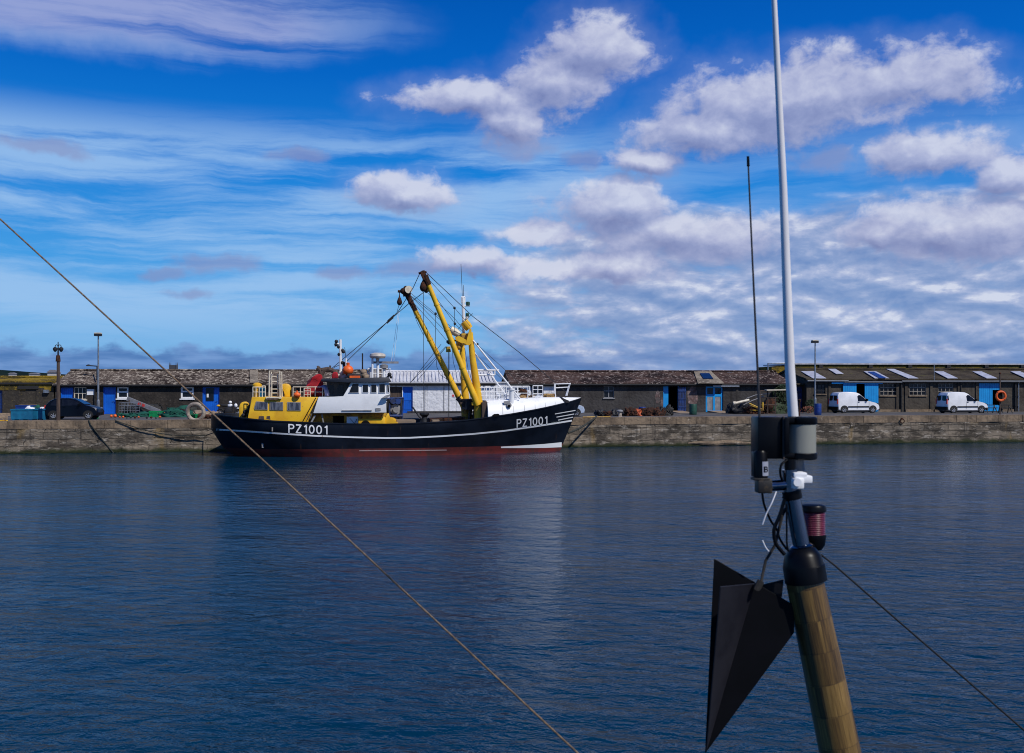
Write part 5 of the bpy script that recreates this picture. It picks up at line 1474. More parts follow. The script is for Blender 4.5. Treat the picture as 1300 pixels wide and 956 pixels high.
# --- loose things carried on the trawler (each its own)
def bw(px, py, v): return BF.wp(bl(px, py, v))
b = MB(); c = bw(441.8, 470, -1.1)
b.sphere(c, .36, 1.0, .95, .92, 14); b.lathe([(.1, .3), (.12, .46), (.06, .5)], c, 10)
b.build('buoy', M['orange'], label='round orange buoy on the trawler wheelhouse roof', cat='buoy')
b = MB(); c = bw(450.5, 478.4, -1.75)
b.obox(c, BF.e * .34, BF.n * .12, Vector((0, 0, .07))); b.build('orange_box', M['orange'], label='small flat orange case at the edge of the wheelhouse roof', cat='case')
b = MB(); c = bw(377, 501.5, -2.55); b.sphere(c, .2, 1.2, 1, .9, 10); b.tube([c, c + Vector((0, 0, .28))], .05)
b.build('float', M['orange'], label='small orange float on the yellow deckhouse rail', cat='float')
def lump(name, c, sx, sy, sz, m, label, cat, seed, rough=.35, group=None, strands=10, detail=3):
    bm = bmesh.new(); bmesh.ops.create_icosphere(bm, subdivisions=detail + 1, radius=1)
    for v_ in bm.verts:
        p_ = v_.co.normalized()
        k = 1 + rough * noise.noise(p_ * 1.7 + Vector((seed, 0, 0))) * 1.6 + rough * .8 * noise.noise(p_ * 5 + Vector((0, seed, 0)))
        z = max(-.02, p_.z) if True else p_.z
        v_.co = Vector((p_.x * k * sx, p_.y * k * sy, max(0, z) * k * sz))
    b = MB(); b.bm.free(); b.bm = bm
    rr = random.Random(seed)
    for i in range(strands):
        a0 = rr.uniform(0, 2*PI); pts = []
        for k in range(6):
            a = a0 + (k - 2.5) * .35; q_ = rr.uniform(.9, 1.1)
            pts.append(Vector((math.cos(a) * sx * q_ * .95, math.sin(a) * sy * q_ * .95, sz * abs(math.sin(k * .6 + i)) * rr.uniform(.5, 1.05) + .03)))
        b.tube(pts, .03, 5)
    for v_ in b.bm.verts: v_.co = v_.co + Vector(c)
    return b.build(name, m, label=label, cat=cat, group=group, origin=c, sharp=80)
# the red trawl net heaped aft of the wheelhouse
pts = [(386.5, 503.5), (387, 493), (390, 486), (396, 479.5), (407, 474.6), (409, 480), (408, 492), (411, 503.5)]
b = MB(); b.prism(bpoly(pts, -1.5), -1.5, .8)
bmesh.ops.bevel(b.bm, geom=list(b.bm.edges), offset=.12, segments=3, affect='EDGES', profile=.5)
bmesh.ops.triangulate(b.bm, faces=b.bm.faces)
bmesh.ops.subdivide_edges(b.bm, edges=b.bm.edges, cuts=2, use_grid_fill=True)
for v_ in b.bm.verts: v_.co += Vector((noise.noise(v_.co * 2.2), noise.noise(v_.co * 2.2 + Vector((5, 5, 5))), noise.noise(v_.co * 2.2 + Vector((9, 1, 5))))) * .16
for v_ in b.bm.verts: v_.co = BF.wp(v_.co)
b.build('net', M['red'], label='dark red trawl net heaped behind the white wheelhouse', cat='net', sharp=80)
b = MB(); b.prism(bpoly([(421, 481), (421.6, 474), (424, 472), (428.5, 472), (430, 480.4)], -1.6), -1.6, -.9)
bmesh.ops.bevel(b.bm, geom=list(b.bm.edges), offset=.1, segments=2, affect='EDGES', profile=.5)
for v_ in b.bm.verts: v_.co = BF.wp(v_.co)
b.build('bag', M['red'], label='bright red bag on the wheelhouse roof left of the aerial mast', cat='bag')
# pale jacket hung over the rail end
b = MB()
def sheet(b, rows, th=.05):
    vs = [[b.v(BF.wp(bl(x, y, v))) for x, y, v in r_] for r_ in rows]
    v2 = [[b.v(BF.wp(bl(x, y, v + th))) for x, y, v in r_] for r_ in rows]
    n, m_ = len(vs), len(vs[0])
    for i in range(n - 1):
        for k in range(m_ - 1):
            b._f([vs[i][k], vs[i][k+1], vs[i+1][k+1], vs[i+1][k]]); b._f([v2[i][k], v2[i+1][k], v2[i+1][k+1], v2[i][k+1]])
    for i in range(n - 1):
        b._f([vs[i][0], vs[i+1][0], v2[i+1][0], v2[i][0]]); b._f([vs[i][-1], v2[i][-1], v2[i+1][-1], vs[i+1][-1]])
    for k in range(m_ - 1):
        b._f([vs[0][k], v2[0][k], v2[0][k+1], vs[0][k+1]]); b._f([vs[-1][k], vs[-1][k+1], v2[-1][k+1], v2[-1][k]])
sheet(b, [[(407, 490.2, -2.30), (409.5, 489.2, -2.42), (412, 488.8, -2.48), (414.8, 489.2, -2.42)], [(407, 491.6, -2.38), (410.6, 491.4, -2.5), (413, 491.6, -2.58), (415.8, 492, -2.46)],
          [(409.8, 492.5, -2.40), (411.8, 495, -2.52), (414, 495.5, -2.6), (417, 496, -2.46)], [(411.6, 496.5, -2.42), (412.6, 498.5, -2.5), (415, 499, -2.6), (418.2, 500, -2.44)], [(412.6, 501, -2.40), (413.4, 502.6, -2.5), (415.4, 502.2, -2.56), (417.8, 502.6, -2.42)]], .10)
b.build('jacket', M['lav'], label='pale lavender jacket hung over the end of the cream rail behind the wheelhouse', cat='jacket', sharp=70)

# ------------------------------------------------------------------ vehicles
def vehicle(name, label, cat, p, yaw, w_, prof, belt, arch, tr, paint, side_win, extra=None, group=None, lower=None, lean=.24, rear_dark=None):
    rt = thing(name, label, cat, p, yaw, group)
    hw = w_ / 2
    def ys(z, k=0.0): return hw - k - max(0, z - belt) * lean - max(0, .45 - z) * .10
    cx = sum(x for x, z in prof) / len(prof); cz = sum(z for x, z in prof) / len(prof)
    bm = bmesh.new(); 
    def inset(x, z, d):
        v_ = Vector((cx - x, cz - z)); v_.normalize(); return x + v_.x * d, z + v_.y * d
    layers = []
    for sgn, d, k in ((-1, .10, 0.0), (-1, .035, .035), (-1, 0, .12), (-1, -.015, hw * .75), (1, -.015, hw * .75), (1, 0, .12), (1, .035, .035), (1, .10, 0.0)):
        row = []
        for x, z in prof:
            X, Z = inset(x, z, d); row.append(bm.verts.new((X, sgn * (ys(z) - k if k < .3 else hw * .25), Z)))
        layers.append(row)
    n = len(prof)
    for a, c in zip(layers, layers[1:]):
        for i in range(n): bm.faces.new([a[i], c[i], c[(i+1) % n], a[(i+1) % n]])
    bm.faces.new(layers[0]); bm.faces.new(layers[-1][::-1])
    b = MB(); b.bm.free(); b.bm = bm
    body = b.build('body', paint, rt, world=False, sharp=28)
    def side_panel(nm, pts, m, out=.012, par=body, th=.02):
        for sgn in (-1, 1):
            b = MB(); a = [b.v((x, sgn * (ys(z) + out), z)) for x, z in pts]; c = [b.v((x, sgn * (ys(z) + out - th), z)) for x, z in pts]
            b._f(a); b._f(c[::-1])
            for i in range(len(pts)): b._f([a[i], c[i], c[(i+1) % len(pts)], a[(i+1) % len(pts)]])
            b.build(nm, m, par, world=False)
    for pts in side_win: side_panel('window', pts, M['glass'])
    if lower:
        for nm, pts, m in lower: side_panel(nm, pts, m, .022)
    for x in arch:
        side_panel('wheel_arch', [(x + (tr + .07) * math.cos(a), tr + (tr + .07) * math.sin(a)) for a in [PI * k / 12 for k in range(13)]], M['rubber'], .006)
        for sgn in (-1, 1):
            b = MB(); b.lathe([(tr * .7, -.10), (tr * .97, -.10), (tr, -.06), (tr, .06), (tr * .97, .09), (tr * .68, .10), (tr * .6, .05)], (x, sgn * (hw - .09), tr), 24, (0, sgn, 0))
            wl = b.build('wheel', M['rubber'], rt, world=False)
            b = MB(); b.lathe([(tr * .66, .02), (tr * .68, .075), (tr * .58, .09), (tr * .52, .06), (.06, .06), (.05, .09)], (x, sgn * (hw - .09), tr), 20, (0, sgn, 0))
            for k in range(5):
                a = 2*PI*k/5; b.bar((x + .04*math.cos(a), sgn * (hw - .0), tr + .04*math.sin(a)), (x + tr*.58*math.cos(a), sgn * (hw - .0), tr + tr*.58*math.sin(a)), .07, .03)
            b.build('rim', M['rim'], wl, world=False)
    if extra: extra(rt, body, hw, ys)
    return rt
VAN = [(.02, .30), (0, .55), (.0, 1.0), (.06, 1.55), (.20, 1.74), (.6, 1.80), (1.3, 1.81), (1.85, 1.78), (2.15, 1.66), (2.45, 1.40), (2.88, 1.06), (3.25, .96), (3.62, .87), (3.86, .72), (3.95, .52), (3.95, .30), (3.7, .22), (.2, .22)]
def van_extra(rt, body, hw, ys):
    # rear doors with glass, bumper, lights, mirror, windscreen
    b = MB()
    for s_ in (-1, 1): b.obox((-.005 + .03, s_ * .33, 1.28), (.02, 0, .0), (0, .25, 0), (.012, 0, .22))
    b.build('rear_window', M['glass'], body, world=False)
    b = MB(); b.obox((-.02, 0, .42), (.07, 0, 0), (0, hw - .02, 0), (0, 0, .14)); b.build('rear_bumper', M['plast'], rt, world=False)
    b = MB(); b.obox((3.93, 0, .38), (.06, 0, 0), (0, hw - .06, 0), (0, 0, .15)); b.build('front_bumper', M['plast'], rt, world=False)
    for s_ in (-1, 1):
        b = MB(); b.obox((.0, s_ * (hw - .09), 1.0), (.03, 0, 0), (0, .06, 0), (0, 0, .22)); b.build('tail_light', M['redsign'], rt, world=False)
        b = MB(); b.obox((3.80, s_ * (hw - .22), .74), (.12, 0, -.07), (0, .13, 0), (.04, 0, .07)); b.build('headlight', M['glass'], rt, world=False)
        b = MB(); b.obox((2.68, s_ * (hw + .06), 1.13), (.07, 0, 0), (0, .09, 0), (0, 0, .09)); b.build('wing_mirror', M['plast'], rt, world=False)
        b = MB(); b.obox((1.95, s_ * (ys(.93) + .02), .95), (.07, 0, 0), (0, .02, 0), (0, 0, .025)); b.build('handle', M['plast'], body, world=False)
        b = MB(); 
        
        b.bm.free()
        for x in (1.80, 2.92): b = MB(); b.obox((x, s_ * (ys(.6) + .004), .68), (.006, 0, 0), (0, .006, 0), (0, 0, .33)); b.build('door_gap', M['dkgrey'], body, world=False)
    b = MB(); b.box((.3, -hw + .12, .10), (3.6, hw - .12, .26)); b.build('underbody', M['rubber'], rt, world=False)
    b = MB(); v_ = [(2.17, -hw + .30, 1.67), (2.17, hw - .30, 1.67), (2.86, hw - .12, 1.10), (2.86, -hw + .12, 1.10)]
    a = [b.v((x + .02, y, z + .025)) for x, y, z in v_]; c = [b.v((x, y, z)) for x, y, z in v_]
    b._f(a); b._f(c[::-1])
    for i in range(4): b._f([a[i], c[i], c[(i+1) % 4], a[(i+1) % 4]])
    b.build('windscreen', M['glass'], body, world=False)
def place(px_l, px_r, py, yaw, L, w_):
    """base point so that the near side of the vehicle starts near px_l"""
    g = ground(px_l, py); return Vector((g.x - math.sin(yaw) * w_ / 2 * 1, g.y + math.cos(yaw) * w_ / 2, QZ + .006))
VW = [[(1.88, 1.02), (1.88, 1.45), (2.0, 1.55), (2.16, 1.54), (2.42, 1.34), (2.78, 1.04)]]
yaw = R(12)
low = [('side_moulding', [(.95, .50), (2.95, .50), (2.95, .60), (.95, .60)], M['plast'])]
g = place(1064, 1111, 524.8, yaw, 3.95, 1.62)
vehicle('van', 'white van parked with its nose toward the open bright blue sliding doors', 'van', g, yaw, 1.62, VAN, 1.0, (.60, 3.28), .30, M['vanwhite'], VW, van_extra, 'white vans parked along the sheds', low)
g = place(1203, 1251, 524.9, yaw, 3.95, 1.62)
vehicle('van', 'white van with dark rear windows parked beside the lifebuoy post', 'van', g, yaw, 1.62, VAN, 1.0, (.60, 3.28), .30, M['vanwhite'], VW + [[(.06, 1.12), (.08, 1.5), (.16, 1.52), (.16, 1.12)]], van_extra, 'white vans parked along the sheds', low)
CAR = [(.10, .28), (.02, .45), (.0, .75), (.08, 1.0), (.32, 1.28), (.62, 1.44), (1.1, 1.50), (1.6, 1.49), (2.0, 1.42), (2.35, 1.22), (2.68, 1.02), (3.0, .95), (3.35, .84), (3.55, .70), (3.62, .50), (3.58, .28), (3.2, .20), (.4, .20)]
CWN = [[(.42, .98), (.52, 1.22), (.72, 1.36), (1.05, 1.40), (1.12, 1.38), (1.12, .96)], [(1.18, .96), (1.18, 1.40), (1.6, 1.40), (1.96, 1.34), (2.3, 1.16), (2.50, .99)]]
def car_extra(rt, body, hw, ys):
    b = MB(); v_ = [(2.02, -hw + .28, 1.40), (2.02, hw - .28, 1.40), (2.66, hw - .14, 1.04), (2.66, -hw + .14, 1.04)]
    a = [b.v((x + .03, y, z + .03)) for x, y, z in v_]; c = [b.v((x, y, z)) for x, y, z in v_]
    b._f(a); b._f(c[::-1])
    for i in range(4): b._f([a[i], c[i], c[(i+1) % 4], a[(i+1) % 4]])
    b.build('windscreen', M['glass'], body, world=False)
    for s_ in (-1, 1):
        b = MB(); b.obox((3.32, s_ * (hw - .12), .78), (.17, 0, -.05), (0, .10, 0), (.02, 0, .055)); b.build('headlight', M['rim'], rt, world=False)
        b = MB(); b.obox((.06, s_ * (hw - .10), .86), (.05, 0, 0), (0, .06, 0), (.03, 0, .14)); b.build('tail_light', M['redsign'], rt, world=False)
        b = MB(); b.obox((2.36, s_ * (hw + .06), 1.02), (.07, 0, 0), (0, .08, 0), (0, 0, .06)); b.build('wing_mirror', M['plast'], rt, world=False)
        b = MB(); b.obox((1.35, s_ * (ys(.88) + .015), .88), (.08, 0, 0), (0, .015, 0), (0, 0, .018)); b.build('handle', M['plast'], body, world=False)
    b = MB(); b.obox((3.60, 0, .42), (.03, 0, 0), (0, .4, 0), (0, 0, .08)); b.build('grille', M['plast'], rt, world=False)
yaw = R(6)
g = place(55.5, 117, 533, yaw, 3.62, 1.62)
vehicle('parked_car', 'dark navy hatchback parked behind the old wooden lamp post', 'car', g, yaw, 1.62, CAR, .95, (.62, 2.95), .285, M['carpaint'], CWN, car_extra, 'hatchbacks parked on the quay')
g = place(683.0, 743, 529.2, yaw, 3.62, 1.62)
vehicle('parked_car', 'pale silver-blue hatchback half hidden behind the trawler bow', 'car', g, yaw, 1.62, CAR, .95, (.62, 2.95), .285, M['silver'], CWN, car_extra, 'hatchbacks parked on the quay')

# ------------------------------------------------------------------ lamp posts
def pk(Y): return Y / F
def ge(px, v, up=0.025):
    l = QF.loc(px, 535, v); return QF.w(l.x, v, QZ + up)
def vtube(b, px0, py0, px1, py1, Y, r): b.tube([at(px0, py0, Y), at(px1, py1, Y)], r, 10)
g = ge(74, .45); Y = g.y; k = pk(Y)
rt = thing('lamp_post', 'old rusty wooden lamp post with twin hanging lanterns at the quay edge', 'lamp post', g)
b = MB(); b.tube([g, Vector((g.x, Y, at(0, 457, Y).z))], [.13, .105], 8); b.build('post', M['dkwood'], rt)
b = MB(); b.tube([at(73.8, 459, Y), at(73.8, 451, Y)], [.16, .12], 10); b.build('collar', M['rust'], rt)
b = MB(); b.tube([at(73.8, 452, Y), at(73.8, 434, Y)], [.06, .03], 8)
for s_ in (-1, 1): b.tube([at(73.8, 439, Y), at(73.8 + s_*2.2, 437.6, Y), at(73.8 + s_*3.7, 439, Y), at(73.8 + s_*3.8, 441.2, Y)], .025, 6)
b.build('bracket', M['dkgrey'], rt)
for s_ in (-1, 1):
    b = MB(); b.lathe([(.04, .12), (.14, .04), (.15, -.04), (.10, -.16), (.04, -.22)], at(73.8 + s_*3.8, 442.6, Y), 12); b.build('lantern', M['dkgrey'], rt)
def post_lamp(px, pyb, pyt, label, hw, head=True):
    g = ground(px, pyb); Y = g.y
    rt = thing('lamp_post', label, 'lamp post', g, 0, 'plain steel lamp posts')
    zt = at(0, pyt, Y).z
    b = MB(); b.tube([g, (g.x, Y, g.z + 1.3), (g.x, Y, g.z + 1.35), (g.x, Y, zt)], [.11, .11, .07, .05], 10); b.build('post', M['steel'], rt)
    b = MB(); b.obox((g.x - .02, Y, zt + .05), (hw, 0, .0), (0, .22, 0), (0, 0, .09)); b.build('lamp_head', M['dkgrey'], rt)
    b = MB(); b.obox((g.x - .02, Y, zt + .17), (hw * .92, 0, .0), (0, .2, 0), (0, 0, .04)); b.build('lamp_cover', M['cream'], rt)
    return rt
post_lamp(124.8, 531, 426, 'tall thin steel lamp post in front of the shed right of the dark hatchback', .21)
post_lamp(1034.8, 525.5, 434.8, 'thin steel lamp post standing behind the blue barrel', .26)
g = ground(1269.6, 526.6); Y = g.y
rt = thing('lifebuoy_post', 'rusty post carrying an orange lifebuoy in front of the right-hand blue door', 'lifebuoy post', g)
b = MB(); b.tube([g, (g.x, Y, at(0, 475, Y).z)], .055, 8); b.build('post', M['dkwood'], rt)
b = MB(); b.sphere(Vector((g.x, Y, at(0, 474, Y).z)), .09); b.build('finial', M['rust'], rt)
b = MB(); cz = at(1270, 502.8, Y).z
b.obox((g.x, Y - .03, cz), (.16, 0, 0), (0, .04, 0), (0, 0, .42)); b.build('backboard', M['dark'], rt)
b = MB(); b.torus((g.x, Y - .13, cz), .36, .095, (0, 1, 0), 28, 10); lb = b.build('lifebuoy', M['orange'], label='orange lifebuoy hanging on the rusty post', cat='lifebuoy', group=None)
b = MB(); 
for a in (.25, .75, 1.25, 1.75): b.torus((g.x + .36*math.cos(a*PI), Y - .13, cz + .36*math.sin(a*PI)), .10, .014, (-math.sin(a*PI), 0, math.cos(a*PI)), 12, 5)
o = b.build('grab_band', M['dkorange'], lb)

# ------------------------------------------------------------------ quayside clutter
def gp(px, py, dy=0.0):
    g = ground(px, py); return Vector((g.x, g.y + dy, QZ + .005))
def tote(px0, px1, pyt, pyb, m, label, dpt=.9, group='plastic fish tubs left of the dark car', fill=None, yaw=.1):
    g0, g1 = gp(px0, pyb), gp(px1, pyb); wd = (g1.x - g0.x); h = (pyb - pyt) * g0.y / F
    rt = thing('fish_tub', label, 'fish tub', Vector(((g0.x + g1.x)/2, g0.y + dpt/2, QZ + .005)), yaw, group)
    b = MB(); hw, hd, t = wd/2, dpt/2, .06
    for a, c in (((-hw, -hd, .06), (hw, -hd + t, h)), ((-hw, hd - t, .06), (hw, hd, h)), ((-hw, -hd + t, .06), (-hw + t, hd - t, h)), ((hw - t, -hd + t, .06), (hw, hd - t, h))): b.box(a, c)
    b.box((-hw + t, -hd + t, .06), (hw - t, hd - t, .12))
    for x in (-hw*.8, 0, hw*.8): b.box((x - .08, -hd + .02, 0), (x + .08, hd - .02, .058))
    b.build('tub', m, rt, world=False)
    b = MB(); e = .035
    b.box((-hw - e, -hd - e, h - .09), (hw + e, -hd - .002, h + .01)); b.box((-hw - e, hd + .002, h - .09), (hw + e, hd + e, h + .01))
    b.box((-hw - e, -hd, h - .09), (-hw - .002, hd, h + .01)); b.box((hw + .002, -hd, h - .09), (hw + e, hd, h + .01))
    b.build('rim', m, rt, world=False)
    return rt, h
rt, h1 = tote(13.5, 40, 519.6, 533.6, M['teal'], 'large open teal fish tub nearest the quay edge')
tote(19.5, 40.5, 514.8, 528, M['navy'], 'dark blue fish tub behind the large teal one')
rt, h2 = tote(44.5, 56, 519, 533, M['teal'], 'smaller teal fish tub tight behind the dark hatchback')
lump('sack', gp(33.5, 533, .45) + Vector((0, 0, h1 - .12)), .35, .25, .28, M['white'], 'white plastic sack in the large teal fish tub', 'sack', 4, .3, strands=0, detail=2)
lump('sack', gp(50.5, 533, .45) + Vector((0, 0, h2 - .10)), .28, .3, .2, M['white'], 'white plastic sack in the smaller teal fish tub', 'sack', 6, .3, strands=0, detail=2)
lump('net_heap', gp(47, 529), .7, .5, .75, M['greenn'], 'green net heap between the fish tubs and the dark hatchback', 'net', 7)
for i, (x0, x1, y, lb_) in enumerate(((-14, 12.5, 528.5, 'timber baulk lying behind at the left end of the quay'), (-14, 9.5, 532, 'timber baulk lying in front at the left end of the quay'))):
    a, c = gp(x0, y), gp(x1, y - .4); b = MB(); b.bar(a + Vector((0, 0, .12)), c + Vector((0, 0, .12)), .3, .22); b.build('timber_baulk', M['wood'], label=lb_, cat='timber', group='timber baulks')
b = MB(); e_ = QF.loc(2, 536, -.0)
pts = [ge(-6, .1, .05), ge(2, .05, .05), ge(5, .6, .05), ge(9, .3, .05)]
b.tube(pts, .05, 6); b.build('yellow_rope', M['yellow'], label='short yellow rope on the quay edge at the left end', cat='rope')
# mesh cage, plank
g = gp(150.5, 529.2); g1 = gp(171.5, 529.2); wd = g1.x - g.x; h = 17.6 * g.y / F
rt = thing('mesh_cage', 'wire mesh cage pallet standing under the white window', 'cage', Vector(((g.x+g1.x)/2, g.y + .5, QZ + .005)), .05)
b = MB()
for y in (-.45, .45):
    for i in range(7): x = -wd/2 + wd*i/6; b.tube([(x, y, .05), (x, y, h)], .018, 5)
    for i in range(6): z = .05 + (h - .05)*i/5; b.tube([(-wd/2, y, z), (wd/2, y, z)], .018, 5)
for x in (-wd/2, wd/2):
    for i in range(6): z = .05 + (h - .05)*i/5; b.tube([(x, -.45, z), (x, .45, z)], .018, 5)
b.build('mesh', M['steel'], rt, world=False)
b = MB(); b.box((-wd/2, -.45, 0), (wd/2, .45, .05)); b.build('base', M['dkgrey'], rt, world=False)
lump('net_heap', Vector(((g.x+g1.x)/2, g.y + .5, QZ + .06)), .55, .33, .75, M['rubber'], 'black netting packed inside the wire mesh cage', 'net', 77, .2, strands=4)
a, c = WF.loc(161.5, 506, -1.6), WF.loc(203.5, 523.2, -2.4)
rt = thing('plank', 'long pale board with red marks leaning down from the white window', 'board', WF.wp(c))
b = MB(); b.bar(WF.wp(a), WF.wp(c), .12, .34); b.build('board', M['grey'], rt)
b = MB()
for t0, t1 in ((.34, .42), (.46, .54)): b.bar(WF.wp(a.lerp(c, t0)) + Vector((0, -.012, .0)), WF.wp(a.lerp(c, t1)) + Vector((0, -.012, 0)), .13, .22)
b.build('red_mark', M['redsign'], rt)
b = MB(); b.bar(WF.w(a.x + .2, -1.7, QZ), WF.w(a.x + .2, -1.7, a.z - .1), .08, .08); b.build('prop', M['dkwood'], rt)
lump('tarpaulin_heap', WF.w(WF.loc(184, 520, -1.2).x, -1.2, QZ + .005), 1.5, .6, .95, M['rubber'], 'black heap of gear in the shade under the leaning board', 'heap', 14, .25, strands=4)
# floats along the quay
rr = random.Random(5)
FL = [(141.3, 529.3, 3.0, 'orange'), (146.3, 529.4, 3.6, 'orange'), (152.0, 530.2, 2.4, 'dkorange'), (156.3, 530, 2.4, 'orange'), (161, 530.6, 2.0, 'dkgreen'), (166, 530.4, 2.6, 'dkgreen'), (171.5, 530.6, 2.6, 'rust'), (176.0, 530.2, 2.4, 'dkorange'), (186.5, 530.8, 2.6, 'dkgrey'), (192.0, 530.6, 2.6, 'rust'), (198.0, 530.8, 2.4, 'dkgreen'), (203.0, 530.3, 2.8, 'dkorange'), (208.8, 527.0, 3.4, 'orange'), (213.0, 528.4, 3.4, 'rust'), (215.2, 525.4, 4.2, 'dkgrey')]
nm = {'orange': 'bright orange', 'dkorange': 'faded orange', 'dkgreen': 'dark green', 'rust': 'rust-brown', 'dkgrey': 'dark grey'}
pos = ['leftmost, below the blue door', 'second from the left, below the blue door', 'left of the wire cage foot', 'in front of the wire cage, left part', 'in front of the middle of the wire cage', 'in front of the right part of the wire cage', 'at the right foot of the wire cage', 'just right of the wire cage', 'below the left edge of the green crate', 'in front of the green crate, middle', 'in front of the green crate, right part', 'right of the green crate foot', 'right of the green crate, brightest there', 'between the green crate and the teal net heap', 'large, at the left end of the teal net heap']
for (x, y, d, c_), ps in zip(FL, pos):
    g = gp(x, y + .8); r_ = d * g.y / F / 2 * 1.15
    b = MB(); b.sphere(g + Vector((0, 0, r_ * .95)), r_, 1.05, 1, .96, 12); b.lathe([(r_*.25, r_*.8), (r_*.25, r_*1.15)], g + Vector((0, 0, r_)), 8)
    b.build('float', M[c_], label='%s net float, %s' % (nm[c_], ps), cat='float', group='net floats on the quay')
for i, (x, y, sx, sz, m_, lb_) in enumerate(((157, 529.2, .5, .25, 'greenn', 'low green net wisp at the foot of the wire cage'), (181, 529.4, 1.1, .32, 'greenn', 'flat green net heap left of the green crate'), (224, 529.6, 1.2, .50, 'greenn', 'large teal-green net heap right of the floats'), (228, 527, 1.0, .62, 'greenn', 'taller green net heap behind, beside the white ring'), (243, 527.5, .9, .5, 'moor', 'dark rope heap inside the white ring'), (262, 529.5, 1.1, .45, 'wood', 'brown rope and rubble heap left of the trawler stern'), (256, 531.6, .8, .28, 'rust', 'low rusty chain heap by the white ring'))):
    lump('net_heap', gp(x, y), sx, .45, sz, M[m_], lb_, 'heap', 30 + i, .35, 'net and rope heaps')
def crate(px0, px1, pyt, pyb, m, label, name='crate', group=None, dpt=.5):
    g0, g1 = gp(px0, pyb), gp(px1, pyb); wd = g1.x - g0.x; h = (pyb - pyt) * g0.y / F
    b = MB(); c0 = Vector(((g0.x + g1.x)/2, g0.y + dpt/2, QZ + .005)); hw, hd = wd/2, dpt/2
    for (x0, y0, x1, y1) in ((-hw, -hd, hw, -hd + .03), (-hw, hd - .03, hw, hd), (-hw, -hd + .03, -hw + .03, hd - .03), (hw - .03, -hd + .03, hw, hd - .03)):
        b.box((c0.x + x0, c0.y + y0, c0.z), (c0.x + x1, c0.y + y1, c0.z + h * .62)); b.box((c0.x + x0 - .01, c0.y + y0 - .01, c0.z + h * .74), (c0.x + x1 + .01, c0.y + y1 + .01, c0.z + h))
    n = max(3, int(wd / .16))
    for i in range(n + 1):
        x = c0.x - hw + wd * i / n; b.box((x - .02, c0.y - hd + .004, c0.z + h * .6), (x + .02, c0.y - hd + .026, c0.z + h * .76))
    b.box((c0.x - hw + .03, c0.y - hd + .03, c0.z), (c0.x + hw - .03, c0.y + hd - .03, c0.z + .03))
    return b.build(name, m, label=label, cat='crate', group=group)
crate(189, 204, 522, 529.6, M['green'], 'bright green crate under the low end of the leaning board')
crate(112.5, 121.5, 528, 531.6, M['green'], 'low green crate at the nose of the dark hatchback')
b = MB(); g = gp(118.6, 531); b.sphere(g + Vector((0, 0, .55)), .17, 1, 1, 1.2); b.tube([g, g + Vector((0, 0, .5))], .05); b.build('marker', M['redsign'], label='small red marker standing at the nose of the dark hatchback', cat='marker')
g = gp(244.5, 532.4)
b = MB(); b.lathe([(.28, 0), (.36, .30), (.38, .31), (.38, .36), (.33, .36), (.26, .05)], g, 20); b.build('basket', M['green'], label='round green tub inside the white ring', cat='tub')
g = gp(245.5, 533.2, .5)
b = MB(); b.torus(g + Vector((0, 0, .52)), .58, .135, (0.08, 1, .12), 32, 10)
for v_ in list(b.bm.verts): v_.co.z = max(v_.co.z, g.z)
b.build('fender_ring', M['ring'], label='large off-white ring fender stood on edge by the trawler stern', cat='fender')
# motorbike
g = gp(273.5, 529.0); 
rt = thing('motorcycle', 'black and white motorcycle parked behind the trawler stern', 'motorcycle', g + Vector((0, .4, 0)), .05)
for x in (.28, 1.62):
    b = MB(); b.torus((x, 0, .31), .26, .06, (0, 1, 0), 20, 8); wl = b.build('wheel', M['rubber'], rt, world=False)
    b = MB(); b.lathe([(.06, -.05), (.06, .05)], (x, 0, .31), 10, (0, 1, 0))
    for k_ in range(6): b.bar((x, 0, .31), (x + .24*math.cos(k_*PI/3), 0, .31 + .24*math.sin(k_*PI/3)), .02, .02)
    b.build('rim', M['rim'], wl, world=False)
b = MB(); b.sphere(Vector((.98, 0, .84)), .17, 1.2, .7, .75); b.build('fuel_tank', M['white'], rt, world=False)
b = MB(); b.sphere(Vector((1.42, 0, .84)), .13, 1.0, .8, 1.2); b.sphere(Vector((1.6, 0, .62)), .10, 1.6, .5, .5); b.build('fairing', M['white'], rt, world=False)
b = MB(); b.sphere(Vector((.55, 0, .84)), .28, 1.3, .5, .35); b.build('seat', M['rubber'], rt, world=False)
b = MB(); b.box((.6, -.16, .3), (1.15, .16, .68), .04); b.tube([(.3, 0, .33), (.9, 0, .55), (1.4, 0, .9), (1.62, 0, .31)], .045, 6); b.build('engine', M['dkgrey'], rt, world=False)
b = MB(); b.tube([(1.30, -.35, 1.12), (1.36, 0, 1.02), (1.30, .35, 1.12)], .02, 6); b.tube([(1.36, 0, 1.02), (1.48, 0, .8)], .025, 6); b.build('handlebar', M['dkgrey'], rt, world=False)
b = MB(); b.sphere(Vector((.12, -.02, .82)), .12, 1.3, 1, .7); b.build('tail_unit', M['yellow'], rt, world=False)
b = MB(); b.sphere(g + Vector((1.02, .4, 1.08)), .125, 1, 1, .95, 12); b.build('helmet', M['white'], label='white helmet resting on the motorcycle tank', cat='helmet')
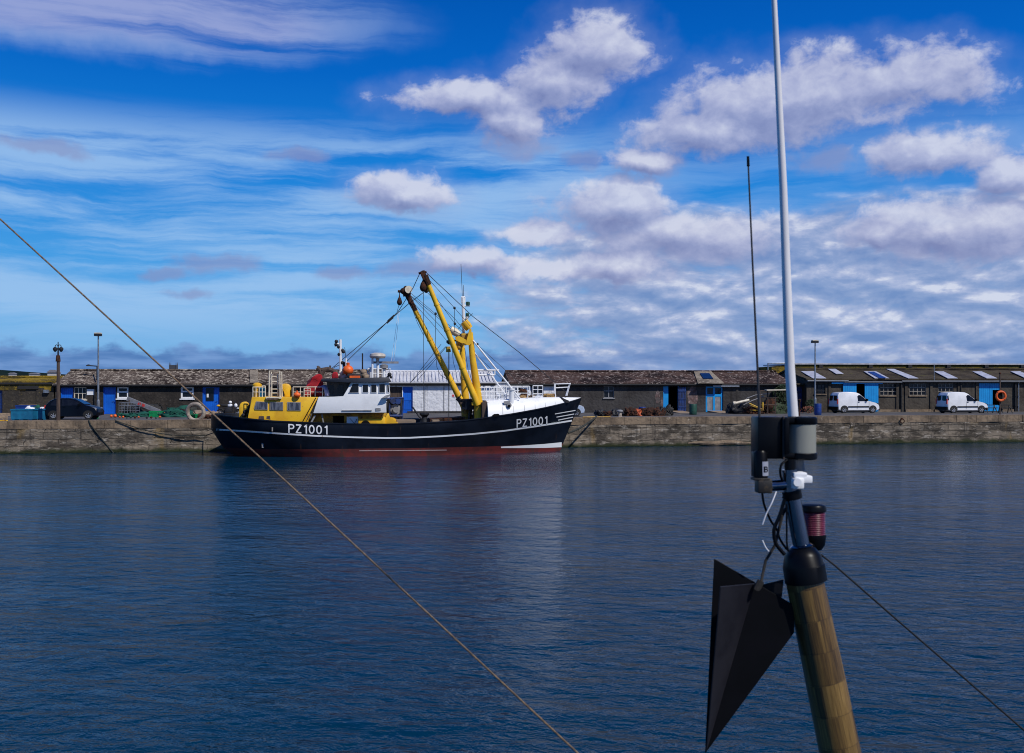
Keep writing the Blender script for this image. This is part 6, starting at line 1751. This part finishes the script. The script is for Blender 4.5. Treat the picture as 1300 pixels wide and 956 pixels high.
# mid-right clutter
heaps = ((762.5, 528, .45, .42, 'dkgrey', 'dark scrap heap farthest left, right of the silver car'), (771, 528, .45, .30, 'rust', 'low rusty heap between two dark heaps left of the bollard'), (781, 528, .5, .42, 'dkgrey', 'dark heap just left of the mooring bollard'),
         (799, 528, .42, .46, 'rust', 'rusty dredge heap just right of the mooring bollard'), (804.5, 528, .35, .44, 'rust', 'rusty heap touching the orange topped one'),
         (822, 528, .5, .52, 'rust', 'tall rust-red heap right of the blue drum'), (828.5, 528, .5, .52, 'rust', 'middle rust-red heap right of the blue drum'), (835.5, 528, .5, .52, 'rust', 'rust-red heap nearest the open bright blue door'), (844.5, 527.5, .55, .70, 'rubber', 'black tyre-like heap at the foot of the open bright blue door'))
for i, (x, y, sx, sz, m_, lb_) in enumerate(heaps): lump('scrap_heap', gp(x, y), sx, .4, sz, M[m_], lb_, 'heap', 60 + i, .55, 'scrap and dredge heaps along the grey shed', strands=9)
lump('float_bundle', gp(810, 528) + Vector((0, 0, 0)), .3, .3, .5, M['dkorange'], 'orange-topped bundle of floats beside the blue drum', 'bundle', 88, .4)
def drum(px, pyb, r, h, m, name, label):
    g = gp(px, pyb); b = MB()
    b.lathe([(r*.94, 0), (r, .03), (r, h*.32), (r*1.04, h*.335), (r, h*.35), (r, h*.64), (r*1.04, h*.655), (r, h*.67), (r, h - .03), (r*.96, h), (r*.90, h), (r*.90, h - .02)], g, 24)
    return b.build(name, m, label=label, cat='barrel')
drum(815.4, 527.6, .28, .68, M['navy'], 'drum', 'short dark blue drum among the rusty heaps')
drum(879.8, 526.5, .30, .86, M['dkgreen'], 'barrel', 'dark green barrel under the peeling pink plaster')
drum(1038.4, 527.0, .27, .92, M['navy2'] if 'navy2' in M else M['navy'], 'barrel', 'bright blue barrel at the foot of the lamp post')
g = ge(787, .4)
rt = thing('bollard', 'white-topped mooring bollard on the quay edge right of the trawler bow', 'bollard', g)
b = MB(); b.lathe([(.20, 0), (.15, .06), (.13, .34)], g, 16); b.build('post', M['ring'], rt)
b = MB(); b.lathe([(.13, .34), (.22, .40), (.23, .48), (.14, .54)], g, 16); b.build('cap', M['grey'], rt)
# trawl gear heap right of the glazed door
YG = ground(945, 526).y
def gt(b, pts, r, m=None): b.tube([at(x, y, YG + dy) for x, y, dy in pts], r, 8)
b = MB(); gt(b, [(931.5, 512.2, 0), (950.8, 507.8, .2)], .10); b.lathe([(.15, -.1), (.15, .1)], at(932.5, 511.8, YG), 12, (1, 0, .2)); b.build('beam_tube', M['cream'], label='fat off-white trawl beam tube lying aslant on the gear heap', cat='trawl beam')
b = MB(); gt(b, [(947, 506, .4), (959, 501.6, .4), (977, 499.6, .4)], .035); b.build('beam_tube', M['grey'], label='thin pale bent tube curving up to the black frame', cat='tube')
b = MB(); gt(b, [(944, 514, .2), (955, 508.5, .3), (970, 503, .5)], .035); b.build('beam_tube', M['grey'], label='straight thin pale tube crossing behind the fat trawl beam', cat='tube')
b = MB()
gt(b, [(951, 512, 0), (968, 519.8, 0)], .05); gt(b, [(953, 515, .3), (968, 519.8, 0)], .05); gt(b, [(968.2, 521, 0), (968.2, 510.5, 0)], .085); gt(b, [(952, 521, .5), (968, 521, .2)], .05)
b.build('trawl_gate', M['yellowd'], label='yellow steel frame half buried in the gear heap', cat='frame')
rt = thing('gear_rack', 'dark upright rack of rusty gear with a pale board on top', 'rack', Vector((at(978, 526, YG).x, YG + .4, QZ)))
b = MB()
for x in (966.5, 976, 986): b.tube([(at(x, 0, YG).x, YG + .4, QZ), (at(x, 0, YG).x, YG + .4, at(0, 496, YG).z)], .055, 6)
for y in (496, 505, 514): b.tube([at(965, y, YG + .4), at(988, y, YG + .4)], .045, 6)
b.build('frame', M['dkwood'], rt)
b = MB(); b.bar(at(972, 495.3, YG + .4), at(996, 494.8, YG + .4), .8, .09); b.build('top_board', M['cream'], rt)
for i, (x, y, sx, sz, m_, lb_) in enumerate(((931, 525, .45, .9, 'rubber', 'black gear heap at the left end under the fat trawl beam'), (941, 525.2, .8, .72, 'dkgrey', 'dark tangled gear heap under the middle of the fat trawl beam'), (956, 525.4, .8, .5, 'rust', 'rusty gear heap under the yellow frame'), (975, 525, .75, .9, 'rust', 'tall rusty heap in the dark rack'), (986, 525, .8, .75, 'ivy', 'dark green heap at the right end of the rack'))):
    lump('gear_heap', gp(x, y), sx, .5, sz, M[m_], lb_, 'heap', 120 + i, .55, 'trawl gear heaps beside the white pole', strands=14)
g = gp(1015, 528)
b = MB(); b.tube([g, g + Vector((0, 0, 1.25))], .06, 8); b.lathe([(.11, 1.1), (.13, 1.25), (.05, 1.32)], g, 10); b.build('hydrant_post', M['rust'], label='thin rust-pink post just right of the white pole', cat='post')
# benches at the right end
def bench(px, py, label):
    g = gp(px, py); rt = thing('bench', label, 'picnic bench', g, WF.a, 'dark benches by the right-hand door')
    b = MB(); b.box((-.5, -.18, .42), (.5, .18, .48)); b.build('seat', M['dkgrey'], rt, world=False)
    b = MB(); b.box((-.45, .2, .66), (.45, .5, .72)); b.build('table_top', M['dkgrey'], rt, world=False)
    for x in (-.42, .42):
        b = MB(); b.bar((x, -.25, 0), (x, .3, .66), .05, .06); b.bar((x, .5, 0), (x, .25, .66), .05, .06); b.build('leg', M['dkgrey'], rt, world=False)
bench(1258.5, 524.6, 'dark bench left of the lifebuoy post'); bench(1277.5, 524.6, 'dark bench right of the lifebuoy post')
# mooring ring, number, quay ropes
q_ = QF.loc(1145.5, 533, -.12)
b = MB(); b.torus(QF.w(q_.x, -.12, q_.z - .1), .16, .035, (0, 1, 0), 18, 7); b.lathe([(.07, -.1), (.07, .12)], QF.w(q_.x, -.05, q_.z + .08), 8, (0, 1, 0))
b.build('mooring_ring', M['rust'], label='rusty mooring ring on the quay face below the black drainpipe', cat='mooring ring')
bm = text_mesh('21', .02)
xs = [v.co.x for v in bm.verts]; ys_ = [v.co.y for v in bm.verts]
for v in bm.verts:
    l = QF.loc(1080.0 + 4.4 * (v.co.x - min(xs)) / (max(xs) - min(xs)), 541 - 4.6 * (v.co.y - min(ys_)) / (max(ys_) - min(ys_)), -.03)
    v.co = QF.w(l.x, -.035, l.z) if False else Vector((l.x, -.035 , l.z))
me = bpy.data.meshes.new('berth_number'); bm.to_mesh(me); bm.free(); me.materials.append(M['ring'])
for v in me.vertices: v.co.y = -.05
o = bpy.data.objects.new('berth_number', me); COL.objects.link(o); o.parent = qroot; o['label'] = 'white painted berth number'
def qp(px, py, v): l = QF.loc(px, py, v); return QF.wp(l)
b = MB(); b.tube([ge(112.2, .45, .05), ge(113, -.03, .02), qp(115, 539, -.06), qp(128, 556, -.03), qp(145.5, 576.8, -.04)], .038, 7)
b.build('mooring_rope', M['moor'], label='straight dark mooring rope running down the quay wall into the water', cat='mooring rope')
s1 = BF.wp(bl(268.5, 552.5, 0)); b = MB()
p0 = ge(146, .4, .05); pe = BF.wp(Vector((.6, 1.6, 1.6)))
p1 = ge(147, -.05, .0)
pts = [p0, p1]
P3 = qp(262, 552.5, -.25)
for k in range(1, 13):
    t = k / 12; q_ = p1.lerp(P3, t); q_.z -= .38 * math.sin(PI * t) ; pts.append(q_)
pts.append(pe)
b.tube(pts, .034, 7); b.build('mooring_rope', M['moor'], label='sagging dark mooring rope along the quay wall to the trawler stern', cat='mooring rope')
b = MB(); p0 = BF.wp(Vector((u_bow(2.0) - .3, .15, 2.0))); p1 = ge(757, .4, .05); p1b = ge(755.5, -.05, .0)
pts = [BF.wp(Vector((u_bow(2.1) - .8, .6, 2.1)))]
p0 = BF.wp(bl(722, 549.5, .3)); pts.append(p0)
for k in range(1, 9):
    t = k / 8; q_ = p0.lerp(p1b, t); q_.z -= .12 * math.sin(PI * t); pts.append(q_)
pts.append(p1)
b.tube(pts, .07, 8); b.build('mooring_rope', M['moor'], label='thick dark bow mooring rope between the trawler and the quay', cat='mooring rope')
b = MB(); b.tube([ge(740, .1, .05), ge(762, .5, .05), ge(775, .2, .05)], .04, 6); b.build('yellow_rope', M['yellowd'], label='ochre rope lying on the quay edge above the bow mooring rope', cat='rope')

# person at the wheelhouse window

# ------------------------------------------------------------------ foreground: the camera boat's own mast and gear
YM = 2.6
mast = thing('mast', 'varnished wooden mast top with black cap and polished steel tube in the foreground', 'mast', at(1096, 1100, YM))
WM = bpy.data.materials.new('varnished_staved_wood'); WM.use_nodes = True
t = NT(WM.node_tree); bs = t.n['Principled BSDF']; bs.inputs['Roughness'].default_value = .38; bs.inputs['Coat Weight'].default_value = .25
vec = t.new('ShaderNodeTexCoord').outputs['Object']
A1 = Vector((at(1020, 728, YM) - at(1096, 1100, YM))); ax = A1.normalized()
h = t.vmath('DOT_PRODUCT', vec, tuple(ax))
side = ax.cross(Vector((0, 1, 0))).normalized(); fr_ = side.cross(ax)
ang = t.math('ARCTAN2', t.vmath('DOT_PRODUCT', vec, tuple(side)), t.vmath('DOT_PRODUCT', vec, tuple(fr_)))
ring = t.math('FLOOR', t.math('MULTIPLY', t.math('ADD', h, t.math('MULTIPLY', t.math('SINE', t.math('MULTIPLY', ang, 1.0)), .004)), 1 / .083))
an = t.math('ADD', ang, t.math('MULTIPLY', ring, 1.7))
cell = t.math('FLOOR', t.math('MULTIPLY', an, 2.6))
wn = t.new('ShaderNodeTexWhiteNoise', noise_dimensions='2D'); t.put(wn.inputs['Vector'], t.xyz(cell, ring, 0))
grain = t.noise(t.xyz(t.math('MULTIPLY', an, 1.0), t.math('MULTIPLY', h, .6), ring), 16.0, 5, .65, .2)
c = t.ramp(t.math('ADD', t.math('MULTIPLY', wn.outputs['Value'], .30), t.math('MULTIPLY', grain, 1.0)), [(0.34, (.020, .011, .004)), (.56, (.085, .048, .013)), (.78, (.17, .10, .026)), (.98, (.30, .19, .06))])
fr2 = t.math('FRACT', t.math('MULTIPLY', h, 1 / .083))
c = t.mix(t.math('MULTIPLY', t.math('LESS_THAN', fr2, .03), .4), c, (.02, .01, .005))
t.put(bs.inputs['Base Color'], c)
def T(b, pts, r, seg=16, Y=YM): b.tube([at(p[0], p[1], Y + (p[2] if len(p) > 2 else 0)) for p in pts], r, seg)
px = YM / F
b = MB(); T(b, [(1019.5, 728), (1048.5, 867), (1096, 1100)], [23.2*px, 25*px, 27*px], 40); b.build('post', WM, mast)
b = MB(); T(b, [(1018.0, 693), (1018.3, 696), (1019.0, 704), (1019.9, 716), (1020.2, 718), (1023.2, 737.5)], [8*px, 16*px, 22.5*px, 25*px, 26*px, 26.3*px], 40); b.build('mast_cap', M['plast'], mast)
b = MB(); T(b, [(1017.5, 695), (1017.2, 693), (1016.8, 691)], [13*px, 14*px, 11*px], 28); b.build('flange', M['chrome'], mast)
b = MB(); T(b, [(1017.2, 692), (1006.0, 634)], 10.5*px, 24); T(b, [(1004.5, 626), (1002.5, 596)], 9.5*px, 24); b.build('steel_tube', M['chrome'], mast)
b = MB(); T(b, [(1006.6, 633), (1004.6, 622.6)], 12*px, 20); T(b, [(996, 634), (1000, 626)], 4*px, 8); b.build('clamp_band', M['plast'], mast)
b = MB(); T(b, [(975, 617), (1008, 614.6)], 7*px, 20); T(b, [(1004, 612), (1012, 611.6)], [10*px, 10*px], 20); b.build('cross_arm', M['chrome'], mast)
b = MB(); b.box(tuple(at(1006.5, 621, YM - .035)), tuple(at(1015, 605, YM + .01)), .004); b.box(tuple(at(1008, 606, YM - .03)), tuple(at(1018, 598, YM + .02)), .003); b.box(tuple(at(1010, 613.5, YM - .03)), tuple(at(1026, 602.5, YM + .01)), .003); b.lathe([(5*px, -.012), (6*px, 0), (5*px, .012)], at(1011, 612, YM - .035), 14, (0, 1, 0))
wc = b.build('antenna_clamp', M['white'], mast)
# white fibreglass aerial: far pole rising out of frame
b = MB(); YP = YM + .06
T(b, [(1012.2, 605), (1002.9, 470), (994.2, 235), (982.6, -4), (977, -110)], [7.2*px, 6.4*px, 5.0*px, 3.5*px, 2.6*px], 24, YP)
ap = b.build('aerial_pole', M['whiteantenna'], label='tall white tapering aerial pole rising from the mast top out of the picture', cat='aerial', origin=at(1012.2, 605, YP))
b = MB(); T(b, [(1012.4, 598), (1011.0, 583)], 9.2*px, 20, YP - .01); b.build('ferrule', M['grey'], ap)
# thin dark whip aerial with its base unit
rt = thing('whip_aerial', 'thin dark whip aerial on a small black base unit left of the mast', 'aerial', at(967, 625, YM))
b = MB(); T(b, [(965.8, 571), (961.8, 470), (954.8, 320), (949.9, 208)], [1.8*px, 1.45*px, 1.2*px, 1.05*px], 8); b.build('whip', M['whip'], rt)
b = MB(); T(b, [(950.0, 211), (949.6, 198.5)], [1.9*px, 1.7*px], 8); b.build('tip', M['plast'], rt)
b = MB(); T(b, [(965.3, 575), (965.1, 562), (964.7, 530)], [4.4*px, 2.6*px, 2.2*px], 12); b.build('spring', M['grey'], rt)
b = MB(); T(b, [(965.5, 572), (965.6, 575), (966.3, 607)], [6.5*px, 8.4*px, 8.4*px], 24)
b.box(tuple(at(957.5, 606, YM - .005)), tuple(at(963.5, 573, YM + .03)), .002)
b.build('base_unit', M['plast'], rt)
b = MB()
def arc_label(b, x0, y0, x1, y1, Rr, a0, a1, th=.0012):
    c0, c1 = at(x0, y0, YM), at(x1, y1, YM); n = 10; prev = None
    for i in range(n + 1):
        a = a0 + (a1 - a0) * i / n; d = Vector((math.sin(a), -math.cos(a), 0))
        c = [b.v(c0 + d * (Rr + th)), b.v(c1 + d * (Rr + th)), b.v(c1 + d * (Rr - .001)), b.v(c0 + d * (Rr - .001))]
        if prev:
            for k in range(4): b._f([prev[k], c[k], c[(k+1) % 4], prev[(k+1) % 4]])
        else: b._f(c)
        prev = c
    b._f(prev[::-1])
arc_label(b, 965.9, 585.5, 966.3, 603.5, 8.5*px, R(-2), R(80)); lbm = b.build('paper_label', mat('grey_label', (.30, .32, .40), .6), rt)
bm = text_mesh('B', .02)
xs = [v.co.x for v in bm.verts]; ys_ = [v.co.y for v in bm.verts]
bmesh.ops.subdivide_edges(bm, edges=list(bm.edges), cuts=1); bmesh.ops.triangulate(bm, faces=bm.faces)
for v in bm.verts:
    a = R(8) + R(44) * (v.co.x - min(xs)) / (max(xs) - min(xs)); zz = 599 - 7.5 * (v.co.y - min(ys_)) / (max(ys_) - min(ys_))
    v.co = at(966.1, zz, YM) + Vector((math.sin(a), -math.cos(a), 0)) * (8.5*px + .0018)
me = bpy.data.meshes.new('label_letter'); bm.to_mesh(me); bm.free(); me.materials.append(M['plast']); me.transform(root_matrix(rt).inverted())
o = bpy.data.objects.new('label_letter', me); COL.objects.link(o); o.parent = lbm
b = MB(); c0 = at(969.2, 616.3, YM); b.box((c0.x - 9.2*px, c0.y - .02, c0.z - 9.3*px), (c0.x + 9.2*px, c0.y + .02, c0.z + 9*px), .004); c1 = at(966, 607.8, YM); b.box((c1.x - 11*px, c1.y - .02, c1.z - 1.5*px), (c1.x + 9*px, c1.y + .02, c1.z + 1.5*px), .001)
b.build('mounting_block', mat('worn_black_block', (.018, .015, .012), .5, alt=(.05, .035, .02), scale=60, lo=.55, hi=.65), rt)
# masthead light: black housing, clear ribbed lens
rt = thing('masthead_light', 'black masthead light housing with a clear ribbed lens on the right', 'navigation light', at(1000, 585, YM))
YL = YM - .02
b = MB(); c0 = at(963.5, 583, YL); c1 = at(997, 529.5, YL)
b.box((c0.x, YL + .01, c0.z), (c1.x, YL + .09, c1.z), .004)
b.build('housing', M['plast'], rt)
b = MB(); x0, x1 = at(994.6, 0, YL).x, at(996.4, 0, YL).x; b.box((x0, YL + .0, c0.z - .001), (x1, YL + .012, c1.z + .001)); b.build('seam', M['dkwood'], rt)
LX = 1017.5; Rl = 19.6*px
cT = at(LX, 529, YL + .05)
b = MB(); b.lathe([(Rl*.9, 0), (Rl, -.003), (Rl, -8*px), (Rl*.96, -9.5*px)], cT, 40)
b.box((at(994, 0, YL).x, YL + .02, at(0, 538, YL).z), (cT.x, YL + .05 + Rl*.9, cT.z), .003); b.build('top_cap', M['plast'], rt)
cB = at(LX, 574.5, YL + .05)
b = MB(); b.lathe([(Rl*.96, 0), (Rl, -.002), (Rl, -7*px), (Rl*.9, -8.5*px)], cB, 40)
b.box((at(994, 0, YL).x, YL + .02, at(0, 583, YL).z), (cB.x, YL + .05 + Rl*.9, cB.z), .003); b.build('bottom_cap', M['plast'], rt)
LM = bpy.data.materials.new('clear_ribbed_lens'); LM.use_nodes = True
t = NT(LM.node_tree); bs = t.n['Principled BSDF']; bs.inputs['Base Color'].default_value = (.36, .37, .33, 1); bs.inputs['Roughness'].default_value = .25; bs.inputs['Transmission Weight'].default_value = .35; bs.inputs['IOR'].default_value = 1.2
b = MB(); n = 24; prof = []
for i in range(n + 1):
    hh = -(cT.z - 9*px - cB.z) * i / n - 9*px
    prof.append((Rl * (.93 if i % 2 else .918), hh))
b.lathe(prof, cT, 40); b.build('lens', LM, rt)
b = MB(); T(b, [(1005, 575), (1005, 538)], 9*px, 16, YL + .06); b.build('lamp_core', M['steel'], rt)
b = MB(); bx0, bx1 = at(996, 0, YL).x, at(1001.5, 0, YL).x; b.box((bx0, YL - .005, cB.z - .001), (bx1, YL + .04, cT.z - .001), .001); b.build('side_screen', M['plast'], rt)
b = MB(); T(b, [(1003, 598), (1003, 583)], 7*px, 16); b.build('stem', M['plast'], rt)
# red light behind the tube
rt = thing('red_light', 'red ribbed all-round light with black cap behind the steel tube', 'navigation light', at(1034, 694, YM + .08))
YR = YM + .10; pr = YR / F
def LR(b, prof, x, y): b.lathe([(r * pr, -h * pr) for r, h in prof], at(x, y, YR), 36)
b = MB(); LR(b, [(11, 0), (15, 1.5), (16.5, 4), (16.5, 9), (15.3, 10)], 1032, 639.5); b.build('top_cap', M['plast'], rt)
b = MB(); LR(b, [((14.8 if i % 2 else 14.3), 9.5 + i * 1.15) for i in range(26)], 1032.5, 639.5)
RL = mat('red_ribbed_lens', (.15, .022, .038), .3, alt=(.10, .014, .026), scale=30, stretch=(.2, .2, 4), coat=.3); b.build('lens', RL, rt)
b = MB(); LR(b, [(15.4, 38.5), (15.6, 41), (14, 52), (10, 58)], 1032.8, 639.5); b.build('base', M['plast'], rt)
b = MB(); T(b, [(1017, 690, 0), (1034, 695, .1)], 5*px, 10); b.build('bracket', M['plast'], rt)
# day shape: two crossed black triangular plates, apex down
rt = thing('day_shape', 'black cone day shape of crossed triangular plates hanging point down left of the mast', 'day shape', at(895, 957, YM))
apex = (895, 957)
YD = YM
def plate(name, pts, th, m):
    P_ = [at(x, y, YD + d) for x, y, d in pts]
    n = (P_[1] - P_[0]).cross(P_[2] - P_[0]).normalized()
    b = MB(); a = [b.v(p + n * th/2) for p in P_]; c = [b.v(p - n * th/2) for p in P_]
    b._f(a); b._f(c[::-1])
    k = len(P_)
    for i in range(k): b._f([a[i], c[i], c[(i+1) % k], a[(i+1) % k]])
    bmesh.ops.bevel(b.bm, geom=list(b.bm.edges), offset=.0012, segments=1, affect='EDGES')
    return b.build(name, m, rt)
DS = mat('matt_black_sheet', (.002, .0022, .003), .6, alt=(.003, .003, .0045), scale=9, spec=.12)
plate('plate', [(906.5, 709, .02), (1008, 768, -.01), (1008.3, 803, -.012), (apex[0], apex[1], 0)], .003, DS)
plate('plate', [(914.5, 744.5, -.16), (958.5, 740.5, -.006), (apex[0] + 1.5, apex[1] - 3, -.003)], .003, mat('lit_black_sheet', (.018, .018, .024), .5, alt=(.011, .011, .016), scale=6, spec=.25))  # same black sheet, coloured paler as the face that catches the light
plate('plate', [(960, 744, .008), (994.5, 735.5, .15), (992.5, 757, .15), (apex[0] + 2, apex[1] - 3, .006)], .003, DS)
b = MB(); T(b, [(1000, 640, .02), (993, 655), (984, 692), (972, 712), (966, 740, -.03)], [1.9*px]*5, 8); T(b, [(966, 738, -.03), (961, 747, -.035), (963, 744, -.02)], 4.5*px, 8)
b.build('halyard', M['cordb'], rt)
# cables
def cable(pts, r, m, label, name='cable', n=8):
    b = MB(); P_ = [at(x, y, YM + d) for x, y, d in pts]
    out = []
    for i in range(len(P_) - 1):
        p0 = P_[max(i-1, 0)]; p1 = P_[i]; p2 = P_[i+1]; p3 = P_[min(i+2, len(P_)-1)]
        for k in range(n):
            t = k / n
            out.append(.5 * ((2*p1) + (p2 - p0)*t + (2*p0 - 5*p1 + 4*p2 - p3)*t*t + (3*p1 - p0 - 3*p2 + p3)*t*t*t))
    out.append(P_[-1]); b.tube(out, r, 8); return b.build(name, m, label=label, cat='cable')
cable([(967.5, 624, 0), (970, 640, 0), (978, 660, .01), (986, 672, .02), (990, 684, .02), (998, 696, .01), (1008, 706, -.02)], 1.5*px, M['plast'], 'black cable curving from the whip aerial base down to the mast cap')
cable([(999, 584, -.01), (992, 590, -.02), (990.5, 600, -.02), (993, 610, -.01), (998, 618, 0)], 1.5*px, M['plast'], 'short black cable loop under the masthead light')
cable([(996, 634, -.02), (990, 654, -.02), (984, 668, -.02), (982.5, 676, -.02), (985, 690, -.02), (996, 704, -.02)], 2.4*px, M['plast'], 'thick black cable strapped beside the steel tube')
cable([(998.5, 640, -.02), (998.8, 670, -.02), (999, 690, -.02), (1001, 700, -.02)], 1.2*px, M['plast'], 'thin straight black cable against the left of the steel tube')
cable([(985.5, 624, -.03), (980, 638, -.04), (973, 652, -.04), (968, 666, -.04)], .85*px, M['whiteantenna'], 'upper loose white cable tie tail left of the steel tube', 'cable_tie')
cable([(968, 686, -.04), (972, 695, -.04), (976, 700, -.04)], .85*px, M['whiteantenna'], 'lower short white cable tie tail above the day shape', 'cable_tie')
b = MB(); b.tube([at(1037, 700, YM + .03), at(1060, 718, YM + .2), at(1140, 788, YM + .6), at(1230, 866, YM + 1.0), at(1340, 962, YM + 1.5)], [1.25*px, 1.3*px, 1.4*px, 1.6*px, 1.8*px], 8)
b.build('stay_line', M['cordb'], label='thin dark line running from the mast cap down to the lower right', cat='line')
# the long tan rope crossing the view
b = MB()
def rp(px_, Y): return at(px_, 278 + .9218 * px_ + 1.5 * math.sin(px_ / 640 * PI) * -1, Y)
pts = []
for i in range(41):
    x = -90 + (760 + 90) * i / 40; pts.append(at(x, 278 + .9232 * x - 2.0 * math.sin(PI * x / 640), 4.6 - 1.3 * i / 40))
b.tube(pts, .0038, 8)
b.build('rope', M['rope'], label='long straight tan rope slanting across the picture from upper left to bottom centre', cat='rope', origin=pts[-1])
